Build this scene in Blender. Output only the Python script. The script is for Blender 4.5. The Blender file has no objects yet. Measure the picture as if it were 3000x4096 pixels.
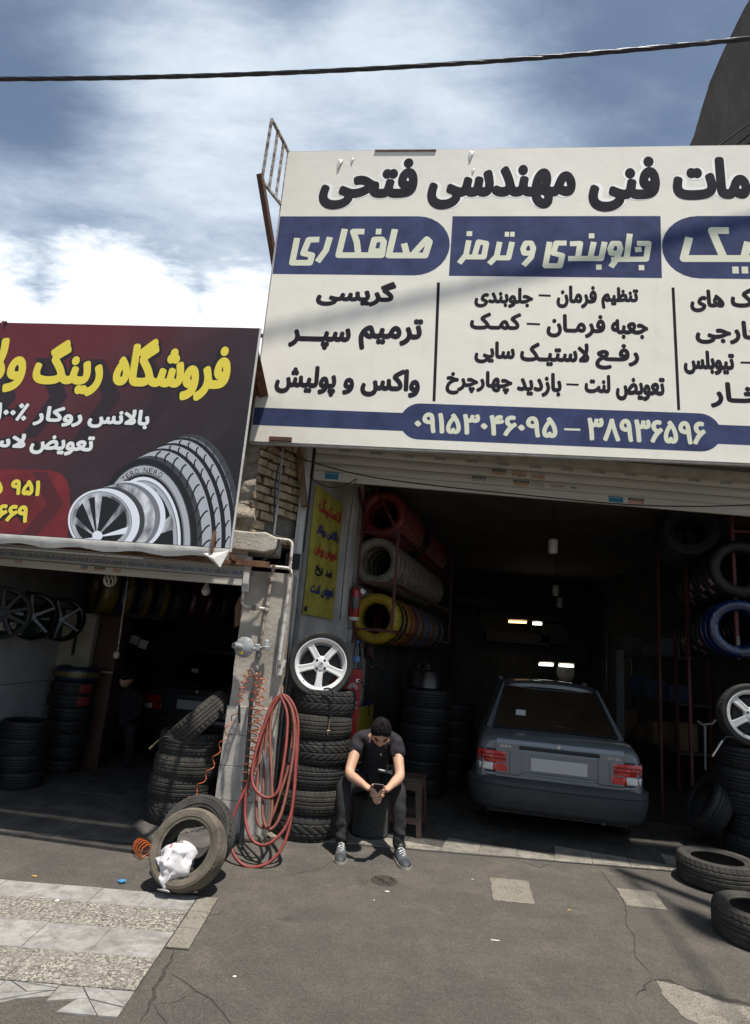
import bpy, bmesh, math, random
from mathutils import Vector, Matrix, noise
random.seed(7)
sc = bpy.context.scene
COL = sc.collection
R = math.radians
# ------------------------------------------------------------------ camera
FPX, PITCH, ROLL, EYE = 2450.0, R(12.6), R(4.8), 1.55
fw = Vector((0, math.cos(PITCH), math.sin(PITCH)))
_up = Vector((0, -math.sin(PITCH), math.cos(PITCH))); _rt = Vector((1, 0, 0))
rt = _rt*math.cos(ROLL) + _up*math.sin(ROLL)
up = _up*math.cos(ROLL) - _rt*math.sin(ROLL)
CAM = Vector((0, 0, EYE))
cd = bpy.data.cameras.new('camera'); cam = bpy.data.objects.new('camera', cd); COL.objects.link(cam)
m3 = Matrix((rt, up, -fw)).transposed()
cam.matrix_world = Matrix.Translation(CAM) @ m3.to_4x4()
cd.sensor_fit = 'VERTICAL'; cd.sensor_height = 36.0; cd.sensor_width = 36.0*3000/4096
cd.lens = FPX/4096*36.0
cd.clip_start = 0.05; cd.clip_end = 2000
sc.camera = cam
# ------------------------------------------------------------------ light
LIGHT = Vector((-0.17, 0.25, -1)).normalized()        # direction in which sunlight travels
sun_el = math.asin(-LIGHT.z); sun_az = math.atan2(-LIGHT.x, -LIGHT.y)
sd = bpy.data.lights.new('sun', 'SUN'); sd.energy = 5.0; sd.angle = R(1.3); sd.color = (1, .955, .88)
so = bpy.data.objects.new('sun', sd); COL.objects.link(so)
so.rotation_euler = LIGHT.to_track_quat('-Z', 'Y').to_euler(); so.location = (8, -8, 30)
sc.view_settings.view_transform = 'Standard'; sc.view_settings.look = 'None'
sc.view_settings.exposure = 0.42; sc.view_settings.gamma = 1.0; sc.view_settings.use_curve_mapping = False
sc.cycles.max_bounces = 6; sc.cycles.diffuse_bounces = 3; sc.cycles.glossy_bounces = 3
sc.cycles.transparent_max_bounces = 12; sc.cycles.caustics_reflective = False; sc.cycles.caustics_refractive = False
try: sc.cycles.use_denoising = True
except Exception: pass
w = bpy.data.worlds.new('World'); sc.world = w; w.use_nodes = True
nt = w.node_tree; nt.nodes.clear()
def N(t, **k):
    n = nt.nodes.new(t)
    for a, b in k.items(): setattr(n, a, b)
    return n
L = lambda a, b: nt.links.new(a, b)
out = N('ShaderNodeOutputWorld'); bg = N('ShaderNodeBackground'); sky = N('ShaderNodeTexSky', sky_type='NISHITA')
sky.sun_disc = False; sky.sun_elevation = sun_el; sky.sun_rotation = sun_az; sky.altitude = 900
sky.air_density = 1.0; sky.dust_density = 1.2; sky.ozone_density = 1.5
bg.inputs['Strength'].default_value = 0.072
def vmath(op, a, b=None):
    n = N('ShaderNodeVectorMath', operation=op); L(a, n.inputs[0])
    if b is not None: n.inputs[1].default_value = b
    return n
def fmath(op, a, b=None, clamp=False):
    n = N('ShaderNodeMath', operation=op, use_clamp=clamp)
    for i, x in enumerate((a, b)):
        if x is None: continue
        if isinstance(x, (int, float)): n.inputs[i].default_value = x
        else: L(x, n.inputs[i])
    return n.outputs[0]
tc = N('ShaderNodeTexCoord'); gen = tc.outputs['Generated']
sep = N('ShaderNodeSeparateXYZ'); L(gen, sep.inputs[0])
zz = fmath('ADD', fmath('MAXIMUM', sep.outputs['Z'], 0.0), 0.16)
comb = N('ShaderNodeCombineXYZ')
L(fmath('DIVIDE', sep.outputs['X'], zz), comb.inputs['X']); L(fmath('DIVIDE', sep.outputs['Y'], zz), comb.inputs['Y'])
def skynoise(scale, detail, rough, rot, stretch, dist=0.0, off=(0, 0, 0)):
    mp = N('ShaderNodeMapping'); L(comb.outputs[0], mp.inputs['Vector'])
    mp.inputs['Rotation'].default_value = (0, 0, rot); mp.inputs['Scale'].default_value = stretch; mp.inputs['Location'].default_value = off
    n = N('ShaderNodeTexNoise'); L(mp.outputs[0], n.inputs['Vector'])
    n.inputs['Scale'].default_value = scale; n.inputs['Detail'].default_value = detail
    n.inputs['Roughness'].default_value = rough; n.inputs['Distortion'].default_value = dist
    return n.outputs['Fac']
n1 = skynoise(1.25, 12, .60, R(38), (1.0, 2.1, 1), .25, (3.1, .7, 0))
n2 = skynoise(3.6, 12, .64, R(30), (1.0, 2.2, 1), .35, (1.3, 4.1, 0))
n4 = skynoise(9.0, 8, .62, R(25), (1.0, 1.6, 1), .2, (2.2, 1.1, 0))
mix = fmath('ADD', fmath('ADD', fmath('MULTIPLY', n1, .56), fmath('MULTIPLY', n2, .31)), fmath('MULTIPLY', n4, .13))
def blob(px, py, rad, amt):                              # a cloud bank (or clear gap) in one direction of the sky
    d = (fw*FPX + rt*(px-1500) - up*(py-2048)).normalized()
    n = vmath('DOT_PRODUCT', gen, tuple(d)); dt = n.outputs['Value']
    k = fmath('DIVIDE', fmath('SUBTRACT', 1.0, dt), 1-math.cos(R(rad)))
    return fmath('MULTIPLY', fmath('POWER', 2.718, fmath('MULTIPLY', k, -1.0)), amt)
for a in ((500, 650, 8, .10), (850, 480, 7, .12), (1250, 330, 6, .10), (1800, 520, 7, .14), (480, 180, 5, .07), (1500, 60, 6, .05), (2300, 560, 6, .03),
          (30, 60, 9, -.22), (2800, 330, 12, -.17), (1180, 40, 4, -.12), (2150, 90, 7, -.09), (80, 330, 5, -.10), (880, 960, 5, -.06), (300, 930, 4, -.04), (2500, 60, 8, -.08)):
    mix = fmath('ADD', mix, blob(*a))
bank = None                                              # bright cumulus bank low on the left, with a billowy upper edge
for a in ((500, 1340, 7.5, .75), (-250, 1360, 9, .75), (980, 1340, 6, .6), (150, 1430, 7, .5), (-900, 1330, 13, .7)):
    bb = blob(*a); bank = bb if bank is None else fmath('MAXIMUM', bank, bb)
bank = fmath('ADD', bank, fmath('ADD', fmath('MULTIPLY', fmath('SUBTRACT', n2, .5), .5), fmath('MULTIPLY', fmath('SUBTRACT', n4, .5), .4)))
mr_ = N('ShaderNodeMapRange', interpolation_type='SMOOTHSTEP'); L(bank, mr_.inputs['Value']); mr_.inputs['From Min'].default_value = .20; mr_.inputs['From Max'].default_value = .46; mr_.inputs['To Max'].default_value = .36
mix = fmath('ADD', mix, mr_.outputs[0])
ramp = N('ShaderNodeValToRGB'); L(mix, ramp.inputs['Fac'])
ramp.color_ramp.interpolation = 'EASE'
ramp.color_ramp.elements[0].position = .265; ramp.color_ramp.elements[0].color = (0, 0, 0, 1)
ramp.color_ramp.elements[1].position = .70; ramp.color_ramp.elements[1].color = (1, 1, 1, 1)
cr2 = N('ShaderNodeValToRGB'); L(mix, cr2.inputs['Fac'])
cr2.color_ramp.elements[0].position = .45; cr2.color_ramp.elements[0].color = (6.0, 7.3, 9.0, 1)
cr2.color_ramp.elements[1].position = .90; cr2.color_ramp.elements[1].color = (12.6, 12.6, 12.6, 1)
e_ = cr2.color_ramp.elements.new(.68); e_.color = (8.3, 9.2, 10.2, 1)
mx = N('ShaderNodeMix', data_type='RGBA'); L(ramp.outputs['Color'], mx.inputs['Factor'])
tint = N('ShaderNodeMix', data_type='RGBA'); tint.inputs['Factor'].default_value = .30
L(sky.outputs[0], tint.inputs['A']); tint.inputs['B'].default_value = (3.3, 4.3, 5.6, 1)
L(tint.outputs['Result'], mx.inputs['A']); L(cr2.outputs['Color'], mx.inputs['B'])
L(mx.outputs['Result'], bg.inputs['Color']); L(bg.outputs[0], out.inputs['Surface'])
# ------------------------------------------------------------------ projection of photo positions onto real surfaces
def ray(x, y): return (fw*FPX + rt*(x-1500) - up*(y-2048)).normalized()
def G(x, y, z=0.0):
    d = ray(x, y); return CAM + d*((z-EYE)/d.z)
def PY(x, y, Y):
    d = ray(x, y); return CAM + d*(Y/d.y)
def PX(x, y, X):
    d = ray(x, y); return CAM + d*(X/d.x)
class Plane:
    """a vertical wall-like plane turned by yaw (right end nearer for yaw>0)"""
    def __init__(s, p, yaw, tilt=0.0):
        s.p = Vector(p); s.u = Vector((math.cos(yaw), -math.sin(yaw), 0))
        s.n = Vector((-math.sin(yaw), -math.cos(yaw), 0)); s.w = Vector((0, 0, 1))
        if tilt:
            q = Matrix.Rotation(tilt, 3, s.u); s.n = q @ s.n; s.w = q @ s.w
    def hit(s, x, y):
        d = ray(x, y); return CAM + d*((s.p-CAM).dot(s.n)/d.dot(s.n))
    def uv(s, x, y):
        q = s.hit(x, y) - s.p; return (q.dot(s.u), q.dot(s.w))
    def at(s, a, b, h=0.0): return s.p + s.u*a + s.w*b + s.n*h
# ------------------------------------------------------------------ materials
MATS = {}
def mat(name, col, rough=.7, metal=0.0, var=0.0, scale=6.0, col2=None, bump=0.0, bscale=40.0, spec=.4, stretch=(1, 1, 1), emit=0.0, alpha=1.0, trans=0.0, detail=6.0, lo=.35, hi=.65, coat=0.0):
    if name in MATS: return MATS[name]
    m = bpy.data.materials.new(name); m.use_nodes = True; t = m.node_tree
    b = t.nodes['Principled BSDF']; b.inputs['Roughness'].default_value = rough; b.inputs['Metallic'].default_value = metal
    b.inputs['Specular IOR Level'].default_value = spec; b.inputs['Base Color'].default_value = (*col, 1)
    if coat: b.inputs['Coat Weight'].default_value = coat; b.inputs['Coat Roughness'].default_value = .08
    if trans: b.inputs['Transmission Weight'].default_value = trans
    if alpha < 1: b.inputs['Alpha'].default_value = alpha
    if emit: b.inputs['Emission Color'].default_value = (*col, 1); b.inputs['Emission Strength'].default_value = emit
    if var or col2 or bump:
        tcn = t.nodes.new('ShaderNodeTexCoord'); mp = t.nodes.new('ShaderNodeMapping'); mp.inputs['Scale'].default_value = stretch
        t.links.new(tcn.outputs['Object'], mp.inputs['Vector'])
        if var or col2:
            nz = t.nodes.new('ShaderNodeTexNoise'); nz.inputs['Scale'].default_value = scale; nz.inputs['Detail'].default_value = detail; nz.inputs['Roughness'].default_value = .62
            t.links.new(mp.outputs[0], nz.inputs['Vector'])
            rp = t.nodes.new('ShaderNodeValToRGB'); t.links.new(nz.outputs['Fac'], rp.inputs['Fac'])
            c2 = col2 if col2 else tuple(min(1, c*(1+var)) for c in col); c1 = col if col2 else tuple(c*(1-var) for c in col)
            rp.color_ramp.elements[0].position = lo; rp.color_ramp.elements[0].color = (*c1, 1)
            rp.color_ramp.elements[1].position = hi; rp.color_ramp.elements[1].color = (*c2, 1)
            t.links.new(rp.outputs['Color'], b.inputs['Base Color'])
        if bump:
            nb = t.nodes.new('ShaderNodeTexNoise'); nb.inputs['Scale'].default_value = bscale; nb.inputs['Detail'].default_value = 5
            t.links.new(mp.outputs[0], nb.inputs['Vector'])
            bp = t.nodes.new('ShaderNodeBump'); bp.inputs['Strength'].default_value = bump; bp.inputs['Distance'].default_value = .01
            t.links.new(nb.outputs['Fac'], bp.inputs['Height']); t.links.new(bp.outputs['Normal'], b.inputs['Normal'])
    MATS[name] = m
    return m
# ------------------------------------------------------------------ objects
def tag(o, label=None, cat=None, group=None, kind=None):
    if label: o['label'] = label
    if cat: o['category'] = cat
    if group: o['group'] = group
    if kind: o['kind'] = kind
    return o
def thing(name, label, cat, loc=(0, 0, 0), rot=None, group=None):
    o = bpy.data.objects.new(name, None); COL.objects.link(o); o.location = loc; o.empty_display_size = .1
    if rot is not None: o.rotation_euler = rot
    return tag(o, label, cat, group)
def link(name, me, parent=None, loc=None, rot=None):
    o = bpy.data.objects.new(name, me); COL.objects.link(o); o.parent = parent
    if loc is not None: o.location = loc
    if rot is not None: o.rotation_euler = rot
    return o
def dup(root, loc=None, rot=None, label=None, group=None, mats=None):
    def cp(o, par):
        c = o.copy(); COL.objects.link(c); c.parent = par
        for ch in o.children: cp(ch, c)
        return c
    r = cp(root, None)
    if loc is not None: r.location = loc
    if rot is not None: r.rotation_euler = rot
    tag(r, label, None, group)
    return r
class MB:
    def __init__(s): s.v = []; s.f = []; s.m = []; s.cur = 0
    def add(s, vs, fs):
        k = len(s.v); s.v += [tuple(x) for x in vs]; s.f += [tuple(i+k for i in f) for f in fs]; s.m += [s.cur]*len(fs); return s
    def box(s, c, d, rot=None, taper=1.0):
        c = Vector(c); x, y, z = d[0]/2, d[1]/2, d[2]/2
        vs = [Vector((a*x*(taper if e > 0 else 1), b*y*(taper if e > 0 else 1), e*z)) for e in (-1, 1) for a, b in ((-1, -1), (1, -1), (1, 1), (-1, 1))]
        if rot is not None: vs = [rot @ p for p in vs]
        return s.add([p+c for p in vs], [(3, 2, 1, 0), (4, 5, 6, 7), (0, 1, 5, 4), (1, 2, 6, 5), (2, 3, 7, 6), (3, 0, 4, 7)])
    def beam(s, a, b, wd, ht=None, upv=(0, 0, 1)):
        a = Vector(a); b = Vector(b); ht = ht or wd; d = (b-a).normalized(); u = Vector(upv)
        if abs(d.dot(u)) > .98: u = Vector((0, 1, 0))
        x = d.cross(u).normalized()*wd/2; y = x.cross(d).normalized()*ht/2
        vs = [p+i*x+j*y for p in (a, b) for i, j in ((-1, -1), (1, -1), (1, 1), (-1, 1))]
        return s.add(vs, [(3, 2, 1, 0), (4, 5, 6, 7), (0, 1, 5, 4), (1, 2, 6, 5), (2, 3, 7, 6), (3, 0, 4, 7)])
    def tube(s, path, r, n=8, caps=True, closed=False):
        P = [Vector(p) for p in path]; k = len(P); rs = r if isinstance(r, (list, tuple)) else [r]*k
        T = []
        for i in range(k):
            a = P[(i-1) % k] if (closed or i > 0) else P[i]; b = P[(i+1) % k] if (closed or i < k-1) else P[i]
            T.append((b-a).normalized() if (b-a).length > 1e-9 else Vector((0, 0, 1)))
        u = T[0].orthogonal().normalized(); vs = []
        for i in range(k):
            u = (u - T[i]*u.dot(T[i])); u = u.normalized() if u.length > 1e-6 else T[i].orthogonal().normalized()
            q = T[i].cross(u)
            vs += [P[i] + (u*math.cos(2*math.pi*j/n) + q*math.sin(2*math.pi*j/n))*rs[i] for j in range(n)]
        fs = []
        for i in range(k if closed else k-1):
            a, b = i*n, ((i+1) % k)*n
            fs += [(a+j, a+(j+1) % n, b+(j+1) % n, b+j) for j in range(n)]
        if caps and not closed: fs += [tuple(reversed(range(n))), tuple(range((k-1)*n, k*n))]
        return s.add(vs, fs)
    def cyl(s, a, b, r, r2=None, n=16, caps=True): return s.tube([a, b], [r, r if r2 is None else r2], n, caps)
    def lathe(s, prof, n=32, M=None, closed=False, a0=0.0, a1=2*math.pi):
        full = abs(a1-a0-2*math.pi) < 1e-6; k = len(prof); cnt = n if full else n+1
        vs = [Vector((r*math.cos(a0+(a1-a0)*i/n), r*math.sin(a0+(a1-a0)*i/n), z)) for i in range(cnt) for r, z in prof]
        if M is not None: vs = [M @ p for p in vs]
        fs = []
        for i in range(n):
            a, b = i*k, ((i+1) % cnt)*k
            fs += [(a+j, b+j, b+(j+1) % k, a+(j+1) % k) for j in range(k if closed else k-1)]
        return s.add(vs, fs)
    def grid(s, rows, wrap=False):
        k = len(rows[0]); vs = [p for r in rows for p in r]; fs = []
        for i in range(len(rows)-1):
            for j in range(k if wrap else k-1):
                fs.append((i*k+j, i*k+(j+1) % k, (i+1)*k+(j+1) % k, (i+1)*k+j))
        return s.add(vs, fs)
    def prism(s, pts, ext):
        n = len(pts); e = Vector(ext); P = [Vector(p) for p in pts]
        return s.add(P+[p+e for p in P], [tuple(reversed(range(n))), tuple(range(n, 2*n))] + [(i, (i+1) % n, (i+1) % n+n, i+n) for i in range(n)])
    def face(s, pts): return s.add(pts, [tuple(range(len(pts)))])
    def ball(s, c, r, seg=12, rings=8, sc3=(1, 1, 1), rot=None):
        c = Vector(c); prof = [(math.sin(math.pi*i/rings)*r, -math.cos(math.pi*i/rings)*r) for i in range(rings+1)]
        M = Matrix.Translation(c) @ ((rot.to_4x4() if rot is not None else Matrix()) @ Matrix.Diagonal((*sc3, 1)))
        return s.lathe(prof, seg, M)
    def mesh(s, name, mats, smooth=None, fix=True):
        me = bpy.data.meshes.new(name); me.from_pydata(s.v, [], s.f)
        for m in (mats if isinstance(mats, (list, tuple)) else [mats]): me.materials.append(m)
        if len(me.polygons) == len(s.m): me.polygons.foreach_set('material_index', s.m)
        if fix:
            b = bmesh.new(); b.from_mesh(me); bmesh.ops.remove_doubles(b, verts=b.verts, dist=1e-6); bmesh.ops.recalc_face_normals(b, faces=b.faces); b.to_mesh(me); b.free()
        if smooth is not None:
            me.polygons.foreach_set('use_smooth', [True]*len(me.polygons))
            if smooth < 179: me.set_sharp_from_angle(angle=R(smooth))
        me.update(); return me
    def build(s, name, mats, parent=None, smooth=None, world=True, fix=True):
        if parent is not None and world:
            o = Vector((0, 0, 0)); q = parent
            while q: o += Vector(q.location); q = q.parent
            s.v = [(a[0]-o.x, a[1]-o.y, a[2]-o.z) for a in s.v]
        return link(name, s.mesh(name, mats, smooth, fix), parent)
def bevel(o, wd, seg=2):
    m = o.modifiers.new('bevel', 'BEVEL'); m.width = wd; m.segments = seg; m.limit_method = 'ANGLE'; return o
ORD = ['bottom', 'second', 'third', 'fourth', 'fifth', 'sixth', 'seventh', 'eighth', 'ninth', 'tenth', 'eleventh', 'twelfth', 'thirteenth', 'fourteenth', 'fifteenth', 'sixteenth']
def clip(poly, a, b, c):                                  # keep a*x+b*y>=c
    o = []; n = len(poly)
    for i in range(n):
        p, q = poly[i], poly[(i+1) % n]; dp = a*p[0]+b*p[1]-c; dq = a*q[0]+b*q[1]-c
        if dp >= 0: o.append(p)
        if (dp >= 0) != (dq >= 0):
            t = dp/(dp-dq); o.append((p[0]+(q[0]-p[0])*t, p[1]+(q[1]-p[1])*t))
    return o
# ------------------------------------------------------------------ ground
def node_mat(name, rough=.85):
    m = bpy.data.materials.new(name); m.use_nodes = True; t = m.node_tree
    b = t.nodes['Principled BSDF']; b.inputs['Roughness'].default_value = rough; b.inputs['Specular IOR Level'].default_value = .3
    MATS[name] = m
    tcn = t.nodes.new('ShaderNodeTexCoord')
    def noi(scale, detail=6, rough=.6, dist=0.0, stretch=None):
        n = t.nodes.new('ShaderNodeTexNoise'); n.inputs['Scale'].default_value = scale; n.inputs['Detail'].default_value = detail
        n.inputs['Roughness'].default_value = rough; n.inputs['Distortion'].default_value = dist
        if stretch:
            mp = t.nodes.new('ShaderNodeMapping'); mp.inputs['Scale'].default_value = stretch; t.links.new(tcn.outputs['Object'], mp.inputs['Vector']); t.links.new(mp.outputs[0], n.inputs['Vector'])
        else: t.links.new(tcn.outputs['Object'], n.inputs['Vector'])
        return n.outputs['Fac']
    def rmp(f, *stops):
        r = t.nodes.new('ShaderNodeValToRGB'); t.links.new(f, r.inputs['Fac'])
        while len(r.color_ramp.elements) < len(stops): r.color_ramp.elements.new(.5)
        for e, (p, c) in zip(r.color_ramp.elements, stops):
            e.position = p; e.color = (*c, 1) if isinstance(c, tuple) else (c, c, c, 1)
        return r.outputs['Color']
    def mixc(fac, a, b2, mode='MIX'):
        n = t.nodes.new('ShaderNodeMix'); n.data_type = 'RGBA'; n.blend_type = mode
        for s_, x in (('Factor', fac), ('A', a), ('B', b2)):
            if isinstance(x, tuple): n.inputs[s_].default_value = (*x, 1)
            elif isinstance(x, (int, float)): n.inputs[s_].default_value = x
            else: t.links.new(x, n.inputs[s_])
        return n.outputs['Result']
    def bmp(h, strength, dist=.004):
        n = t.nodes.new('ShaderNodeBump'); n.inputs['Strength'].default_value = strength; n.inputs['Distance'].default_value = dist
        t.links.new(h, n.inputs['Height']); t.links.new(n.outputs[0], b.inputs['Normal'])
    def setc(c): t.links.new(c, b.inputs['Base Color'])
    return m, t, b, noi, rmp, mixc, bmp, setc
m, t, b, noi, rmp, mixc, bmp, setc = node_mat('asphalt', .9)
c = rmp(noi(1.1, 12, .74, .1), (.3, (0.0571, 0.0518, 0.0468)), (.5, (0.0810, 0.0727, 0.0637)), (.72, (0.1151, 0.1000, 0.0825)))
c = mixc(rmp(noi(2.4, 12, .8, .1), (.46, 0.0), (.60, .9)), c, (0.1381, 0.1181, 0.0942))
c = mixc(rmp(noi(4.3, 12, .8, .15), (.55, 0.0), (.70, .75)), c, (0.0460, 0.0418, 0.0386))
c = mixc(rmp(noi(1.7, 9, .72, .3), (.60, 0.0), (.66, .75)), c, (0.0333, 0.0312, 0.0304))
c = mixc(rmp(noi(.5, 8, .7, .2), (.50, 0.0), (.64, .75)), c, (0.0414, 0.0382, 0.0359))
c = mixc(rmp(noi(210, 2, .6), (.50, 0.0), (.60, .75)), c, (0.1749, 0.1546, 0.1346))
c = mixc(rmp(noi(150, 2, .6), (.54, 0.0), (.62, .8)), c, (0.0202, 0.0190, 0.0179))
c = mixc(rmp(noi(26, 8, .85), (.62, 0.0), (.70, .4)), c, (0.2391, 0.2136, 0.1794))
c = mixc(rmp(noi(60, 5, .8), (.68, 0.0), (.72, .8)), c, (0.2760, 0.2544, 0.2243))
c = mixc(rmp(noi(38, 6, .8, .2), (.44, 0.0), (.66, .5)), c, (0.0436, 0.0393, 0.0364))
c = mixc(rmp(noi(52, 6, .8, .2), (.52, 0.0), (.70, .5)), c, (0.1865, 0.1620, 0.1333))
setc(c); bmp(noi(120, 6, .8), 1.0, .008)
ASPH = m
def pavemat(name, a, b_, spk=None, scale=5, dark=(.06, .055, .05)):
    m, t, b, noi, rmp, mixc, bmp, setc = node_mat(name, .75)
    c = rmp(noi(scale, 7, .65, .5), (.3, a), (.7, b_))
    if spk:
        c = mixc(rmp(noi(spk, 3, .6, .3), (.47, 0.0), (.52, .95)), c, (.085, .072, .057))
        c = mixc(rmp(noi(spk*1.7, 3, .6, .3), (.53, 0.0), (.58, .9)), c, (.028, .025, .022))
        c = mixc(rmp(noi(spk*.6, 4, .6), (.56, 0.0), (.62, .5)), c, (.30, .27, .22))
        bmp(noi(spk, 3, .6, .3), .5, .006)
    else: bmp(noi(60, 5), .25)
    c = mixc(rmp(noi(2.2, 12, .78, .2), (.45, 0.0), (.70, .7)), c, dark)
    c = mixc(rmp(noi(9, 10, .82, .3), (.45, 0.0), (.62, .8)), c, dark)
    setc(c); return m
M_TILE_W = pavemat('pale_paving', (.24, .228, .21), (.34, .325, .305), None, 4, (.125, .115, .104))
M_TILE_P = pavemat('pebble_paving', (.33, .305, .26), (.40, .37, .315), 62, 6, (.19, .172, .148))
M_STONE = pavemat('travertine', (.25, .222, .178), (.32, .287, .232), 160, 9, (.22, .2, .165))
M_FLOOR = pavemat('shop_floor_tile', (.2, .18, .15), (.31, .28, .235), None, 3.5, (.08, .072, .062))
M_FLOORSH = pavemat('oily_floor_tile', (.05, .046, .04), (.09, .082, .07), None, 3.5, (.024, .022, .02))  # same tile darkened: shade behind the sunlit threshold row put into colour
M_FLOORD = pavemat('grimy_floor', (.028, .026, .024), (.06, .055, .05), None, 2.5, (.02, .018, .017))  # darkest floor colour, for the garage rear and the left shop
M_GROUT = mat('grout', (.085, .078, .07), .95)
M_CRACK = mat('crack_dirt', (.022, .02, .018), .95, col2=(.05, .043, .035), scale=40)
g = MB(); g.face([(-150, -150, 0), (150, -150, 0), (150, 150, 0), (-150, 150, 0)])
ground = tag(g.build('ground', ASPH), 'worn grey asphalt apron in front of the shops', None, None, 'structure')
def ribbon(pts, wd, z=.002, jit=.35):                     # a crack: an irregular dark strip
    P = []
    for i in range(len(pts)-1):
        a, b = Vector(pts[i]), Vector(pts[i+1]); n = max(2, int((b-a).length/.035))
        for k in range(n): P.append(a.lerp(b, k/n))
    P.append(Vector(pts[-1])); rows = []
    for i, p in enumerate(P):
        d = (P[min(i+1, len(P)-1)]-P[max(i-1, 0)]).normalized(); s = Vector((-d.y, d.x, 0))
        o = noise.noise(p*17)*wd*1.6 + noise.noise(p*5)*wd*1.5; ww = wd*(.45+jit*2*abs(noise.noise(p*23+Vector((3, 3, 3)))))
        e = min(1, min(i, len(P)-1-i)/4+.15)
        rows.append([(p.x+s.x*(o-ww*e), p.y+s.y*(o-ww*e), z), (p.x+s.x*(o+ww*e), p.y+s.y*(o+ww*e), z)])
    return rows
def gp(*px): return [G(x, y) for x, y in px]
for pts, wd in (([(895, 3640), (872, 3658), (815, 3662)], .006), ([(705, 3800), (668, 3880), (612, 3955), (592, 4030), (560, 4096)], .012),
                ([(680, 3892), (790, 3965), (850, 3995), (905, 4070), (930, 4110)], .0055), ([(2400, 3480), (2430, 3520), (2470, 3565), (2500, 3620), (2506, 3700), (2532, 3740), (2545, 3830), (2610, 3905)], .0045),
                ([(615, 4020), (665, 4110)], .007), ([(2610, 3912), (2680, 3925), (2775, 3960), (2880, 4000), (3060, 4028)], .03), ([(2612, 3912), (2560, 3965), (2545, 4000)], .012),
                ([(790, 3965), (700, 4010), (600, 4020)], .003), ([(1155, 3500), (1290, 3475), (1330, 3440)], .003), ([(2010, 3440), (2075, 3445), (2160, 3470), (2210, 3450)], .006)):
    rb = MB(); rb.grid(ribbon(gp(*pts), wd)); rb.build('crack', M_CRACK, ground)
def slab(poly, z0, z1, name, mt, parent, mb=None):
    q = MB(); q.prism([(x, y, z0) for x, y in poly], (0, 0, z1-z0)); return q.build(name, mt, parent)
def shrink(poly, d):
    cx = sum(p[0] for p in poly)/len(poly); cy = sum(p[1] for p in poly)/len(poly); n = len(poly); o = list(poly)
    area = sum(poly[i][0]*poly[(i+1) % n][1]-poly[(i+1) % n][0]*poly[i][1] for i in range(n)); sg = 1 if area > 0 else -1
    for i in range(n):
        p, q = poly[i], poly[(i+1) % n]; ex, ey = q[0]-p[0], q[1]-p[1]; l = math.hypot(ex, ey)
        if l < 1e-6: continue
        nx, ny = -ey/l*sg, ex/l*sg; o = clip(o, nx, ny, nx*p[0]+ny*p[1]+d)
        if len(o) < 3: return []
    return o
# striped pavement at the lower left
sw = MB(); sw.prism([(-6, 3.06, .001), (-.875, 3.06, .001), (-.875, 4.13, .001), (-6, 4.2, .001)], (0, 0, .003))
sidewalk = tag(sw.build('sidewalk', M_GROUT), 'striped pavement of pale slabs and pebble tiles', None, None, 'structure')
rows = [(4.145, 3.93, 'w'), (3.93, 3.655, 'p'), (3.655, 3.375, 'w'), (3.375, 3.095, 'p'), (3.095, 2.90, 'b')]
for ri, (y1, y0, k) in enumerate(rows):
    x = -.872; wt = (.29, .56, .33, .58, .33)[ri]
    while x > -4.2:
        xa, xb = x-wt, x; poly = [(xa, y0), (xb, y0), (xb, y1), (xa, y1)]
        if k == 'b':                                       # broken slabs
            frs = [poly]
            for _ in range(3):
                nf = []
                for f in frs:
                    cx = sum(p[0] for p in f)/len(f); cy = sum(p[1] for p in f)/len(f); a = random.uniform(0, 3.14)
                    nx, ny = math.cos(a), math.sin(a); cc = nx*cx+ny*cy+random.uniform(-.02, .02)
                    nf += [q for q in (clip(f, nx, ny, cc), clip(f, -nx, -ny, -cc)) if len(q) > 2]
                frs = nf
            for f in frs:
                cy = sum(p[1] for p in f)/len(f)
                if cy < 2.965 and random.random() < .4: continue
                f = shrink(f, .0022)
                if len(f) > 2: slab(f, .0005, .006+random.uniform(0, .003), 'paving_fragment', M_TILE_W, sidewalk)
        else:
            f = shrink(poly, .0013); slab(f, .004, .010+random.uniform(0, .0025), 'paving_tile', M_TILE_W if k == 'w' else M_TILE_P, sidewalk)
        x = xa
for y0, y1 in ((4.14, 3.93), (3.93, 3.72), (3.72, 3.50)):
    slab(shrink([(-.868, y1), (-.748, y1), (-.748, y0), (-.868, y0)], .002), .004, .011, 'edging_tile', M_STONE, sidewalk)
# stones let into the asphalt
def irregular(px, z0, z1, name, mt, label):
    P = [G(x, y) for x, y in px]; poly = []
    for i in range(len(P)):
        a, b = P[i], P[(i+1) % len(P)]
        for k in range(6):
            p = a.lerp(b, k/6); poly.append((p.x+random.uniform(-1, 1)*.006, p.y+random.uniform(-1, 1)*.006))
    q = MB(); q.prism([(x, y, z0) for x, y in poly], (0, 0, z1-z0)); o = q.build(name, mt, ground); o['label'] = label
irregular([(1960, 3510), (2110, 3526), (2141, 3619), (1972, 3602)], .0005, .004, 'inset_stone', M_STONE, 'square pale stone let into the asphalt, nearest the man')
irregular([(2463, 3553), (2615, 3568), (2672, 3641), (2510, 3624)], .0005, .004, 'inset_stone', M_STONE, 'slanted pale stone in the asphalt before the car')
irregular([(2625, 3925), (2700, 3938), (2775, 3968), (2890, 4010), (3080, 4045), (3080, 4180), (2900, 4150), (2740, 4075), (2655, 3985)], .0005, .003, 'inset_stone', M_STONE, 'worn white slab showing through broken asphalt')
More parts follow.
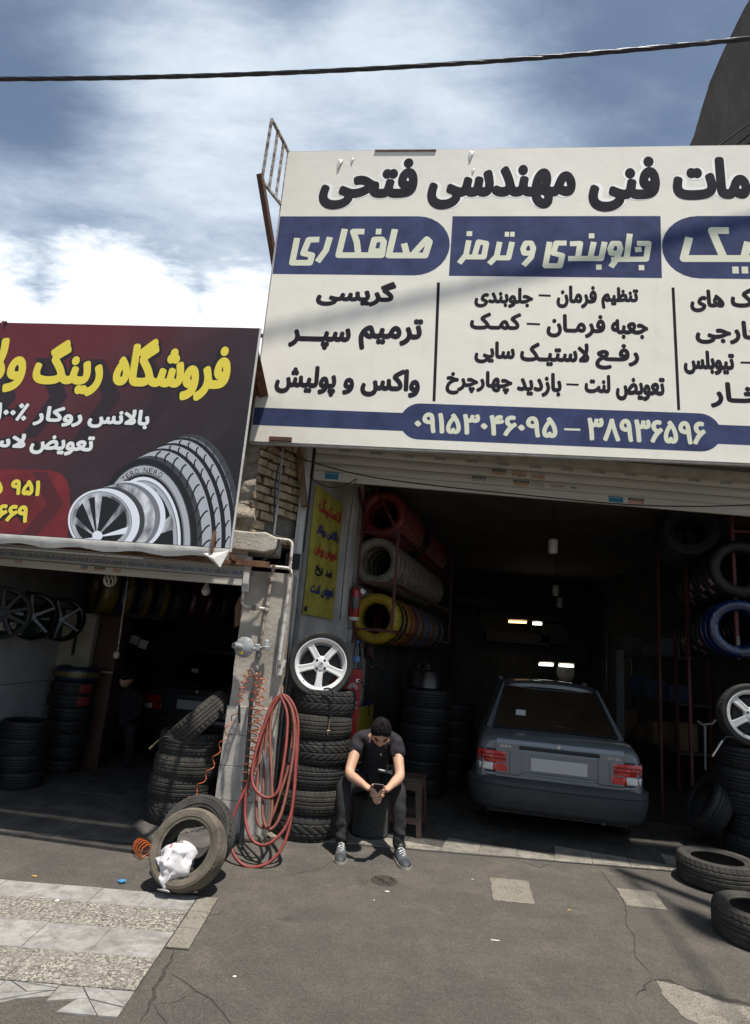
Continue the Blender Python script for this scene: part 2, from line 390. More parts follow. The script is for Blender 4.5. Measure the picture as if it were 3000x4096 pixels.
# small litter on the asphalt
def litter(name, label, px, size, mt, cat='litter', h=.004):
    p = G(*px); q = MB(); n = 9; pts = []
    for i in range(n):
        a = 2*math.pi*i/n; r = random.uniform(.6, 1)
        pts.append((p.x+size[0]*r*math.cos(a), p.y+size[1]*r*math.sin(a), .0015+h*random.random()))
    top = [(x, y, z+h*.6) for x, y, z in pts]
    q.add(pts+top+[(p.x, p.y, .002+h*1.8)], [(i, (i+1) % n, (i+1) % n+n, i+n) for i in range(n)]+[(i+n, (i+1) % n+n, 2*n) for i in range(n)]+[tuple(range(n))])
    return tag(q.build(name, mt), label, cat)
litter('plastic_scrap', 'crumpled blue plastic scrap before the leaning tyres', (488, 3533), (.035, .022), mat('blue_scrap', (.05, .22, .42), .4), h=.012)
litter('paper_scrap', 'small white paper scrap on the pebble tiles', (226, 3612), (.022, .016), mat('paper', (.5, .49, .47), .7), h=.01)
litter('paper_strip', 'short white paper strip on asphalt below the drain hole', (1548, 3567), (.022, .012), MATS['paper'], h=.002)
litter('paper_scrap', 'long thin white strip lying on the open asphalt', (1980, 3763), (.036, .006), MATS['paper'], h=.002)
litter('leaf_scrap', 'small ochre leaf scrap at the edge of the pavement', (137, 3508), (.022, .012), mat('ochre', (.4, .25, .06), .7), h=.004)
litter('leaf_scrap', 'tiny ochre scrap right of the square stone', (2277, 3642), (.016, .008), MATS['ochre'], h=.003)
litter('stone_crumb', 'tiny white crumb on the asphalt near the crack', (937, 3910), (.014, .009), MATS['paper'], h=.004)
for a_, px in (('left of the drain', (1495, 3604)), ('right of the shoes', (1890, 3520)), ('inside the red hose loop', (1050, 3461)), ('on the lowest red hose bend', (1083, 3445)), ('by the car wheel', (2690, 3326))):
    litter('stone_crumb', 'tiny pale crumb of stone %s' % a_, px, (.009, .006), MATS['paper'], h=.003)
# drain hole: a ring of broken rubble round a dark pit
p = G(1537, 3523); dr = thing('drain_hole', 'small rubble-filled hole in the asphalt before the seated man', 'hole', p)
q = MB(); q.lathe([(.0, .0015), (.075, .0015), (.088, .004), (.095, .001)], 22, Matrix.Translation(p) @ Matrix.Diagonal((1, 1.1, 1, 1))); q.build('pit', M_CRACK, dr, 30)
for i in range(16):
    a = random.uniform(0, 6.28); r = random.uniform(0, .07); s_ = random.uniform(.008, .018)
    q = MB(); q.ball((p.x+r*math.cos(a), p.y+r*math.sin(a)*1.1, .006), s_, 6, 4, (1, random.uniform(.6, 1), .6)); q.build('rubble', mat('rubble', (.05, .04, .032), .9, var=.4, scale=30), dr)
# ------------------------------------------------------------------ shop floors
YAW = R(17); D17 = Vector((math.sin(YAW), math.cos(YAW), 0)); U17 = Vector((math.cos(YAW), -math.sin(YAW), 0))
fl = MB(); fl.prism([(-.62, 5.40, .001), (5.2, 5.42, .001), (5.2, 14.6, .001), (2.2, 14.6, .001), (-.55, 5.72, .001)], (0, 0, .006))
floorR = tag(fl.build('shop_floor', M_GROUT), 'tiled floor of the open workshop', None, None, 'structure')
o0 = Vector((-.62, 5.0, 0)); S = .297
for i in range(-1, 22):
    for j in range(0, 10):
        c4 = [o0+U17*(S*a)+D17*(S*b_) for a, b_ in ((i, j), (i+1, j), (i+1, j+1), (i, j+1))]
        poly = [(v.x, v.y) for v in c4]
        poly = clip(poly, 0, 1, 5.405); poly = clip(poly, -1, 0, -5.15) if len(poly) > 2 else []
        if len(poly) > 2: poly = clip(poly, 1, -math.tan(YAW), -.58-math.tan(YAW)*5.72)
        if len(poly) < 3: continue
        poly = shrink(poly, .002)
        if len(poly) > 2: slab(poly, .007, .013+random.uniform(0, .002), 'floor_tile', M_FLOOR if sum(v[1] for v in poly)/len(poly) < 5.66 else M_FLOORSH, floorR)
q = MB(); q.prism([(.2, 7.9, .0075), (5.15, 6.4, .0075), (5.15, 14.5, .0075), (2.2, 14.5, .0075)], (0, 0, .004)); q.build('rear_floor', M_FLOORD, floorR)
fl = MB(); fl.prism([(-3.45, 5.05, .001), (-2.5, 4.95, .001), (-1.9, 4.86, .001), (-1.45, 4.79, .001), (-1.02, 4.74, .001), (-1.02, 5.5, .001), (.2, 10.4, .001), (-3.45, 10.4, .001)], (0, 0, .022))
floorL = tag(fl.build('shop_floor', M_FLOORD), 'dark worn floor of the left shop', None, None, 'structure')
S = .42
for i in range(10):
    for j in range(8):
        poly = [(-3.42+S*i, 4.95+S*j), (-3.42+S*(i+1), 4.95+S*j), (-3.42+S*(i+1), 4.95+S*(j+1)), (-3.42+S*i, 4.95+S*(j+1))]
        poly = clip(poly, .148, 1, 4.57+.015); poly = clip(poly, -1, .27, .95+.27*5.3) if len(poly) > 2 else []
        if len(poly) < 3: continue
        poly = shrink(poly, .003)
        if len(poly) > 2: slab(poly, .023, .026+random.uniform(0, .003), 'floor_tile', mat('dark_tile', (.05, .046, .042), .7, col2=(.11, .1, .09), scale=4, bump=.2), floorL)
# ------------------------------------------------------------------ buildings
M_PLASTER = mat('plaster', (.31, .275, .23), .9, col2=(.47, .43, .37), scale=3.2, bump=.5, bscale=25, detail=9)
M_WHITEWALL = mat('white_wall', (.30, .28, .26), .85, col2=(.55, .53, .50), scale=2.4, bump=.2, bscale=30, detail=8, lo=.3)
M_DARKWALL = mat('sooty_wall', (.045, .041, .037), .9, col2=(.085, .078, .07), scale=2.2, bump=.2)  # walls and ceiling darkened in colour in place of dimmer light indoors
M_CEIL = mat('sooty_ceiling', (.08, .072, .064), .9, col2=(.13, .12, .108), scale=1.4)
M_ROUGH = mat('rough_mortar', (.20, .165, .125), .95, col2=(.46, .41, .335), scale=9, bump=1.0, bscale=35, detail=10)
M_CONC = mat('concrete', (.33, .30, .255), .9, col2=(.50, .46, .39), scale=6, bump=.5, bscale=45, detail=9)
M_BRICK = mat('brick', (.26, .19, .12), .9, col2=(.46, .36, .25), scale=11, bump=.8, bscale=50, detail=8)
M_MORTAR = mat('mortar', (.13, .12, .105), .95, col2=(.2, .18, .155), scale=30, bump=.6)
M_RUST = mat('rusty_steel', (.10, .045, .025), .75, col2=(.22, .12, .07), scale=14, bump=.3, metal=.2)
M_WOODR = mat('old_timber', (.13, .075, .045), .85, col2=(.26, .17, .11), scale=9, stretch=(6, 6, .6), bump=.4)
M_BROWN = mat('brown_paint', (.085, .04, .028), .5, col2=(.12, .06, .045), scale=6)
M_WHITEST = mat('white_paint_steel', (.42, .40, .37), .55, col2=(.62, .60, .56), scale=12, lo=.3, bump=.15)
M_REDST = mat('red_rack_steel', (.06, .012, .010), .55, col2=(.11, .024, .02), scale=9)
M_BLACKP = mat('black_plastic', (.012, .012, .013), .45)
# --- left shop
LS = thing('tyre_shop', 'low masonry shop on the left with plastered corner pillar', 'building', (-1.0, 5.35, 0))
def pillar(name, x0, x1, y0, y1, z0, z1, mt, parent, rough=.006, nx=8, nz=36):
    q = MB(); rows = []
    ring = [(x0, y0), *[(x0+(x1-x0)*k/nx, y0) for k in range(1, nx)], (x1, y0), (x1, y1), (x0, y1)]
    for i in range(nz+1):
        z = z0+(z1-z0)*i/nz
        rows.append([(x+noise.noise(Vector((x*7, z*7, y)))*rough, y+noise.noise(Vector((x*9, z*6, y+5)))*rough*1.6, z) for x, y in ring])
    q.grid(rows, True); q.add(rows[-1], [tuple(range(len(ring)))]); return q.build(name, mt, parent, 40)
pillar('pillar', -1.075, -.665, 5.35, 5.72, 0, 2.13, M_PLASTER, LS)
# pale slabs facing the foot of the pillar
M_FACE = mat('facing_stone', (.33, .305, .27), .8, col2=(.47, .44, .395), scale=4, bump=.3, bscale=30, detail=10)
for i, (z0, z1) in enumerate(((.02, .27), (.273, .53), (.533, .77), (.773, 1.0))):
    for (xa, xb) in (((-1.092, -.88), (-.878, -.69)) if i < 2 else ((-1.088, -.69),)):
        q = MB(); q.box(((xa+xb)/2, 5.341, (z0+z1)/2), (xb-xa-.001, .014, z1-z0-.001)); bevel(q.build('facing_slab', M_FACE, LS), .0025)
q = MB(); q.box((-.86, 5.30, .018), (.40, .10, .036)); bevel(q.build('plinth', ASPH, LS), .012)
# concrete ledge over the pillar
q = MB(); rows = []
for i in range(15):
    x = -2.2+1.37*i/14; e = .03 if i == 14 else 0
    rows.append([(x-noise.noise(Vector((x*9, 1, 1)))*.0, 5.22+e+noise.noise(Vector((x*6, 0, 0)))*.02, 2.285+noise.noise(Vector((x*8, 3, 0)))*.015+e), (x, 5.60, 2.285), (x, 5.60, 2.455), (x, 5.22+e+noise.noise(Vector((x*6, 4, 0)))*.02, 2.455-e+noise.noise(Vector((x*7, 8, 0)))*.015)])
q.grid(rows, True); q.add(rows[-1], [(0, 1, 2, 3)]); bevel(q.build('concrete_ledge', M_CONC, LS, 50), .012)
# broken wall face above the ledge (lit, next to the printed banner)
q = MB(); rows = []
for i in range(36):
    z = 2.44+1.35*i/35; r = []
    for k in range(9):
        x = -1.8+.66*k/8; xx = x
        if k == 8: xx = -1.04-.06*((z-2.44)/1.35)+noise.noise(Vector((z*5, 0, 2)))*.07+noise.noise(Vector((z*17, 0, 2)))*.03
        dy = noise.noise(Vector((xx*6, z*6, 0)))*.05+noise.noise(Vector((xx*15, z*15, 4)))*.03+abs(noise.noise(Vector((xx*30, z*30, 4))))*.015
        r.append((xx, 5.25+dy*1.4, z))
    r.append((xx, 5.58, z)); rows.append(r)
q.grid(rows); q.build('broken_render', M_ROUGH, LS, 60)
# brick return wall, seen between banner and white sign
A = Vector((-1.10, 5.27, 0)); B = Vector((-.72, 5.74, 0)); bd = (B-A).normalized(); bn = Vector((bd.y, -bd.x, 0))
q = MB(); q.prism([A-bn*.02+Vector((0, 0, 2.4)), B-bn*.02+Vector((0, 0, 2.4)), B-bn*.2+Vector((0, 0, 2.4)), A-bn*.2+Vector((0, 0, 2.4))], (0, 0, 1.35)); q.build('brick_backing', M_MORTAR, LS)
zc = 2.42; ro = 0
while zc < 3.72:
    h = .064+random.uniform(-.007, .008); s = -.1+(.1 if ro % 2 else 0)
    while s < .6:
        ln = .2+random.uniform(-.02, .02); a0, a1 = max(0, s), min(.6, s+ln-.018)
        if a1-a0 > .03 and not (2.5 < zc < 2.62 and s > .18):
            ctr = A+bd*((a0+a1)/2)+bn*(random.uniform(-.012, .014))+Vector((0, 0, zc+h/2+random.uniform(-.004, .004)))
            ax = bd*((a1-a0)/2); az = Vector((0, 0, h/2)); an = bn*.035
            jj = lambda: Vector((random.uniform(-.007, .007), random.uniform(-.007, .007), random.uniform(-.006, .006)))
            vs = [ctr+i*ax+j*an+k*az+jj() for k in (-1, 1) for i, j in ((-1, -1), (1, -1), (1, 1), (-1, 1))]
            bq = MB(); bq.add(vs, [(3, 2, 1, 0), (4, 5, 6, 7), (0, 1, 5, 4), (1, 2, 6, 5), (2, 3, 7, 6), (3, 0, 4, 7)]); bevel(bq.build('brick', M_BRICK, LS), .008, 2)
        s += ln
    zc += h+.016; ro += 1
# timber upright and steel behind the sign corner
q = MB(); q.beam((-.80, 5.62, 3.45), (-.66, 5.60, 2.80), .07, .05); q.build('timber_post', M_WOODR, LS)
q = MB(); q.box((-.72, 5.92, 2.95), (.16, .3, 1.1)); q.build('dark_recess', M_DARKWALL, LS)  # solid dark box standing in for the shade of an open gap
q = MB(); q.box((-.72, 5.66, 2.28), (.13, .1, .14)); q.build('junction_box', M_BLACKP, LS)
# walls, roof and inside of the left shop
q = MB(); rows = []
for i in range(121): x = -5.2+4.16*i/120; rows.append([(x, 4.365+.125*(-1.04-x), 3.84+.006*math.cos(i*2.1)), (x, 5.45, 3.62+.012*math.cos(i*2.1))])
q.grid(rows); q.build('canopy_sheet', M_RUST, LS)  # unseen sheet added to keep sun off the floor behind the banner
q = MB(); q.box((-3.35, 5.45, 3.0), (4.2, .2, 1.5)); q.build('front_wall', M_ROUGH, LS)
M_WTILE = mat('wall_tile', (.30, .30, .31), .4, col2=(.40, .40, .41), scale=3)
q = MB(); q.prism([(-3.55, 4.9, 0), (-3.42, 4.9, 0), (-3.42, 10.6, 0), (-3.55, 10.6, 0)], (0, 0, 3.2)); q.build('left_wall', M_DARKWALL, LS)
for i in range(9):                                        # white tiles of the lower wall
    for j in range(3):
        q = MB(); q.box((-3.414, 5.0+.31*i, .255+.45*j), (.014, .305, .443)); q.build('wall_tile', M_WTILE, LS)
for i in range(5):                                        # embossed tiles above
    for j in range(2):
        q = MB(); z = 1.97+.5*j; y = 5.1+.6*i
        q.box((-3.414, y, z), (.014, .594, .494))
        for s_ in (-1, 0, 1): q.add([Vector((-3.407, y-.29, z+s_*.16-.08)), Vector((-3.407, y+.29, z+s_*.16-.08)), Vector((-3.400, y+.2, z+s_*.16)), Vector((-3.400, y-.2, z+s_*.16)), Vector((-3.407, y-.29, z+s_*.16+.08)), Vector((-3.407, y+.29, z+s_*.16+.08))], [(0, 1, 2, 3), (3, 2, 5, 4)])
        q.build('embossed_tile', mat('embossed', (.17, .165, .155), .6, col2=(.23, .22, .205), scale=5), LS)
q = MB(); q.box((-3.412, 6.2, 1.53), (.016, 2.3, .30)); q.build('green_stripe', mat('green_paint', (.018, .065, .03), .5), LS)
for y in (5.92, 6.08):
    q = MB(); q.box((-3.395, y, 1.48), (.02, .085, .085)); so_ = q.build('wall_socket', mat('ivory', (.62, .60, .55), .4), LS); bevel(so_, .006)
q = MB(); q.box((-3.23, 7.15, .86), (.37, .1, 1.68)); q.build('cream_partition', mat('cream_board', (.30, .27, .20), .8, col2=(.40, .365, .285), scale=5), LS)
q = MB(); q.prism([(-3.45, 10.4, 0), (.2, 10.4, 0), (.2, 10.6, 0), (-3.45, 10.6, 0)], (0, 0, 3.2)); q.build('rear_wall', M_DARKWALL, LS)
q = MB(); q.prism([(-5.4, 5.56, 2.95), (-1.06, 5.56, 2.95), (-.6, 5.95, 2.95), (.65, 10.6, 2.95), (-5.4, 10.6, 2.95)], (0, 0, .2)); q.build('roof_slab', M_CEIL, LS)
# --- party wall and right shop
RS = thing('garage_building', 'open-fronted repair garage under the white sign', 'building', (1.5, 5.7, 0))
W0 = Vector((-.60, 5.74, 0))
def wallpt(s, h, off=0.0): return W0 + D17*s + U17*off + Vector((0, 0, h))
q = MB(); q.prism([wallpt(0, 0), wallpt(0, 0, -.12)+Vector((0, .06, 0)), wallpt(5, 0, -.22), wallpt(9.2, 0, -.22), wallpt(9.2, 0)], (0, 0, 3.5)); q.build('party_wall', M_WHITEWALL, RS)
q = MB(); q.prism([wallpt(1.0, 0, .0), wallpt(1.16, 0, .0), wallpt(1.16, 0, .075), wallpt(1.0, 0, .075)], (0, 0, 3.5)); q.build('pilaster', M_WHITEWALL, RS)
q = MB(); q.prism([wallpt(2.2, 0, .002), wallpt(9.1, 0, .002), wallpt(9.1, 0, .03), wallpt(2.2, 0, .03)], (0, 0, 3.49)); q.build('sooty_lining', M_DARKWALL, RS)  # dark sheet over the white wall stands for shade deeper in
q = MB(); q.prism([(-.9, 5.38, 3.5), (5.6, 5.38, 3.5), (5.6, 14.7, 3.5), (.8, 14.7, 3.5)], (0, 0, .2)); q.build('roof_slab', M_CEIL, RS)
q = MB(); q.box((2.35, 5.72, 3.58), (6.4, .22, .30)); q.build('lintel', M_CONC, RS)
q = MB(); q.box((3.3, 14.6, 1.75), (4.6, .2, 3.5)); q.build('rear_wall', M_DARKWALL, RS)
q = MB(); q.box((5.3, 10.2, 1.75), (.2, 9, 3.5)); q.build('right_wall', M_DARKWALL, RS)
q = MB(); q.box((5.0, 5.72, 1.72), (.5, .3, 3.44)); q.build('right_pier', M_PLASTER, RS)
for (xa, xb, za, zb) in ((1.7, 3.0, 2.72, 2.92), (2.6, 4.6, 2.45, 2.6), (2.75, 4.2, 1.95, 2.18), (4.0, 4.6, 2.0, 2.5)):  # dim shelf boards and panels on the rear wall
    q = MB(); q.box(((xa+xb)/2, 14.3, (za+zb)/2), (xb-xa, .35, zb-za)); q.build('rear_shelf', mat('rear_board', (.07, .066, .06), .8), RS)
q = MB(); fp = PY(2712, 2072, 8.4); q.box(fp, (.55, .04, .16)); q.build('foil_panel', mat('foil', (.55, .55, .55), .35, metal=.6, bump=.8, bscale=12), RS)
# --- tall concrete building behind on the right
TB = thing('tall_building', 'tall raw concrete building rising behind the white sign', 'building', (5.5, 7.0, 0))
prof = [PX(x, y, 5.45) for x, y in ((2775, 545), (2800, 455), (2838, 330), (2870, 255), (2905, 178), (2950, 85), (3000, -5), (3030, -60))]
pts = []
for i in range(len(prof)-1):
    for k in range(5):
        p = prof[i].lerp(prof[i+1], k/5); pts.append(Vector((5.45, p.y, p.z+noise.noise(p*6)*.02)))
far = prof[0]; pts = [Vector((5.45, far.y+14, 0)), Vector((5.45, far.y+14, far.z-5.0)), Vector((5.45, far.y+4, far.z-1.6))] + pts + [Vector((5.45, pts[-1].y, 0))]
m, t, b, noi, rmp, mixc, bmp, setc = node_mat('raw_concrete', .95)
c = rmp(noi(2.2, 9, .7, .3, (1, 1.0, .35)), (.3, (.085, .07, .057)), (.7, (.16, .138, .115)))
c = mixc(rmp(noi(5, 8, .75, .2, (1, 3.5, .3)), (.5, 0.0), (.72, .7)), c, (.22, .2, .18)); setc(c); bmp(noi(9, 8, .75, .4, (1, 2.5, .5)), .9, .05)
q = MB(); q.prism(pts, (9, 0, 0)); q.build('concrete_wall', m, TB)
# presentation forms: isolated, final, initial, medial
AF={'ا':'\ufe8d\ufe8e','ب':'\ufe8f\ufe90\ufe91\ufe92','پ':'\ufb56\ufb57\ufb58\ufb59','ت':'\ufe95\ufe96\ufe97\ufe98','ج':'\ufe9d\ufe9e\ufe9f\ufea0','چ':'\ufb7a\ufb7b\ufb7c\ufb7d','ح':'\ufea1\ufea2\ufea3\ufea4','خ':'\ufea5\ufea6\ufea7\ufea8','د':'\ufea9\ufeaa','ر':'\ufead\ufeae','ز':'\ufeaf\ufeb0','س':'\ufeb1\ufeb2\ufeb3\ufeb4','ش':'\ufeb5\ufeb6\ufeb7\ufeb8','ص':'\ufeb9\ufeba\ufebb\ufebc','ض':'\ufebd\ufebe\ufebf\ufec0','ظ':'\ufec5\ufec6\ufec7\ufec8','ع':'\ufec9\ufeca\ufecb\ufecc','غ':'\ufecd\ufece\ufecf\ufed0','ف':'\ufed1\ufed2\ufed3\ufed4','ق':'\ufed5\ufed6\ufed7\ufed8','ک':'\ufb8e\ufb8f\ufb90\ufb91','گ':'\ufb92\ufb93\ufb94\ufb95','ل':'\ufedd\ufede\ufedf\ufee0','م':'\ufee1\ufee2\ufee3\ufee4','ن':'\ufee5\ufee6\ufee7\ufee8','و':'\ufeed\ufeee','ه':'\ufee9\ufeea\ufeeb\ufeec','ی':'\ufbfc\ufbfd\ufbfe\ufbff','ـ':'ــــ'}
def shape(s):
    s=s.replace('لا','\x01'); out=[]
    AF['\x01']='\ufefb\ufefc'
    for i,c in enumerate(s):
        if c not in AF: out.append(c); continue
        f=AF[c]
        prev=i>0 and s[i-1] in AF and len(AF[s[i-1]])==4
        nxt=len(f)==4 and i+1<len(s) and s[i+1] in AF
        out.append(f[(3 if nxt else 1) if prev else (2 if nxt else 0)])
    return ''.join(reversed(out))
from mathutils.geometry import delaunay_2d_cdt
def glyphs(text):
    """flat triangles of a line of text (non-zero winding fill of its outlines), bounding box scaled to 0..1"""
    c = bpy.data.curves.new('txt', 'FONT'); c.body = text; c.size = 1; c.resolution_u = 4
    o = bpy.data.objects.new('txt', c); COL.objects.link(o)
    dg = bpy.context.evaluated_depsgraph_get(); cv = o.evaluated_get(dg).to_curve(dg)
    loops = []
    for sp in cv.splines:
        P = []; bp = sp.bezier_points; n = len(bp)
        for i in range(n):
            p, q = bp[i], bp[(i+1) % n]; a0, a1, a2, a3 = p.co, p.handle_right, q.handle_left, q.co
            st = 1 if ((a1-a0).cross(a3-a0)).length < 1e-5 and ((a2-a0).cross(a3-a0)).length < 1e-5 else 4
            for k in range(st):
                f = k/st; g_ = 1-f; v = a0*g_**3+a1*(3*g_*g_*f)+a2*(3*g_*f*f)+a3*f**3
                if not P or (Vector((v.x, v.y))-P[-1]).length > 1e-4: P.append(Vector((v.x, v.y)))
        if len(P) > 2: loops.append(P)
    o.to_curve_clear(); bpy.data.objects.remove(o); bpy.data.curves.remove(c)
    # letters that do not touch in x are filled apart: group loops by overlapping x ranges
    loops.sort(key=lambda P: min(p.x for p in P)); grp = []; hi = -1e9
    for P in loops:
        if min(p.x for p in P) > hi: grp.append([])
        grp[-1].append(P); hi = max(hi, max(p.x for p in P))
    V = []; Fs = []
    for gl in grp:
        vs = []; ed = []
        for P in gl:
            k = len(vs); vs += P; ed += [(k+i, k+(i+1) % len(P)) for i in range(len(P))]
        r = delaunay_2d_cdt(vs, ed, [], 0, 1e-5); ov = r[0]; base = len(V); used = []
        for f in r[2]:
            cx = sum(ov[i].x for i in f)/len(f); cy = sum(ov[i].y for i in f)/len(f); wn = 0
            for P in gl:
                for i in range(len(P)):
                    p, q = P[i], P[(i+1) % len(P)]
                    if p.y <= cy < q.y and (q.x-p.x)*(cy-p.y)-(cx-p.x)*(q.y-p.y) > 0: wn += 1
                    elif q.y <= cy < p.y and (q.x-p.x)*(cy-p.y)-(cx-p.x)*(q.y-p.y) < 0: wn -= 1
            if wn: used.append(tuple(i+base for i in f))
        V += [(v.x, v.y) for v in ov]; Fs += used
    keep = sorted({i for f in Fs for i in f}); mp = {i: k for k, i in enumerate(keep)}
    V = [V[i] for i in keep]; Fs = [tuple(mp[i] for i in f) for f in Fs]
    x0 = min(v[0] for v in V); x1 = max(v[0] for v in V); y0 = min(v[1] for v in V); y1 = max(v[1] for v in V)
    return [((x-x0)/(x1-x0), (y-y0)/(y1-y0)) for x, y in V], Fs, None
GC = {}
LAY = .14                                                # printed layers lie a fraction of a millimetre apart
def text_on(pl, body, bx, h, name, mt, parent, bold=(0, 0), ring=8, shear=0.0, persian=True, fit='px'):
    key = (body, persian)
    if key not in GC: GC[key] = glyphs(shape(body) if persian else body)
    vs, fs, lev = GC[key]
    if fit == 'px':
        xl, xr, yt, yb = bx; xc, yc = (xl+xr)/2, (yt+yb)/2
        u0, u1 = pl.uv(xl, yc)[0], pl.uv(xr, yc)[0]; v0, v1 = pl.uv(xc, yb)[1], pl.uv(xc, yt)[1]
    else: u0, u1, v0, v1 = bx
    u0 += bold[0]; u1 -= bold[0]; v0 += bold[1]; v1 -= bold[1]
    q = MB(); offs = [(0, 0)] + ([(math.cos(2*math.pi*k/ring)*bold[0], math.sin(2*math.pi*k/ring)*bold[1]) for k in range(ring)] if bold[0] else [])
    for k, (ox, oy) in enumerate(offs):
        q.add([pl.at(u0+(u1-u0)*x+ox+shear*(y-.5)*(v1-v0), v0+(v1-v0)*y+oy, h*LAY+k*.00002) for i, (x, y) in enumerate(vs)], fs)
    return q.build(name, mt, parent, fix=False)
def poly_on(pl, pts, h, name, mt, parent, px=True, thick=0):
    q = MB(); P = [pl.uv(*p) if px else p for p in pts]
    V = [pl.at(a, b, h*LAY) for a, b in P]
    if sum(P[i][0]*P[(i+1) % len(P)][1]-P[(i+1) % len(P)][0]*P[i][1] for i in range(len(P))) < 0: V.reverse()
    q.face(V); return q.build(name, mt, parent, fix=False)
def stroke_poly(pts, wd):
    P = [Vector(p) for p in pts]; n = len(P); Lf = []; Rt = []
    for i in range(n):
        a = (P[i]-P[i-1]).normalized() if i > 0 else (P[1]-P[0]).normalized(); b = (P[i+1]-P[i]).normalized() if i < n-1 else a
        na = Vector((-a.y, a.x)); nb = Vector((-b.y, b.x)); m = (na+nb); m = m.normalized() if m.length > 1e-3 else na
        k = min(1.6, 1/max(.3, m.dot(na))); Lf.append(P[i]+m*wd/2*k); Rt.append(P[i]-m*wd/2*k)
    return [tuple(p) for p in Lf] + [tuple(p) for p in reversed(Rt)]
def strokes_on(pl, paths, wd, h, name, mt, parent):
    q = MB(); lay = 0; wm_ = None
    for p in paths:
        P = [Vector(pl.uv(*a)) for a in p]
        if wm_ is None:
            c_ = Vector(pl.uv(p[0][0]+wd, p[0][1])); wm_ = (c_-P[0]).length
        for i in range(len(P)-1):
            d = (P[i+1]-P[i]); l = d.length; d.normalize(); n = Vector((-d.y, d.x))*wm_/2
            a_, b_ = P[i], P[i+1]; lay += 1; hz = h*LAY+lay*.000012
            q.add([pl.at(*(a_-n), hz), pl.at(*(b_-n), hz), pl.at(*(b_+n), hz), pl.at(*(a_+n), hz)], [(0, 1, 2, 3)])
            if i < len(P)-2:
                lay += 1; hz = h*LAY+lay*.000012
                q.add([pl.at(b_.x+wm_/2*math.cos(2*math.pi*k/12), b_.y+wm_/2*math.sin(2*math.pi*k/12), hz) for k in range(12)], [tuple(range(12))])
    return q.build(name, mt, parent, fix=False)
# ------------------------------------------------------------------ big white sign
SP = Plane((1.5, 4.85, 0), R(7))
m, t, b, noi, rmp, mixc, bmp, setc = node_mat('sign_flex', .6)
c = rmp(noi(.8, 6, .6, .3), (.3, (.82, .775, .665)), (.7, (.86, .82, .72)))
c = mixc(rmp(noi(3.0, 8, .75, .2, (2.2, 2.2, .22)), (.52, 0.0), (.82, .45)), c, (.64, .60, .52))
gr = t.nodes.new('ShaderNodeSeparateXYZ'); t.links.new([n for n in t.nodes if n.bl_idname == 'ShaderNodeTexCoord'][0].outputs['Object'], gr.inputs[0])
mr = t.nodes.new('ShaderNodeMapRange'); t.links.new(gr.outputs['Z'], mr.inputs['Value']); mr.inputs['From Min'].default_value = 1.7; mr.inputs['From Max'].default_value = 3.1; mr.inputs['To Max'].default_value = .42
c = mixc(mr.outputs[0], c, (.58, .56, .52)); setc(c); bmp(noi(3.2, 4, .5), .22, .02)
M_SIGN = m
M_INK = mat('sign_ink', (.026, .023, .030), .9, spec=.12, var=.25, scale=8)
M_SBLUE = mat('sign_blue', (.050, .062, .14), .85, spec=.15, var=.22, scale=5, detail=8)
M_SCREAM = mat('sign_cream', (.72, .72, .55), .5)
M_HALO = mat('sign_halo', (.86, .845, .80), .5)
bl = SP.uv(1003, 1764); tl = SP.uv(1150, 607); u0 = (bl[0]+tl[0])/2; u1 = 2.9; z0, z1 = bl[1], tl[1]
SG = thing('shop_sign', 'big white printed sign with blue bands and Persian lettering', 'sign', SP.at(u0, z0))
q = MB(); rows = []                                       # slightly uneven skin
nu, nv = 60, 36
for j in range(nv+1):
    r = []
    for i in range(nu+1):
        a = u0+(u1-u0)*i/nu; bz = z0+(z1-z0)*j/nv; e = min(1, min(i, nu-i)/3)*min(1, min(j, nv-j)/2)
        r.append(SP.at(a, bz, -.0002))
    rows.append(r)
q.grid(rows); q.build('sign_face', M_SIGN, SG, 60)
q = MB()
for a, bb in (((u0, z0), (u1, z0)), ((u1, z0), (u1, z1)), ((u1, z1), (u0, z1)), ((u0, z1), (u0, z0))):
    q.beam(SP.at(*a, -.032), SP.at(*bb, -.032), .036, .036)
q.build('sign_frame', M_WHITEST, SG)
for bz in (z0+.9, z0+1.9):
    q = MB(); q.beam(SP.at(u0+.04, bz, -.06), SP.at(u1-.04, bz, -.06), .04); q.build('rear_rail', M_BROWN, SG)
for a, dz_ in ((u0+.25, .03), (u0+2.2, .5), (u0+4.0, .5)):
    q = MB(); q.beam(SP.at(a, z0+dz_, -.06), SP.at(a-.0, z0+dz_, -.06)+Vector((0, .75, 0)), .04); q.build('bracket_arm', M_BROWN, SG)
q = MB(); q.box(SP.at(u0+.28, z0+.025, .012), (.2, .03, .035), Matrix.Rotation(-R(7), 3, 'Z')); q.build('clamp_bar', M_BROWN, SG)
q = MB(); q.beam(SP.at(u0+.0, z0+1.05, -.06), SP.at(u0-.09, z0+1.05, -.03), .03); q.beam(SP.at(u0+.0, z0+.82, -.06), SP.at(u0-.08, z0+.80, -.03), .03); q.build('bracket_stub', M_BROWN, SG)
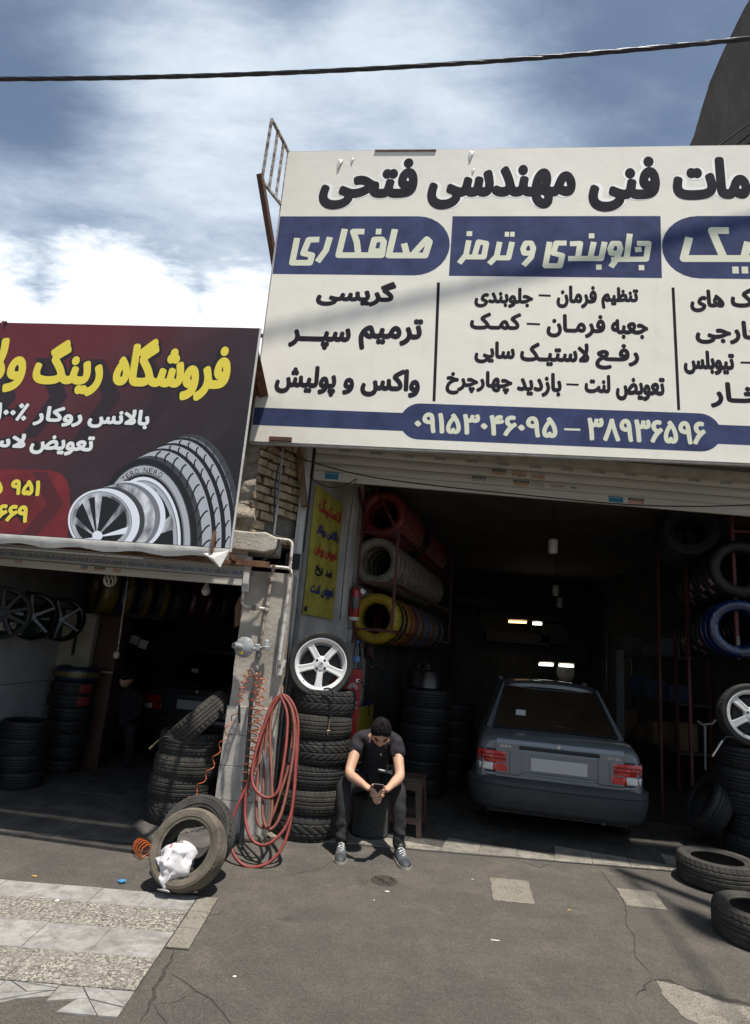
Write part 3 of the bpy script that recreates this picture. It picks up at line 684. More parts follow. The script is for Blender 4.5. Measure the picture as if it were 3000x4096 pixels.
# torn places near the top
for (x, y, s_) in ((1360, 660, 1), (1410, 645, .6), (1885, 625, .9), (1893, 686, .5)):
    q = MB(); a, bb = SP.uv(x, y)
    q.add([SP.at(a-.02*s_, bb+.07*s_, .001), SP.at(a+.03*s_, bb+.06*s_, .001), SP.at(a+.012*s_, bb-.0*s_, .022*s_), SP.at(a-.015*s_, bb-.06*s_, .012*s_), SP.at(a-.03*s_, bb+.01*s_, .002)], [(0, 1, 2), (0, 2, 4), (4, 2, 3)])
    q.build('torn_flap', mat('flap', (.60, .59, .56), .6), SG)
for (pa, pb) in (((1500, 604), (1745, 603)),):
    q = MB(); q.beam(SP.at(*SP.uv(*pa), .006), SP.at(*SP.uv(*pb), .006), .012); q.build('rust_edge', M_RUST, SG)
# title with pale halo
H1 = .004
for body, bx in (('فتحی', (1281, 1670, 635, 838)), ('مهندسی', (1711, 2303, 660, 838)), ('فنی', (2354, 2640, 627, 847)), ('مات', (2690, 3000, 628, 800)), ('خد', (3010, 3260, 640, 860))):
    text_on(SP, body, bx, H1, 'title_halo', M_HALO, SG, (.046, .046), 18)
    text_on(SP, body, bx, H1+.0035, 'title_lettering', M_INK, SG, (.026, .03), 16)
# blue bands
def pill(x0, x1, y, hh, left, right, n=14):
    o = []; 
    if right: o += [(x1-hh+hh*math.sin(math.pi*k/n), y-hh*math.cos(math.pi*k/n)) for k in range(n+1)]
    else: o += [(x1, y-hh), (x1, y+hh)]
    if left: o += [(x0+hh-hh*math.sin(math.pi*k/n), y+hh*math.cos(math.pi*k/n)) for k in range(n+1)]
    else: o += [(x0, y+hh), (x0, y-hh)]
    return o
def uvx(x, y): return SP.uv(x, y)[0]
def uvy(x, y): return SP.uv(x, y)[1]
bt, bb_ = uvy(1700, 865), uvy(1700, 1102); bc, bh = (bt+bb_)/2, (bt-bb_)/2
poly_on(SP, pill(u0+.004, uvx(1799, 985), bc, bh, False, True), .003, 'blue_band', M_SBLUE, SG, False)
poly_on(SP, pill(uvx(1803, 985), uvx(2645, 1000), bc, bh, False, False), .003, 'blue_band', M_SBLUE, SG, False)
poly_on(SP, pill(uvx(2648, 1000), u1-.004, bc, bh, True, False), .003, 'blue_band', M_SBLUE, SG, False)
zt, zb = uvy(2200, 1646), uvy(2200, 1766) ; pt, pb = uvy(2200, 1632), uvy(2200, 1780)
sc_, sh_ = (uvy(1300, 1640)+uvy(1300, 1711))/2, (uvy(1300, 1640)-uvy(1300, 1711))/2
poly_on(SP, pill(u0+.004, u1-.004, sc_, sh_, False, False), .003, 'blue_band', M_SBLUE, SG, False)
poly_on(SP, pill(uvx(1600, 1690), uvx(2885, 1735), (pt+pb)/2, (pt-pb)/2, True, True), .0036, 'blue_band', M_SBLUE, SG, False)
c1 = lambda L_: [[(x/1.652+1000, y/1.652+550) for x, y in p] for p in L_]
c2 = lambda L_: [[(x/1.652+2000, y/1.652+550) for x, y in p] for p in L_]
dot = lambda x, y, s=19: [(x-s*.97, y), (x+s*.97, y)]
strokes_on(SP, c1([[(458, 674), (388, 676), (352, 765), (410, 778), (396, 828), (279, 828), (312, 664)], [(528, 658), (502, 745), (446, 822)],
    [(627, 604), (585, 778), (870, 778), (884, 690), (872, 674), (822, 674), (802, 752), (866, 752)], [(756, 622), (682, 622), (706, 690), (716, 778)], dot(850, 622),
    [(958, 606), (917, 780), (1158, 780), (1186, 690), (1168, 672), (1074, 776)], [(1018, 700), (1036, 770)]]), 25, .0045, 'band_lettering', M_SCREAM, SG)
strokes_on(SP, c2([[(892, 742), (935, 738)], [(905, 700), (982, 700), (966, 804), (735, 806)], dot(935, 860), [(858, 636), (836, 800)],
    [(770, 806), (796, 735), (785, 700), (745, 700), (728, 735), (735, 765), (790, 765)], [(778, 795), (732, 856)],
    [(692, 690), (668, 800), (450, 800)], dot(653, 857), [(620, 690), (596, 800)], dot(605, 650), [(462, 703), (530, 700), (514, 800)],
    [(440, 698), (372, 698), (352, 765), (412, 780), (396, 848), (300, 848), (328, 690)],
    [(205, 795), (220, 730), (205, 698), (170, 698), (152, 735), (160, 765), (210, 765)], [(208, 790), (155, 846)],
    [(80, 690), (56, 796), (-20, 796)], dot(46, 640, 15), dot(82, 640, 15)]) +
    c1([[(1650, 690), (1630, 785), (1580, 836)], [(1446, 680), (1428, 775), (1382, 832)], dot(1450, 636), [(1430, 790), (1545, 790), (1562, 700), (1510, 690), (1484, 780)]]), 24, .0045, 'band_lettering', M_SCREAM, SG)
strokes_on(SP, c2([[(1250, 660), (1214, 800), (1790, 800)], [(1512, 615), (1400, 615), (1436, 700), (1480, 800)], [(1640, 690), (1612, 800)], dot(1556, 876, 22), dot(1618, 876, 22), [(1790, 800), (1815, 690)], dot(1810, 640, 22), [(1880, 610), (1850, 800), (1950, 800)]]), 32, .0045, 'band_lettering', M_SCREAM, SG)
# service list
for body, bx, bo in (('گریسی', (1266, 1584, 1125, 1226), .014), ('ترمیم', (1435, 1690, 1274, 1403), .015), ('سپـــر', (1154, 1402, 1310, 1400), .015),
    ('واکس', (1443, 1681, 1475, 1590), .014), ('و', (1370, 1416, 1510, 1580), .013), ('پولیش', (1100, 1346, 1462, 1585), .014),
    ('تنظیم', (2405, 2554, 1148, 1237), .0105), ('فرمان', (2226, 2388, 1142, 1234), .0105), ('جلوبندی', (1898, 2133, 1150, 1232), .0105),
    ('جعبه', (2443, 2593, 1277, 1357), .0105), ('فرمـان', (2186, 2422, 1257, 1352), .0105), ('کمـک', (1880, 2085, 1250, 1320), .0105),
    ('رفـع', (2381, 2557, 1375, 1480), .0105), ('لاستیـک', (2080, 2358, 1370, 1466), .0105), ('سایی', (1898, 2060, 1365, 1455), .0105),
    ('تعویض', (2463, 2660, 1508, 1605), .0105), ('لنت', (2338, 2442, 1498, 1574), .0105), ('بازدید', (2067, 2247, 1490, 1588), .0105), ('چهارچرخ', (1783, 2050, 1483, 1582), .0105),
    ('های', (2760, 2898, 1158, 1250), .011), ('لاستیک', (2922, 3230, 1150, 1250), .011), ('خارجی', (2781, 3060, 1282, 1378), .011), ('تیوبلس', (2734, 2938, 1402, 1500), .011), ('بخـار', (2841, 3090, 1530, 1635), .011)):
    text_on(SP, body, bx, H1, 'list_lettering', M_INK, SG, (bo*.85, bo))
for x0_, x1_, y in ((2155, 2203, 1181), (2107, 2160, 1295), (2265, 2315, 1537), (2962, 3050, 1450)):
    poly_on(SP, [(x0_, y-4), (x1_, y-4+2), (x1_, y+6), (x0_, y+4)], H1, 'list_dash', M_INK, SG)
for (xa, ya), (xb, yb) in (((1754, 1130), (1736, 1605)), ((2692, 1150), (2715, 1640))):
    poly_on(SP, [(xa-6, ya), (xa+6, ya), (xb+6, yb), (xb-6, yb)], H1, 'divider_rule', M_INK, SG)
text_on(SP, '۰۹۱۵۳۰۴۶۰۹۵', (1657, 2230, 1658, 1742), .0055, 'phone_lettering', M_SCREAM, SG, (.009, .009), persian=False)
text_on(SP, '۳۸۹۳۶۵۹۶', (2349, 2823, 1678, 1772), .0055, 'phone_lettering', M_SCREAM, SG, (.009, .009), persian=False)
poly_on(SP, [(2257, 1713), (2321, 1715), (2321, 1723), (2257, 1721)], .0055, 'phone_lettering', M_SCREAM, SG)
# empty flag frame on the sign's upper left corner, with strut
FF = thing('flag_frame', 'empty rusty white bracket frame at the upper left corner of the sign', 'bracket', SP.at(u0, z1))
def zhit(x, y, z):
    d = ray(x, y); return CAM+d*((z-EYE)/d.z)
a1 = SP.at(u0, z1+.01, -.03); a2 = zhit(1087, 476, z1+.02); b1 = SP.at(u0, z1-.60, -.03); b2 = zhit(1047, 722, z1-.58)
M_RW = mat('rusty_white', (.17, .12, .085), .7, col2=(.52, .50, .47), scale=18, lo=.42, hi=.6)
for nm, s_, e_ in (('frame_rail', a1, a2), ('frame_rail', b1, b2), ('frame_bar', a2, b2), ('frame_bar', a1.lerp(a2, .66), b1.lerp(b2, .66)), ('frame_bar', a1.lerp(a2, .33), b1.lerp(b2, .33)), ('frame_bar', a1.lerp(a2, .03), b1.lerp(b2, .03))):
    q = MB(); q.beam(s_, e_, .024); q.build(nm, M_RW, FF)
q = MB(); q.beam(b2+Vector((-.02, -.02, .05)), PY(1102, 1075, 5.3), .05); q.build('strut', M_BROWN, FF)
# ------------------------------------------------------------------ dark printed banner
BP = Plane((-1.2, 4.35, 0), R(7))
m, t, b, noi, rmp, mixc, bmp, setc = node_mat('banner_print', .4)
xs = t.nodes.new('ShaderNodeSeparateXYZ'); t.links.new([n for n in t.nodes if n.bl_idname == 'ShaderNodeTexCoord'][0].outputs['Object'], xs.inputs[0])
ad = t.nodes.new('ShaderNodeMath'); ad.operation = 'MULTIPLY_ADD'; t.links.new(xs.outputs['X'], ad.inputs[0]); ad.inputs[1].default_value = -.36
mz = t.nodes.new('ShaderNodeMath'); mz.operation = 'MULTIPLY_ADD'; t.links.new(xs.outputs['Z'], mz.inputs[0]); mz.inputs[1].default_value = .34; mz.inputs[2].default_value = -.22
t.links.new(mz.outputs[0], ad.inputs[2])
c = rmp(ad.outputs[0], (.0, (.020, .017, .020)), (.42, (.045, .026, .030)), (.8, (.13, .022, .028)))
c = mixc(rmp(noi(2.5, 5), (.5, 0.0), (.9, .25)), c, (.11, .09, .095)); setc(c); bmp(noi(2.2, 4, .5, .6, (1, 1, .5)), .35, .03)
bu1 = (BP.uv(1035, 1311)[0]+BP.uv(923, 2194)[0])/2; bz0 = BP.uv(500, 2168)[1]; bz1 = BP.uv(600, 1303)[1]; bu0 = -3.6
BN = thing('printed_banner', 'dark red and black tyre shop banner with yellow Persian lettering', 'banner', BP.at(bu1, bz0))
q = MB(); rows = []
for j in range(31):
    r = []
    for i in range(71):
        a = bu0+(bu1-bu0)*i/70; z = bz0+(bz1-bz0)*j/30; e = max(0, 1-(bu1-a)/.5)
        r.append(BP.at(a, z, -.0002-(.010*max(0, e-.72)*abs(math.sin((z*2.2+a*2.5)*9)))))
    rows.append(r)
q.grid(rows); q.build('banner_sheet', m, BN, 60)
q = MB(); rows = []
for i in range(41):
    a = bu0+(bu1-bu0)*i/40; s_ = .07+.012*math.sin(i*1.3)-(.03 if i < 3 else 0)
    rows.append([BP.at(a, bz0, .002), BP.at(a, bz0-s_*.5, .006+.008*math.sin(i*2.1)), BP.at(a, bz0-s_, -.01)])
q.grid(rows); M_HEM = mat('banner_hem', (.55, .52, .48), .6, var=.15, scale=8); q.build('white_hem', M_HEM, BN, 60)
q = MB(); q.add([BP.at(bu1-.19, bz0-.045, .004), BP.at(bu1, bz0-.01, .004), BP.at(bu1-.04, bz0-.14, .03), BP.at(bu1-.1, bz0-.08, .035)], [(0, 3, 1), (3, 2, 1), (0, 2, 3)]); q.build('loose_corner', M_HEM, BN)
q = MB(); q.beam(BP.at(bu1+.006, bz0-.02, -.008), BP.at(bu1+.006, bz1, -.008), .014); q.build('edge_cord', M_WHITEST, BN)
q = MB()
for z in (bz0-.0, bz1-.02): q.beam(BP.at(bu0, z, -.045), BP.at(bu1-.02, z, -.045), .04)
for a in (bu0, -1.3, bu1-.05): q.beam(BP.at(a, bz0, -.045), BP.at(a, bz1, -.045), .04)
q.build('banner_frame', M_RUST, BN)
for a in (-1.7, bu1-.15):
    q = MB(); q.beam(BP.at(a, bz0+.02, -.03), BP.at(a, bz0+.02, -.03)+Vector((0, 1.0, .02)), .04); q.build('bracket_arm', M_RUST, BN)
for a in (bu0+1.85, bu1-.125):
    q = MB(); q.beam(BP.at(a, bz0-.035, .012), BP.at(a, bz0+.12, .012), .022); q.build('clamp_bar', M_RUST, BN)
q = MB(); q.cyl(BP.at(-1.93, bz1-.005, .01), BP.at(-2.05, bz1+.06, -.1), .012); q.build('rail_end', M_RUST, BN)
b5 = lambda L_: [(x/1.652, y/1.652+1250) for x, y in L_]
cut_r = (lambda poly: clip(clip(poly, -1, 0, -(bu1-.004)), 0, 1, bz0+.004))
def bpoly(pts, h, name, mt):
    P = cut_r([BP.uv(*p) for p in b5(pts)])
    if len(P) > 2: return poly_on(BP, P, h, name, mt, BN, False)
M_CHEV = mat('chevron_print', (.030, .016, .019), .4)
M_CHEV2 = mat('chevron_print_red', (.085, .014, .018), .4)
for k, (dx, dy) in enumerate(((-560, -20), (-210, -10), (130, 0), (470, 5), (-900, -20))):
    bpoly([(790+dx, 320+dy), (900+dx, 320+dy), (1010+dx, 575+dy), (800+dx, 850+dy), (690+dx, 850+dy), (890+dx, 575+dy)], .0012+k*.0001, 'printed_chevron', M_CHEV)
bpoly([(-900, 1030), (330, 1042), (400, 1062), (440, 1105), (462, 1175), (462, 1300), (445, 1500), (-900, 1440)], .0022, 'red_panel', mat('banner_red', (.17, .016, .018), .4, var=.25, scale=4))
bpoly([(210, 1050), (310, 1055), (420, 1270), (240, 1480), (130, 1475), (310, 1270)], .0028, 'printed_chevron', M_CHEV2)
M_YEL = mat('banner_yellow', (.82, .66, .07), .45); M_BWH = mat('banner_white', (.82, .82, .80), .45); M_BBK = mat('banner_black', (.012, .010, .012), .45)
for body, bx, bo, mt, pr in (('فروشگاه', (457, 923, 1356, 1601), .018, M_YEL, True), ('رینگ', (136, 418, 1359, 1583), .018, M_YEL, True), ('و', (21, 100, 1425, 1571), .016, M_YEL, True), ('لاستیک', (-480, 27, 1345, 1560), .018, M_YEL, True),
    ('بالانس', (353, 599, 1636, 1716), .0075, M_BWH, True), ('روکار', (136, 332, 1626, 1706), .0075, M_BWH, True), ('۱۰۰٪', (-14, 112, 1611, 1683), .0075, M_BWH, False),
    ('تعویض', (121, 375, 1740, 1822), .0075, M_BWH, True), ('لاستیک', (-220, 105, 1728, 1800), .0075, M_BWH, True),
    ('۹۵۱', (42, 163, 1919, 1982), .008, M_YEL, False), ('۶۶۹', (-14, 115, 2019, 2088), .008, M_YEL, False), ('۰۹۱۵', (-190, 15, 1910, 1975), .008, M_YEL, False), ('۳۸۵', (-180, -30, 2010, 2080), .008, M_YEL, False)):
    text_on(BP, body, bx, .004, 'lettering_outline', M_BBK, BN, (bo+.018, bo+.018), 14, persian=pr)
    text_on(BP, body, bx, .0068, 'banner_lettering', mt, BN, (bo, bo), 14, persian=pr)
# printed picture of a tyre and two rims
def ell(cx, cy, rx, ry, rot=0.0, n=56):
    return [(cx+rx*math.cos(a)*math.cos(rot)-ry*math.sin(a)*math.sin(rot), cy+rx*math.cos(a)*math.sin(rot)+ry*math.sin(a)*math.cos(rot)) for a in [2*math.pi*k/n for k in range(n)]]
def pg(name, v, tint=(.94, .98, 1.06)): return mat(name, tuple(min(1, v*x) for x in tint), .4)
P_L, P_M, P_D, P_K, P_W = pg('print_light', .46), pg('print_mid', .20), pg('print_dark', .055), pg('print_black', .010), pg('print_white', .85)
P_G = mat('print_chrome', (.10, .105, .115), .4, col2=(.74, .76, .80), scale=7, stretch=(1, 1, .45), detail=3, lo=.36, hi=.62)
hh = .0030; NTR = 9
for k in range(NTR+1):                                    # tread bands, rear to front
    f = k/NTR; cx = 1262-300*f; cy = 1445+55*f; rx = 330+12*f; ry = 640-105*f
    if k in (2, 4, 6): bpoly(ell(cx+16, cy-5, rx+12, ry+9), hh, 'printed_groove', P_K); hh += .0003
    bpoly(ell(cx, cy, rx, ry), hh, 'printed_tread', P_K if k == 9 else P_D if k in (0, 8) else (P_M if k == 1 else P_L)); hh += .0003
for k in range(11):                                       # curved sipes across the tread
    a = R(-88+10*k)
    for f0, f1, w_ in ((.05, .2, 5), (.25, .42, 9), (.47, .64, 9), (.70, .98, 11)):
        pts = []
        for s_ in range(6):
            f = f0+(f1-f0)*s_/5; aa = a+R(9)*(s_/5)**2
            cx = 1262-300*f; cy = 1445+55*f; rx = 330+12*f; ry = 640-105*f; pts.append((cx+rx*math.cos(aa), cy+ry*math.sin(aa)))
        sp = stroke_poly(pts, w_)
        bpoly(sp, hh+.0001*(k % 3), 'printed_sipe', P_K)
hh += .0006
for rx, ry, mt in ((322, 515, P_K), (308, 496, P_D), (302, 488, P_L), (270, 444, P_M), (262, 432, P_K), (248, 414, P_W), (232, 392, P_M), (226, 384, P_L), (205, 352, P_K)):
    bpoly(ell(958-(322-rx)*.15, 1500, rx, ry), hh, 'printed_sidewall', mt); hh += .0004
for a in (-70, -20, 30, 80, 125, 175, 225):
    p0, p1 = R(a-7), R(a+9)
    bpoly([(940, 1500), (945+215*math.cos(p0), 1500+366*math.sin(p0)), (945+215*math.cos(p1), 1500+366*math.sin(p1))], hh, 'printed_spoke', P_G)
hh += .0004
for k, (ch, a) in enumerate(zip('ZERO NERO', (-119, -113, -107, -101, -95.5, -89, -82, -75.5, -69))):
    if ch == ' ': continue
    vs, fs, lev = GC.get((ch, False)) or GC.setdefault((ch, False), glyphs(ch)); q = MB(); aa = R(a)
    cx, cy = 958+285*math.cos(aa), 1500+458*math.sin(aa); tx, ty = -285*math.sin(aa), 458*math.cos(aa); l = math.hypot(tx, ty); tx /= l; ty /= l
    q.add([BP.at(*BP.uv(*b5([(cx+tx*(x-.5)*26+ty*(y-.5)*34, cy+ty*(x-.5)*26-tx*(y-.5)*34)])[0]), hh*LAY) for x, y in vs], fs); q.build('printed_lettering', P_K, BN, fix=False)
hh += .0004
for f in range(6):                                        # chromed barrel, rear to front
    bpoly(ell(862-32*f, 1345+6*f, 232-2*f, 232-4*f, R(8)), hh, 'printed_barrel', (P_W, P_M, P_G, P_G, P_D, P_W)[f]); hh += .0003
for rx, ry, mt in ((218, 208, P_W), (205, 196, P_M), (200, 191, P_L), (190, 181, P_G), (172, 164, P_K)):
    bpoly(ell(668, 1378, rx, ry, R(10)), hh, 'printed_rim', mt); hh += .0003
for a in (-95, -35, 20, 75, 130, 185, 235):
    p0, p1 = R(a-8), R(a+8); bpoly([(640, 1485), (668+185*math.cos(p0), 1378+178*math.sin(p0)), (668+185*math.cos(p1), 1378+178*math.sin(p1))], hh, 'printed_spoke', P_G if a % 2 else P_W)
hh += .0003
bpoly(ell(645, 1475, 34, 32), hh, 'printed_hub', P_W)
# ------------------------------------------------------------------ yellow cloth banner on the party wall
YP = Plane(wallpt(0, 0, .02), R(0)); YP.u = D17.copy(); YP.n = U17.copy()
YB = thing('cloth_banner', 'narrow yellow cloth banner with red and blue lettering on the white wall', 'banner', wallpt(.1, 1.8, .02))
yq = [YP.uv(*p) for p in ((1264, 1939), (1373, 2019), (1329, 2478), (1205, 2454))]
ya0, ya1 = (yq[0][0]+yq[3][0])/2, (yq[1][0]+yq[2][0])/2; yz0, yz1 = (yq[2][1]+yq[3][1])/2, (yq[0][1]+yq[1][1])/2
q = MB(); rows = []
for j in range(25):
    r = []
    for i in range(17):
        a = ya0+(ya1-ya0)*i/16; z = yz0+(yz1-yz0)*j/24
        r.append(YP.at(a, z, .006+.006*math.sin(a*22+z*2)*(.3+.7*j/24)))
    rows.append(r)
q.grid(rows); q.build('cloth', mat('yellow_cloth', (.36, .31, .05), .8, var=.18, scale=7, bump=.2), YB, 60)
M_CR, M_CB, M_CK = mat('cloth_red', (.42, .03, .03), .7), mat('cloth_blue', (.03, .035, .16), .7), mat('cloth_black', (.02, .02, .03), .7)
yw, yh = ya1-ya0, yz1-yz0
for body, (fa, fb, ga, gb), mt in (('لاستیک', (.14, .92, .79, .93), M_CR), ('بالانس', (.50, .90, .625, .735), M_CB), ('روکار', (.14, .46, .625, .72), M_CB), ('تعویض', (.50, .90, .465, .565), M_CR), ('روغن', (.14, .46, .46, .56), M_CR), ('ضد', (.56, .80, .33, .40), M_CK), ('یخ', (.22, .48, .31, .40), M_CK), ('تعویض', (.50, .92, .15, .26), M_CB), ('لنت', (.14, .44, .17, .25), M_CB)):
    text_on(YP, body, (ya0+yw*fa, ya0+yw*fb, yz0+yh*ga, yz0+yh*gb), .0132/LAY, 'cloth_lettering', mt, YB, (.006, .006), fit='uv')
q = MB(); q.box(YP.at(ya0+.05, yz0+.05, .017), (.06, .002, .04), Matrix.Rotation(math.pi/2-YAW, 3, 'Z')); q.build('maker_mark', M_CK, YB)
# ------------------------------------------------------------------ roller shutters
def akroll(pl, a, z, hgt, mt, parent, flip=False, lay=.0):
    vs, fs, lev = GC.get(('AkRoll', False)) or GC.setdefault(('AkRoll', False), glyphs('AkRoll')); w_ = hgt*2.5; q = MB()
    q.add([pl.at(a+(x-.5)*w_*(-1 if flip else 1), z+(y-.5)*hgt*(-1 if flip else 1), lay) for x, y in vs], fs); q.build('tape_lettering', mt, parent, fix=False)
    bx_ = a+w_*.85*(-1 if flip else 1); q = MB()
    for k in range(3): q.face([pl.at(bx_-w_*.22, z+hgt*(.32-.3*k), lay), pl.at(bx_+w_*.22, z+hgt*(.32-.3*k), lay), pl.at(bx_+w_*.22, z+hgt*(.2-.3*k), lay), pl.at(bx_-w_*.22, z+hgt*(.2-.3*k), lay)])
    q.build('tape_mark', mt, parent, fix=False)
M_SLAT = mat('shutter_slat', (.44, .41, .36), .55, col2=(.56, .53, .47), scale=5, stretch=(.3, 1, 6), lo=.3, bump=.1)
M_TAPEB = mat('tape_print_blue', (.02, .06, .14), .5); M_TAPEK = mat('tape_print_grey', (.07, .08, .12), .5)
M_TAPE = mat('tape', (.42, .44, .45), .35)
def slat_mesh(ln, h, curve=.014, n=6):
    q = MB(); rows = []
    for j in range(n+1):
        f = j/n; rows.append([(0, -curve*math.sin(math.pi*f)-.002, h*f), (ln, -curve*math.sin(math.pi*f)-.002, h*f)])
    rows.append([(0, .004, h), (ln, .004, h)]); rows.append([(0, .004, 0), (ln, .004, 0)]); rows.append(rows[0])
    q.grid(rows); return q.mesh('slat', M_SLAT, 35)
RSH = thing('roller_shutter', 'wide cream roller shutter rolled up over the garage opening', 'shutter', (-.62, 5.70, 3.10))
sm = slat_mesh(5.35, .083)
for k in range(7):
    s_ = link('slat', sm, RSH, (.0, 0, .085+k*.088))
q = MB(); q.box((2.675, 0, .036), (5.35, .034, .092)); bevel(q.build('bottom_rail', M_SLAT, RSH, None, False), .006)
for x in (-.07, 5.38):
    q = MB(); q.box((x, .0, -1.25), (.075, .075, 3.7)); q.box((x+.0, -.04, -1.25), (.02, .012, 3.7)); q.build('guide_rail', M_WHITEST, RSH, None, False)
SHP = Plane((-.62, 5.70, 3.10), 0)
for i in range(17): akroll(SHP, .3+.31*i, .085+2*.088+.040, .030, M_TAPEK, RSH, True, .0185)
for i in range(13): akroll(SHP, 1.6+.31*i, .085+4*.088+.040, .036, M_TAPEK, RSH, True, .0185)
def sticker(pl, x0, x1, z0, z1, lay, parent, top, body, torn=True):
    q = MB(); q.face([pl.at(x0, z0+(z1-z0)*.62, lay), pl.at(x1, z0+(z1-z0)*.62, lay), pl.at(x1, z1, lay), pl.at(x0, z1, lay)]); s_ = q.build('sticker', top, parent, fix=False)
    n = 7; low = [pl.at(x0+(x1-x0)*k/n, z0+random.uniform(0, .3 if torn else .02)*(z1-z0), lay) for k in range(n+1)]
    q = MB(); q.face(low+[pl.at(x1, z0+(z1-z0)*.62, lay), pl.at(x0, z0+(z1-z0)*.62, lay)]); q.build('sticker', body, parent, fix=False)
    q = MB(); w_ = x1-x0
    for k in range(5): q.face([pl.at(x0+w_*(.1+.17*k), z0+(z1-z0)*.72, lay+.0006), pl.at(x0+w_*(.2+.17*k), z0+(z1-z0)*.72, lay+.0006), pl.at(x0+w_*(.22+.17*k), z0+(z1-z0)*.88, lay+.0006), pl.at(x0+w_*(.12+.17*k), z0+(z1-z0)*.84, lay+.0006)])
    q.build('sticker_print', M_TAPE, parent, fix=False)
M_STK, M_STP, M_STB, M_STW = mat('sticker_black', (.03, .025, .02), .6), mat('sticker_peach', (.42, .25, .17), .7, var=.2), mat('sticker_blue', (.02, .16, .28), .5), mat('sticker_white', (.38, .36, .32), .7)
for (xa, xb, za, zb, ly, tp, bd_) in ((1.72, 1.85, .185, .245, .0185, M_STK, M_STP), (1.91, 2.05, .185, .24, .0185, M_STP, M_STP), (2.10, 2.23, .178, .235, .0185, M_STW, M_STP), (1.53, 1.66, .10, .155, .0185, M_STK, M_STW), (1.93, 2.08, .095, .15, .0185, M_STK, M_STP), (2.10, 2.22, .09, .15, .0185, M_STW, M_STW), (2.29, 2.42, .10, .14, .0185, M_STP, M_STW), (2.48, 2.54, .105, .13, .0185, M_STK, M_STW), (2.85, 2.99, .015, .072, .0185, M_STB, M_STB), (3.04, 3.19, .01, .070, .0185, M_STK, M_STP), (.11, .24, .005, .078, .0185, M_STB, M_STB)):
    sticker(SHP, xa, xb, za, zb, ly, RSH, tp, bd_, bd_ is not M_STB)
LSH = thing('roller_shutter', 'low cream roller shutter rolled up above the left shop entrance', 'shutter', (-3.4, 5.30, 1.99))
sm = slat_mesh(2.33, .10, .006)
link('slat', sm, LSH, (0, 0, .066)); link('slat', sm, LSH, (0, 0, .170)); link('slat', sm, LSH, (0, 0, .274)); link('slat', sm, LSH, (0, 0, .378))
q = MB(); q.box((1.165, 0, .030), (2.33, .03, .064)); bevel(q.build('bottom_rail', M_SLAT, LSH, None, False), .004)
q = MB(); q.box((2.345, 0, .1), (.05, .06, .3)); q.build('guide_rail', M_WHITEST, LSH, None, False)
LHP = Plane((-3.4, 5.30, 1.99), 0)
q = MB(); q.face([LHP.at(0, .076, .0105), LHP.at(2.33, .076, .0105), LHP.at(2.33, .136, .0105), LHP.at(0, .136, .0105)]); q.build('printed_tape', M_TAPE, LSH, fix=False)
for i in range(16): akroll(LHP, .07+.148*i, .106, .040, M_TAPEB, LSH, False, .0115)
for (xa, xb, tp, bd_) in ((1.04, 1.13, M_STK, M_STP), (1.2, 1.27, M_STP, M_STP), (.92, .98, M_STB, M_STP), (.35, .42, M_STP, M_STW)): sticker(LHP, xa, xb, .018, .056, .0155, LSH, tp, bd_)
q = MB(); q.beam((-3.5, 5.19, 2.195), (-.86, 5.2, 2.175), .045, .05); SB = tag(q.build('steel_beam', M_RUST), 'rusty steel beam under the dark banner', 'beam')
q = MB(); q.tube([(-3.5, 5.10, 2.125), (-2.6, 5.11, 2.13), (-1.9, 5.12, 2.135)], .011, 8); LT = tag(q.build('light_strip', mat('led_strip', (.55, .6, .68), .25, col2=(.85, .88, .92), scale=60, spec=.8)), 'translucent strip light along the rusty beam', 'strip light')
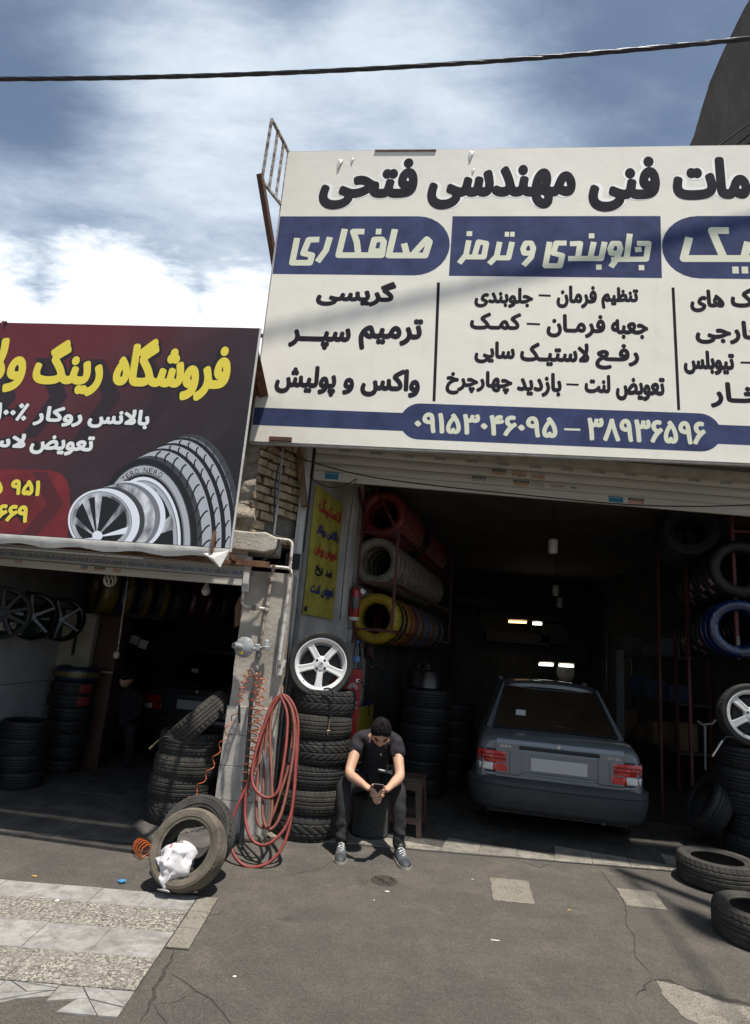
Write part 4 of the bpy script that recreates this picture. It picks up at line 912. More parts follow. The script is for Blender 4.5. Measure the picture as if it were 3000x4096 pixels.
# ------------------------------------------------------------------ tyres
M_RUB = mat('rubber', (.016, .016, .016), .72, col2=(.038, .035, .031), scale=9, bump=.15, bscale=60, spec=.3)
M_RUBT = mat('tan_rubber', (.05, .043, .034), .9, col2=(.155, .132, .10), scale=6, bump=.25, bscale=50, spec=.2, lo=.3, hi=.7)
M_RUBD = mat('dusty_rubber', (.022, .021, .019), .85, col2=(.062, .056, .048), scale=7, bump=.25, bscale=50, spec=.25, lo=.3, hi=.7)
M_RUBK = mat('dark_rubber', (.008, .008, .009), .6, col2=(.018, .018, .018), scale=9, spec=.4)
def tyre_mesh(name, Ro, W, rr, kind, mt, N=168, m=25):
    s = Ro-rr
    side = [(rr+.002, .36), (rr, .41), (rr+.010, .435), (rr+.020, .425), (rr+.22*s, .465), (rr+.25*s, .478), (rr+.28*s, .468), (rr+.52*s, .50), (rr+.66*s, .495), (rr+.69*s, .503), (rr+.72*s, .49), (rr+.86*s, .455)]
    inner = [(Ro-.030, .34), (Ro-.020, .0), (Ro-.030, -.34)]
    verts = []
    for i in range(N):
        a = 2*math.pi*i/N; col = [(r, -z*W) for r, z in side]
        for j in range(m):
            u = -1+2*j/(m-1); r = Ro-.012*abs(u)**3; d = 0.0
            if kind == 'rib':
                if j in (5, 10, 14, 19): d = .008
                elif abs(u) > .66 and i % 4 == 0: d = .006
                elif 11 <= j <= 13 and i % 6 == 0: d = .003
            elif kind == 'vee':
                if j == 12: d = .006
                elif (i+int(abs(u)*11)) % 6 < 1 and abs(u) > .04: d = .007
                elif j in (4, 20): d = .006
            elif kind == 'block':
                if j in (7, 17): d = .007
                elif (j < 7 and i % 6 < 2) or (7 < j < 17 and (i+j) % 8 < 2) or (j > 17 and (i+3) % 6 < 2): d = .0045
            elif kind == 'worn':
                if j in (8, 16): d = .004
                elif abs(u) > .75 and i % 5 == 0: d = .004
            col.append((r-d, u*.42*W))
        col += [(r, z*W) for r, z in reversed(side)] + [(r, z*W) for r, z in inner]
        verts.append([(r*math.cos(a), r*math.sin(a), z+W/2) for r, z in col])
    q = MB(); k = len(verts[0])
    q.add([p for c in verts for p in c], [(i*k+j, ((i+1) % N)*k+j, ((i+1) % N)*k+(j+1) % k, i*k+(j+1) % k) for i in range(N) for j in range(k)])
    return q.mesh(name, mt, 32, fix=False)
T_RIB = tyre_mesh('tyre', .285, .195, .185, 'rib', M_RUB); T_VEE = tyre_mesh('tyre', .29, .205, .19, 'vee', M_RUB)
T_BLK = tyre_mesh('tyre', .285, .20, .185, 'block', M_RUB); T_WORN = tyre_mesh('tyre', .285, .18, .19, 'worn', M_RUBT)
T_DARK = tyre_mesh('tyre', .285, .19, .185, 'rib', M_RUBK, 96); T_GREY = tyre_mesh('tyre', .29, .19, .185, 'rib', M_RUBD)
def face_rot(n, spin=0.0): return (Vector(n).normalized().to_track_quat('Z', 'Y') @ Matrix.Rotation(spin, 3, 'Z').to_quaternion()).to_euler()
def put_tyre(me, loc, label, group=None, rot=None, center=False, W=.195, name='tyre'):
    o = link(name, me, None, loc, rot if rot is not None else (0, 0, random.uniform(0, 6)))
    if center:
        o.location = Vector(loc) - (o.rotation_euler.to_matrix() @ Vector((0, 0, W/2)))
    return tag(o, label, 'tyre', group)
# stack of six beside the seated man
z = .0; SX, SY = -.305, 5.615
for k, (me, W, lb) in enumerate(((T_BLK, .20, 'bottom tyre of the tall stack beside the seated man'), (T_GREY, .19, 'second tyre up in the tall stack beside the man'), (T_RIB, .195, 'third tyre up in the tall stack beside the man'),
        (T_VEE, .205, 'fourth tyre up, arrow tread, in the tall stack beside the man'), (T_GREY, .19, 'fifth tyre up in the tall stack beside the man'), (T_VEE, .205, 'top arrow tread tyre of the tall stack, under the white wheel'))):
    put_tyre(me, (SX+(-.05, -.035, -.04, -.02, -.025, -.012)[k], SY+random.uniform(-.01, .01), z), lb, 'tall tyre stack by the garage door'); z += W-.001
ZTOP = z
# ------------------------------------------------------------------ white five-spoke wheels
M_WHEEL = mat('silver_white_paint', (.58, .58, .57), .35, var=.12, scale=8, coat=.3); M_HOLE = mat('bolt_hole', (.01, .01, .012), .5); M_RUBW = M_RUB
T_LOW = tyre_mesh('tyre', .282, .20, .215, 'rib', M_RUB)
def make_wheel(label):
    w_ = thing('wheel', label, 'wheel', (0, 0, 0)); link('tyre', T_LOW, w_, (0, 0, -.10))
    q = MB(); q.lathe([(.212, -.085), (.200, -.07), (.192, .0), (.196, .055), (.207, .07), (.222, .076), (.226, .082), (.222, .09), (.214, .09), (.200, .078), (.188, .06), (.184, .0), (.19, -.07), (.205, -.09)], 64, None, True); q.build('rim', M_WHEEL, w_, 35, False)
    q = MB(); q.lathe([(.0, .02), (.15, .02), (.17, .0)], 32); q.build('brake_shadow_plate', mat('inner_dark', (.02, .02, .02), .8), w_, None, False)  # dark disc closing the wheel behind the spokes
    for k in range(5):
        a = 2*math.pi*k/5-math.pi/2; q = MB(); rows = []
        for r, hw, zt in ((.035, .034, .064), (.07, .029, .068), (.12, .028, .070), (.165, .031, .072), (.203, .038, .074)):
            rows.append([(r, -hw, zt-.045), (r, -hw, zt-.010), (r, -hw+.008, zt), (r, -.006, zt-.003), (r, .006, zt-.003), (r, hw-.008, zt), (r, hw, zt-.010), (r, hw, zt-.045)])
        q.grid([[Matrix.Rotation(a, 3, 'Z') @ Vector(p) for p in rr_] for rr_ in rows], True); q.build('spoke', M_WHEEL, w_, 40, False)
    q = MB(); q.lathe([(.0, .070), (.03, .070), (.06, .066), (.072, .055), (.074, .02), (.0, .02)], 40); q.build('hub', M_WHEEL, w_, 35, False)
    for k in range(4):
        a = math.pi/4+k*math.pi/2+.1; q = MB(); q.cyl((.047*math.cos(a), .047*math.sin(a), .06), (.047*math.cos(a), .047*math.sin(a), .0705), .011, n=14); q.build('bolt_hole', M_HOLE, w_, None, False)
    q = MB(); q.lathe([(.0, .0735), (.021, .0735), (.024, .071), (.024, .066)], 24); cp = q.build('centre_cap', mat('cap_grey', (.35, .35, .36), .3), w_, 35, False)
    q = MB(); q.grid([[(-.012, -.012, .0741), (-.006, -.012, .0741)], [(.004, .001, .0741), (.012, .002, .0741)], [(-.004, .012, .0741), (.008, .013, .0741)]]); q.build('emblem', M_HOLE, cp, None, False)
    q = MB(); q.cyl((-.13, -.155, .05), (-.125, -.15, .085), .004, n=8); q.build('valve', M_BLACKP, w_, None, False)
    return w_
wh = make_wheel('white five-spoke wheel standing on top of the tall tyre stack')
def place(o, c, n, spin=0.0): o.rotation_euler = face_rot(n, spin); o.location = c
wc = PY(1283, 2660, 5.50); place(wh, wc, (.07, -.99, .12))
def flip_up(o, n, roll=0.0):                               # local Z along n, local Y upwards
    n = Vector(n).normalized(); yv = (Vector((0, 0, 1))-n*n.z).normalized(); xv = yv.cross(n)
    o.rotation_euler = (Matrix((xv, yv, n)).transposed() @ Matrix.Rotation(roll, 3, 'Z')).to_euler()
flip_up(wh, (.07, -.99, .12), R(-2))
w2 = dup(wh, PY(3003, 2862, 5.85), None, 'white five-spoke wheel on the right-hand tyre stack at the frame edge', 'white wheels'); flip_up(w2, (-.25, -.96, .1), R(12)); wh['group'] = 'white wheels'
# ------------------------------------------------------------------ left stack, tilted tyre on it, leaning pair
LX, LY = -1.42, 5.63; z = .026
for k in range(4):
    put_tyre((T_BLK, T_RIB, T_GREY, T_RIB)[k], (LX+(.0, -.015, .012, .02)[k], LY, z), '%s tyre of the four-tyre stack beside the pillar' % ('lowest', 'second', 'third', 'top')[k], 'tyres stacked beside the pillar'); z += (.18, .175, .17, .175)[k]
put_tyre(T_GREY, PY(806, 2876, 5.60), 'worn tyre tilted into the top of the stack beside the pillar', None, face_rot((-.70, -.06, .70)), True, .19)
ta = put_tyre(T_WORN, (0, 0, 0), 'worn tan-grey tyre leaning at the front with a plastic bag in it', None, face_rot((-.22, -.84, .50)))
def rest(o, contact, n, Ro, W):                            # leaning tyre: lowest rim point on the ground
    n = Vector(n).normalized(); dn = (Vector((0, 0, -1))+n*n.z).normalized(); c = Vector(contact)-dn*Ro*.985+n*(W*.45)
    o.location = c-n*W/2; return c
NA = (-.20, -.86, .47); ta.rotation_euler = face_rot(NA); SCA = .83; ta.scale = (SCA,)*3; CA = rest(ta, G(715, 3578), NA, .285*SCA, .18*SCA)
tb = put_tyre(T_GREY, (0, 0, 0), 'dark tyre leaning behind the tan-grey tyre at the pillar foot', None, face_rot((-.30, -.84, .46)))
NB = (-.16, -.86, .48); tb.rotation_euler = face_rot(NB); SCB = .86; tb.scale = (SCB,)*3; CB = rest(tb, G(752, 3520), NB, .29*SCB, .19*SCB)
# plastic bag slumped in the leaning tyre
bagM = mat('thin_plastic', (.50, .475, .475), .35, var=.18, scale=5, spec=.5, bump=.5, bscale=14)
q = MB(); n = Vector(NA).normalized(); dn = (Vector((0, 0, -1))+n*n.z).normalized(); sdv = n.cross(dn); rows = []
for i in range(29):
    f = i/28; r = []
    for j in range(26):
        a = 2*math.pi*j/26
        wd = .135*math.sin(math.pi*min(1, f*1.05+.03))**.55*(1-.35*f); th = .075*math.sin(math.pi*(f*.96+.02))**.6
        p = CA+dn*(-.03+f*.27)+sdv*(-.045+.0*f+wd*math.cos(a))+n*(.05+th*math.sin(a))
        nz = noise.noise(p*12)*.05+noise.noise(p*34)*.02-abs(noise.noise(p*22))*.02; dirv = (sdv*math.cos(a)+n*math.sin(a)); r.append(p+dirv*nz-dn*noise.noise(p*11+Vector((5, 0, 0)))*.04)
    rows.append(r)
q.grid(rows, True); bag = q.build('plastic_bag', bagM, None, 50); tag(bag, 'crumpled white plastic bag slumped in the leaning tyre', 'bag')
c0 = CA+dn*.03+n*.085
q = MB(); q.grid([[c0-sdv*.035+dn*(-.02+.008*k)+n*(.070+.004*k), c0-sdv*.046+dn*(-.018+.008*k)+n*(.070+.004*k)] for k in range(4)]); q.build('red_print', mat('red_print', (.5, .02, .03), .5), bag, None, True)
# tyres lying on the right
c = G(2868, 3432, .19); put_tyre(T_GREY, (c.x, c.y, .013), 'tyre lying flat on the tiles at the right, the farther one', 'tyres lying flat on the right')
c = G(3052, 3625, .19); put_tyre(T_GREY, (c.x, c.y, .0), 'tyre lying flat on the asphalt at the right edge, nearer one', 'tyres lying flat on the right')
RX, RY = 3.70, 5.98
for k in range(5): put_tyre(T_DARK, (RX+(.0, .02, -.03, -.06, -.03)[k], RY, .015+.189*k), '%s tyre of the shaded stack at the right edge' % ('lowest', 'second', 'third', 'fourth', 'top')[k], 'shaded stack at the right edge')
put_tyre(T_DARK, PY(2838, 3215, 6.15), 'dark tyre leaning against the shaded right-hand stack', None, face_rot((-.88, .12, .45)), True, .19)
# far left stacks inside the left shop
for k in range(4): put_tyre(T_DARK, (-3.16+random.uniform(-.02, .02), 6.25, .03+.147*k), '%s tyre of the short dark stack at the left edge' % ('lowest', 'second', 'third', 'top')[k], 'short dark stack at the left edge').scale = (.78,)*3
BXs, BYs = -3.12, 7.0
T_MED = tyre_mesh('tyre', .285, .165, .185, 'block', M_RUBK, 96)
for k in range(7): put_tyre(T_MED, (BXs+random.uniform(-.02, .02), BYs, .03+.131*k), '%s dark tyre of the blue-topped stack by the wall' % ('lowest', 'second', 'third', 'fourth', 'fifth', 'sixth', 'seventh')[k], 'blue-topped stack by the wall').scale = (.8,)*3
# interior stacks behind the man
for (x, y, n_, nm) in ((.78, 7.45, 6, 'behind the stool'), (1.22, 8.2, 5, 'beside the car, deep in the garage')):
    for k in range(n_): put_tyre(T_DARK, (x+random.uniform(-.02, .02), y, .015+.189*k), '%s tyre of the dark stack %s' % (('lowest', 'second', 'third', 'fourth', 'fifth', 'sixth')[k], nm), 'dark stack '+nm)
# ------------------------------------------------------------------ wrapped tyres on racks
def wrapped_mesh(name, Ro, W, rr, mats, seed, N=72):
    s = Ro-rr; prof = [(rr, .30), (rr, -.30), (rr+.02, -.42), (rr+.5*s, -.5), (Ro-.03, -.46), (Ro-.008, -.36), (Ro, -.15), (Ro, .15), (Ro-.008, .36), (Ro-.03, .46), (rr+.5*s, .5), (rr+.02, .42)]
    q = MB(); k = len(prof); vs = []
    for i in range(N):
        a = 2*math.pi*i/N; o = .005*math.sin(i*math.pi) 
        for j, (r, z) in enumerate(prof):
            w_ = .004*math.sin(2*math.pi*(i/3.0+j*.17)+seed)+.004*noise.noise(Vector((math.cos(a)*6, math.sin(a)*6, seed+j*.4)))
            vs.append(((r+w_)*math.cos(a), (r+w_)*math.sin(a), z*W+W/2))
    q.v = vs
    for i in range(N):
        for j in range(k): q.f.append((i*k+j, ((i+1) % N)*k+j, ((i+1) % N)*k+(j+1) % k, i*k+(j+1) % k)); q.m.append(1 if len(mats) > 1 and j in (6,) else 0)
    return q.mesh(name, mats, 60, fix=False)
def foil(name, c, c2, rough=.35, scale=16): return mat(name, c, rough, col2=c2, scale=scale, bump=.35, bscale=30, spec=.6)
F_RED = foil('red_wrap', (.15, .014, .015), (.25, .032, .03), .45); F_SIL = foil('silver_wrap', (.15, .13, .10), (.30, .26, .20), .42); F_YEL = foil('yellow_wrap', (.36, .24, .012), (.46, .32, .02), .42)
F_ORG = foil('orange_wrap', (.28, .075, .012), (.36, .12, .03), .45); F_BLK = mat('black_wrap', (.008, .008, .009), .5, col2=(.022, .021, .018), scale=16, bump=.3, bscale=30, spec=.3); F_BLU = foil('blue_wrap', (.02, .05, .20), (.05, .12, .36)); F_GRY = foil('grey_wrap', (.09, .09, .09), (.2, .19, .18))
F_BLG = mat('blue_gloss_wrap', (.002, .007, .032), .2, col2=(.005, .026, .10), scale=10, spec=.8, bump=.4, bscale=25); F_PALE = mat('pale_label', (.11, .10, .10), .5, var=.5, scale=30); F_LABEL = mat('label_print', (.32, .30, .32), .5, col2=(.35, .06, .05), scale=18); F_DRD = foil('dark_red_wrap', (.12, .015, .02), (.2, .05, .05))
WM = {}
def wm(key, mats, sd):
    if key not in WM: WM[key] = wrapped_mesh('wrapped_tyre', .29, .20, .175, mats, sd)
    return WM[key]
def ordn(k): return 'front' if k == 0 else ORD[k]
def row(start, dvec, seq, desc, group, step=.205):
    n = Vector(dvec); rot = face_rot(-n)
    for k, (key, mats, col) in enumerate(seq):
        o = link('wrapped_tyre', wm(key, mats, len(WM)), None, Vector(start)+n*(step*k), (rot.x, rot.y, rot.z))
        o.rotation_euler = (face_rot(-n).to_matrix() @ Matrix.Rotation(random.uniform(0, 6.28), 3, 'Z')).to_euler()
        tag(o, '%s wrapped tyre, %s in %s' % (col, ordn(k), desc), 'tyre', group)
NR = 15
row((.14, 7.3, 3.13), D17, [('red', [F_RED, F_PALE], 'red')]*6+[('blk', [F_BLK], 'black')]*2+[('red', [F_RED, F_PALE], 'red')]*(NR-8), 'the top row of the left rack', 'top row of the left rack')
row((.11, 7.3, 2.56), D17, [('sil', [F_SIL], 'silver'), ('sil2', [F_SIL, F_GRY], 'silver')]*7+[('sil', [F_SIL], 'silver')], 'the middle row of the left rack', 'middle row of the left rack')
mixed = [('yel', [F_YEL], 'yellow'), ('ybk', [F_BLK, F_YEL], 'black and yellow'), ('ybk', [F_BLK, F_YEL], 'black and yellow'), ('org', [F_ORG, F_BLK], 'orange'), ('org', [F_ORG, F_BLK], 'orange'), ('drd', [F_DRD, F_PALE], 'dark red'), ('gry', [F_GRY, F_PALE], 'grey'), ('drd', [F_DRD, F_PALE], 'dark red'), ('gry', [F_GRY, F_PALE], 'grey'), ('blu', [F_BLU, F_GRY], 'blue'), ('org', [F_ORG, F_BLK], 'orange'), ('gry', [F_GRY, F_PALE], 'grey'), ('gry', [F_GRY, F_PALE], 'grey'), ('blk', [F_BLK], 'black'), ('gry', [F_GRY, F_PALE], 'grey')]
row((.15, 7.3, 1.90), D17, mixed, 'the bottom row of the left rack', 'bottom row of the left rack')
yt = [o for o in COL.objects if o.name.startswith('wrapped_tyre') and o.get('label', '').startswith('yellow wrapped tyre, front')][0]
q = MB()                                                   # dark print dashes on the yellow wrapping
for i in range(30):
    for rj in (.205, .235, .262):
        a = 2*math.pi*(i+.3*(rj > .23))/30; q.beam((rj*math.cos(a), rj*math.sin(a), .206-abs(rj-.235)*.28), ((rj+.012)*math.cos(a+.055), (rj+.012)*math.sin(a+.055), .2055-abs(rj-.23)*.28), .005, .003)
q.build('printed_dashes', mat('dash_print', (.05, .03, .01), .5), yt, None, False)
def rack(name, label, posts, bars, mt=None, loc=None, w_=.032):
    r = thing(name, label, 'rack', loc)
    for a, b_ in posts: q = MB(); q.beam(a, b_, w_); q.build('post', mt or M_REDST, r)
    for a, b_ in bars: q = MB(); q.beam(a, b_, w_*.9); q.build('rail', mt or M_REDST, r)
    return r
FLp, FRp = Vector((-.135, 6.98, 0)), Vector((.29, 6.90, 0)); zz3 = (1.76, 2.28, 2.86)
def up_(v, z): return Vector((v.x, v.y, z))
posts = [(up_(FLp, 1.6), up_(FLp, 3.5)), (up_(FRp, 1.74), up_(FRp, 2.9))]+[(up_(FRp+D17*s, 1.74), up_(FRp+D17*s, 3.3)) for s in (3.9,)]
bars = []
for zq in zz3:
    bars += [(up_(FLp, zq), up_(FRp, zq)), (up_(FRp, zq), up_(FRp+D17*3.9, zq)), (up_(FLp, zq), up_(FLp+D17*3.9, zq)), (up_(FLp+D17*3.9, zq), up_(FRp+D17*3.9, zq))]
bars += [(PY(1486, 1917, 6.95), up_(FRp, 2.86)), (PY(1435, 1952, 6.5), up_(FLp, 3.1))]
rack('tyre_rack', 'dark red steel wall rack holding red, silver and yellow tyres', posts, bars, None, up_(FLp, 1.6))
# right rack
RFp = Vector((3.72, 6.2, 0)); blk = [('blk', [F_BLK], 'black')]
blc = PY(2950, 2516, 6.25)
row(blc+Vector((0, .05, 0)), D17, [('blg', [F_BLG, F_BLU], 'glossy blue')]*2+[('blk', [F_BLK], 'black')]+blk*6, 'the lower row of the right rack', 'lower row of the right rack')
row(blc+Vector((.02, .02, .60)), D17, [('blk', [F_BLK], 'black')]*9, 'the middle row of the right rack', 'middle row of the right rack')
for o in [o for o in COL.objects if 'right rack' in o.get('group', '') and 'black' in o.get('label', '')][:14]:
    q = MB(); aa = R(random.uniform(195, 235)); ctr = Vector(o.location)+D17*-.10; rv = U17*math.cos(aa)+Vector((0, 0, math.sin(aa))); tv = D17
    q.box(ctr+rv*.297, (.004, .10, .07), Matrix((rv, D17, rv.cross(D17))).transposed())
    lb_ = q.build('paper_label', F_LABEL, None); lb_.parent = o; lb_.matrix_parent_inverse = (Matrix.Translation(o.location) @ o.rotation_euler.to_matrix().to_4x4()).inverted()
T_AGRI = tyre_mesh('tyre', .30, .22, .18, 'vee', M_RUBK, 112)
for k in range(4): put_tyre(T_AGRI, blc+Vector((-.18, .45, 1.06))+D17*(.23*k), 'big-lug dark tyre, %s in the top row of the right rack' % ordn(k), 'top row of the right rack', face_rot((-.55, -.83, .05)))
RL = RFp+Vector((-.43, .05, 0))
posts = [(up_(RFp, 1.75), up_(RFp, 3.48)), ((3.55, 7.5, 0), (3.55, 7.5, 3.48)), ((3.72, 7.15, 0), (3.72, 7.15, 3.48))]
bars = []
for zq in (1.78, 2.42, 3.05): bars += [(up_(RFp, zq), up_(RFp+D17*3.2, zq)), (up_(RFp, zq), up_(RFp+Vector((.9, -.1, 0)), zq))]
rack('tyre_rack', 'red steel rack at the right holding black and glossy blue tyres', posts, bars, None, up_(RFp, 1.75))
q = MB(); q.box(up_(RFp, 1.93)+Vector((0, -.02, 0)), (.036, .004, .09)); 
lab_rack = [o for o in COL.objects if o.get('label', '').startswith('red steel rack')][0]; q.build('paper_tag', F_PALE, lab_rack)
# row of tyres hung under the left shop ceiling
hd = Vector((math.sin(R(50)), math.cos(R(50)), 0)); p0 = PY(455, 2362, 7.1)
F_YEL_SH = foil('ochre_wrap', (.09, .06, .008), (.14, .10, .015)); F_BLU_SH = foil('navy_wrap', (.010, .014, .035), (.02, .03, .06)); F_RED_SH = foil('maroon_wrap', (.03, .006, .007), (.06, .012, .012))  # yellow, blue and red wraps darkened to stand for the shade indoors
seqL = [('och', [F_YEL_SH], 'ochre'), ('nav', [F_BLU_SH, F_YEL_SH], 'navy'), ('obk', [F_BLK, F_YEL_SH], 'black and ochre'), ('obk', [F_BLK, F_YEL_SH], 'black and ochre'), ('blk', [F_BLK], 'black'), ('mar', [F_RED_SH, F_BLK], 'maroon'), ('mar', [F_RED_SH, F_BLK], 'maroon'), ('blk', [F_BLK], 'black'), ('blk', [F_BLK], 'black')]
row(p0, hd, seqL, 'the row under the left shop ceiling', 'tyres under the left shop ceiling')
rack('ceiling_rack', 'dark steel tyre rail under the left shop ceiling', [(p0+Vector((-.31, -.05, .5)), p0+Vector((-.31, -.05, -.75)))], [(p0+Vector((-.31, -.05, -.27)), p0+Vector((.30, -.3, -.27))), (p0+Vector((.30, -.3, -.27)), p0+Vector((.30, -.3, -.27))+hd*2.0), (p0+Vector((-.31, -.05, -.27)), p0+Vector((-.31, -.05, -.27))+hd*2.0)], M_BLACKP, p0, .022)
bt_ = link('wrapped_tyre', wm('nav', [F_BLU_SH, F_YEL_SH], 5), None, (BXs+.02, BYs, .03+.131*7), (0, 0, 1)); bt_.scale = (.8,)*3; tag(bt_, 'blue wrapped tyre with yellow band topping the stack by the wall', 'tyre')
q = MB(); q.lathe([(.295, .085), (.297, .10), (.295, .115), (.285, .1)], 48, None, True); q.build('yellow_band', F_YEL_SH, bt_, None, False)
for k in (0, 1):
    q = MB(); q.lathe([(.287, .03), (.291, .05), (.291, .12), (.287, .14)], 8, None, False, R(-50), R(-15)); o_ = [o for o in COL.objects if o.get('label', '').startswith(('seventh', 'sixth')[k]+' dark tyre of the blue')][0]; l_ = q.build('red_label', F_RED, o_, None, False); o_.rotation_euler = (0, 0, 0)
# ------------------------------------------------------------------ chrome rims on the left wall
M_CHR = mat('dark_chrome', (.075, .075, .078), .3, metal=.9)
def make_rim(label, col, spokes=5):
    r = thing('alloy_rim', label, 'rim', (0, 0, 0), None, 'alloy rims hung on the tiled wall')
    q = MB(); q.lathe([(.215, .10), (.222, .11), (.212, .115), (.200, .09), (.19, .0), (.195, -.09), (.215, -.105), (.21, -.11), (.185, -.085), (.18, .0), (.19, .085)], 56, None, True); q.build('barrel', col, r, 35, False)
    for k in range(spokes):
        a = 2*math.pi*k/spokes+.3; M = Matrix.Rotation(a, 3, 'Z'); q = MB()
        q.grid([[M @ Vector(p) for p in ((x, -h, z-.02), (x, -h*.6, z), (x, h*.6, z), (x, h, z-.02))] for x, h, z in ((.02, .03, .07), (.09, .02, .075), (.195, .017, .095))], True); q.build('spoke', col, r, 40, False)
    q = MB(); q.lathe([(0, .08), (.03, .078), (.045, .06), (.045, .03)], 24); q.build('hub', col, r, 35, False)
    q = MB(); q.beam((0, .2, -.05), (0, .23, -.12), .03); q.build('hook', M_BLACKP, r, None, False)
    return r
for k, ((px, py), lb, col, ns) in enumerate((((5, 2452), 'black multi-spoke rim at the left frame edge', M_RUBK, 9), ((122, 2466), 'chrome five-spoke rim hung in the middle of the three', M_CHR, 5), ((240, 2478), 'chrome five-spoke rim hung nearest the cream partition', M_CHR, 5))):
    r_ = make_rim(lb, col, ns); r_.location = PX(px, py, -3.12); flip_up(r_, (.62, -.78, .03), .2*k)
# ------------------------------------------------------------------ sedan
def glassmat(name, tint, refl=.08):
    m = bpy.data.materials.new(name); m.use_nodes = True; t = m.node_tree; t.nodes.clear()
    o = t.nodes.new('ShaderNodeOutputMaterial'); mx = t.nodes.new('ShaderNodeMixShader'); tr = t.nodes.new('ShaderNodeBsdfTransparent'); gl = t.nodes.new('ShaderNodeBsdfGlossy')
    tr.inputs[0].default_value = (*tint, 1); gl.inputs['Roughness'].default_value = .03; fr = t.nodes.new('ShaderNodeFresnel'); fr.inputs[0].default_value = 1.45
    t.links.new(fr.outputs[0], mx.inputs[0]); t.links.new(tr.outputs[0], mx.inputs[1]); t.links.new(gl.outputs[0], mx.inputs[2]); t.links.new(mx.outputs[0], o.inputs[0]); MATS[name] = m; return m
M_PAINT = mat('grey_car_paint', (.165, .18, .195), .32, metal=.35, coat=.6, var=.06, scale=3); M_PAINT2 = mat('black_car_paint', (.035, .036, .04), .3, coat=.5)
M_BUMP = mat('bumper_plastic', (.034, .037, .043), .55, var=.12, scale=7); M_TRIM = mat('black_trim', (.012, .013, .015), .5); M_GLASS = glassmat('car_glass', (.6, .64, .62))
M_LRED = mat('lamp_red', (.30, .006, .005), .15, coat=.6, col2=(.62, .03, .02), scale=55, spec=.6); M_LWHITE = mat('lamp_white', (.55, .52, .50), .15, coat=.6, col2=(.72, .7, .68), scale=60)
M_SEAT = mat('seat_cloth', (.10, .125, .16), .9); M_CABIN = mat('cabin_trim', (.02, .02, .022), .8); M_CHROME = mat('chrome', (.6, .6, .6), .2, metal=1.0); M_PLATE = mat('number_plate', (.42, .42, .40), .5)
def make_sedan(label, loc, yaw):
    C = thing('sedan_car', label, 'car', loc, (0, 0, -yaw)); B = lambda q, n, mt, sm=35, par=C: q.build(n, mt, par, sm, False)
    st = [(.02, .862, .715), (.05, .878, .752), (.12, .895, .772), (.25, .91, .778), (.45, .925, .78), (.8, .93, .785), (1.6, .93, .785), (2.4, .92, .785), (3.0, .86, .79), (3.5, .80, .765), (3.8, .74, .72), (3.9, .62, .6)]
    sec = lambda zt: [(0, .24), (.85, .22), (.97, .28), (1.0, .42), (1.0, .60), (.985, .74), (.955, zt-.06), (.91, zt-.018), (.82, zt-.002), (.4, zt+.01), (0, zt+.012)]
    rows = []
    for y, zt, xw in st:
        h = [(x*xw, y+(.0 if z < zt-.05 else .012*(y < .1)), z) for x, z in [(x_, max(z_, .36) if y < .4 else z_) for x_, z_ in sec(zt)]]
        rows.append(h+[(-x, yy, z) for x, yy, z in reversed(h[1:-1])])
    q = MB(); q.grid(rows, True); q.add(rows[0], [tuple(range(len(rows[0])))]); q.add(rows[-1], [tuple(reversed(range(len(rows[0]))))]); body = B(q, 'body', M_PAINT)
    # cabin shell: roof, pillars, panes
    base = {'r': (.44, .655, .93), 'f': (2.75, .64, .92)}; top = {'r': (1.02, .505, 1.385), 'f': (1.95, .50, 1.40)}
    q = MB(); rows = []
    for i in range(9):
        f = i/8; y = top['r'][0]-.03+(top['f'][0]-top['r'][0]+.06)*f; zc = 1.385+.045*math.sin(math.pi*(f*.8+.12)); r = []
        for j in range(11):
            u = -1+2*j/10; r.append((u*.525, y-.02*(1-abs(u)**3)*(1 if f < .2 else -1 if f > .8 else 0), zc-.045*abs(u)**2.6-(.01 if f in (0, 1) else 0)))
        rows.append(r)
    q.grid(rows); rows2 = [[(x, y, z-.035) for x, y, z in r] for r in rows]; q.grid([list(reversed(r)) for r in rows2]); rim = lambda R_: R_[0]+[r[-1] for r in R_[1:-1]]+list(reversed(R_[-1]))+[r[0] for r in reversed(R_[1:-1])]
    a_, b_ = rim(rows), rim(rows2); q.grid([a_+[a_[0]], b_+[b_[0]]]); B(q, 'roof', M_PAINT)
    def quadbar(p, n, w1, w2, name, mt=M_PAINT):
        q = MB(); a, b2 = Vector(p), Vector(n); q.beam(a, b2, w1, w2, (0, 1, .6)); return B(q, name, mt, None)
    for s_ in (-1, 1):
        q = MB()                                           # C pillar, a solid wedge
        P = [(s_*.60, .45, .925), (s_*.685, .50, .925), (s_*.70, 1.02, .93), (s_*.545, 1.30, 1.37), (s_*.515, 1.0, 1.375), (s_*.475, 1.0, 1.36)]
        q.add(P, [(0, 1, 4, 5), (1, 2, 3, 4), (0, 5, 3, 2)]); B(q, 'pillar', M_PAINT, 50)
        quadbar((s_*.685, 1.62, .92), (s_*.53, 1.6, 1.39), .05, .06, 'pillar', M_TRIM); quadbar((s_*.66, 2.72, .92), (s_*.52, 1.97, 1.39), .05, .06, 'pillar')
        for ya, yb, yc, yd in ((1.04, 1.6, 1.58, 1.31), (1.64, 2.66, 1.98, 1.62)):
            q = MB(); q.face([(s_*.688, ya, .935), (s_*.688, yb, .935), (s_*.535, yc, 1.375), (s_*.535, yd, 1.375)]); B(q, 'side_window', M_GLASS, None)
    q = MB(); q.face([(-.605, .452, .945), (.605, .452, .945), (.48, .985, 1.352), (-.48, .985, 1.352)]); pane = B(q, 'rear_window', M_GLASS, None)
    q = MB(); fr = [(-.612, .446, .94), (.612, .446, .94), (.485, .99, 1.36), (-.485, .99, 1.36)]
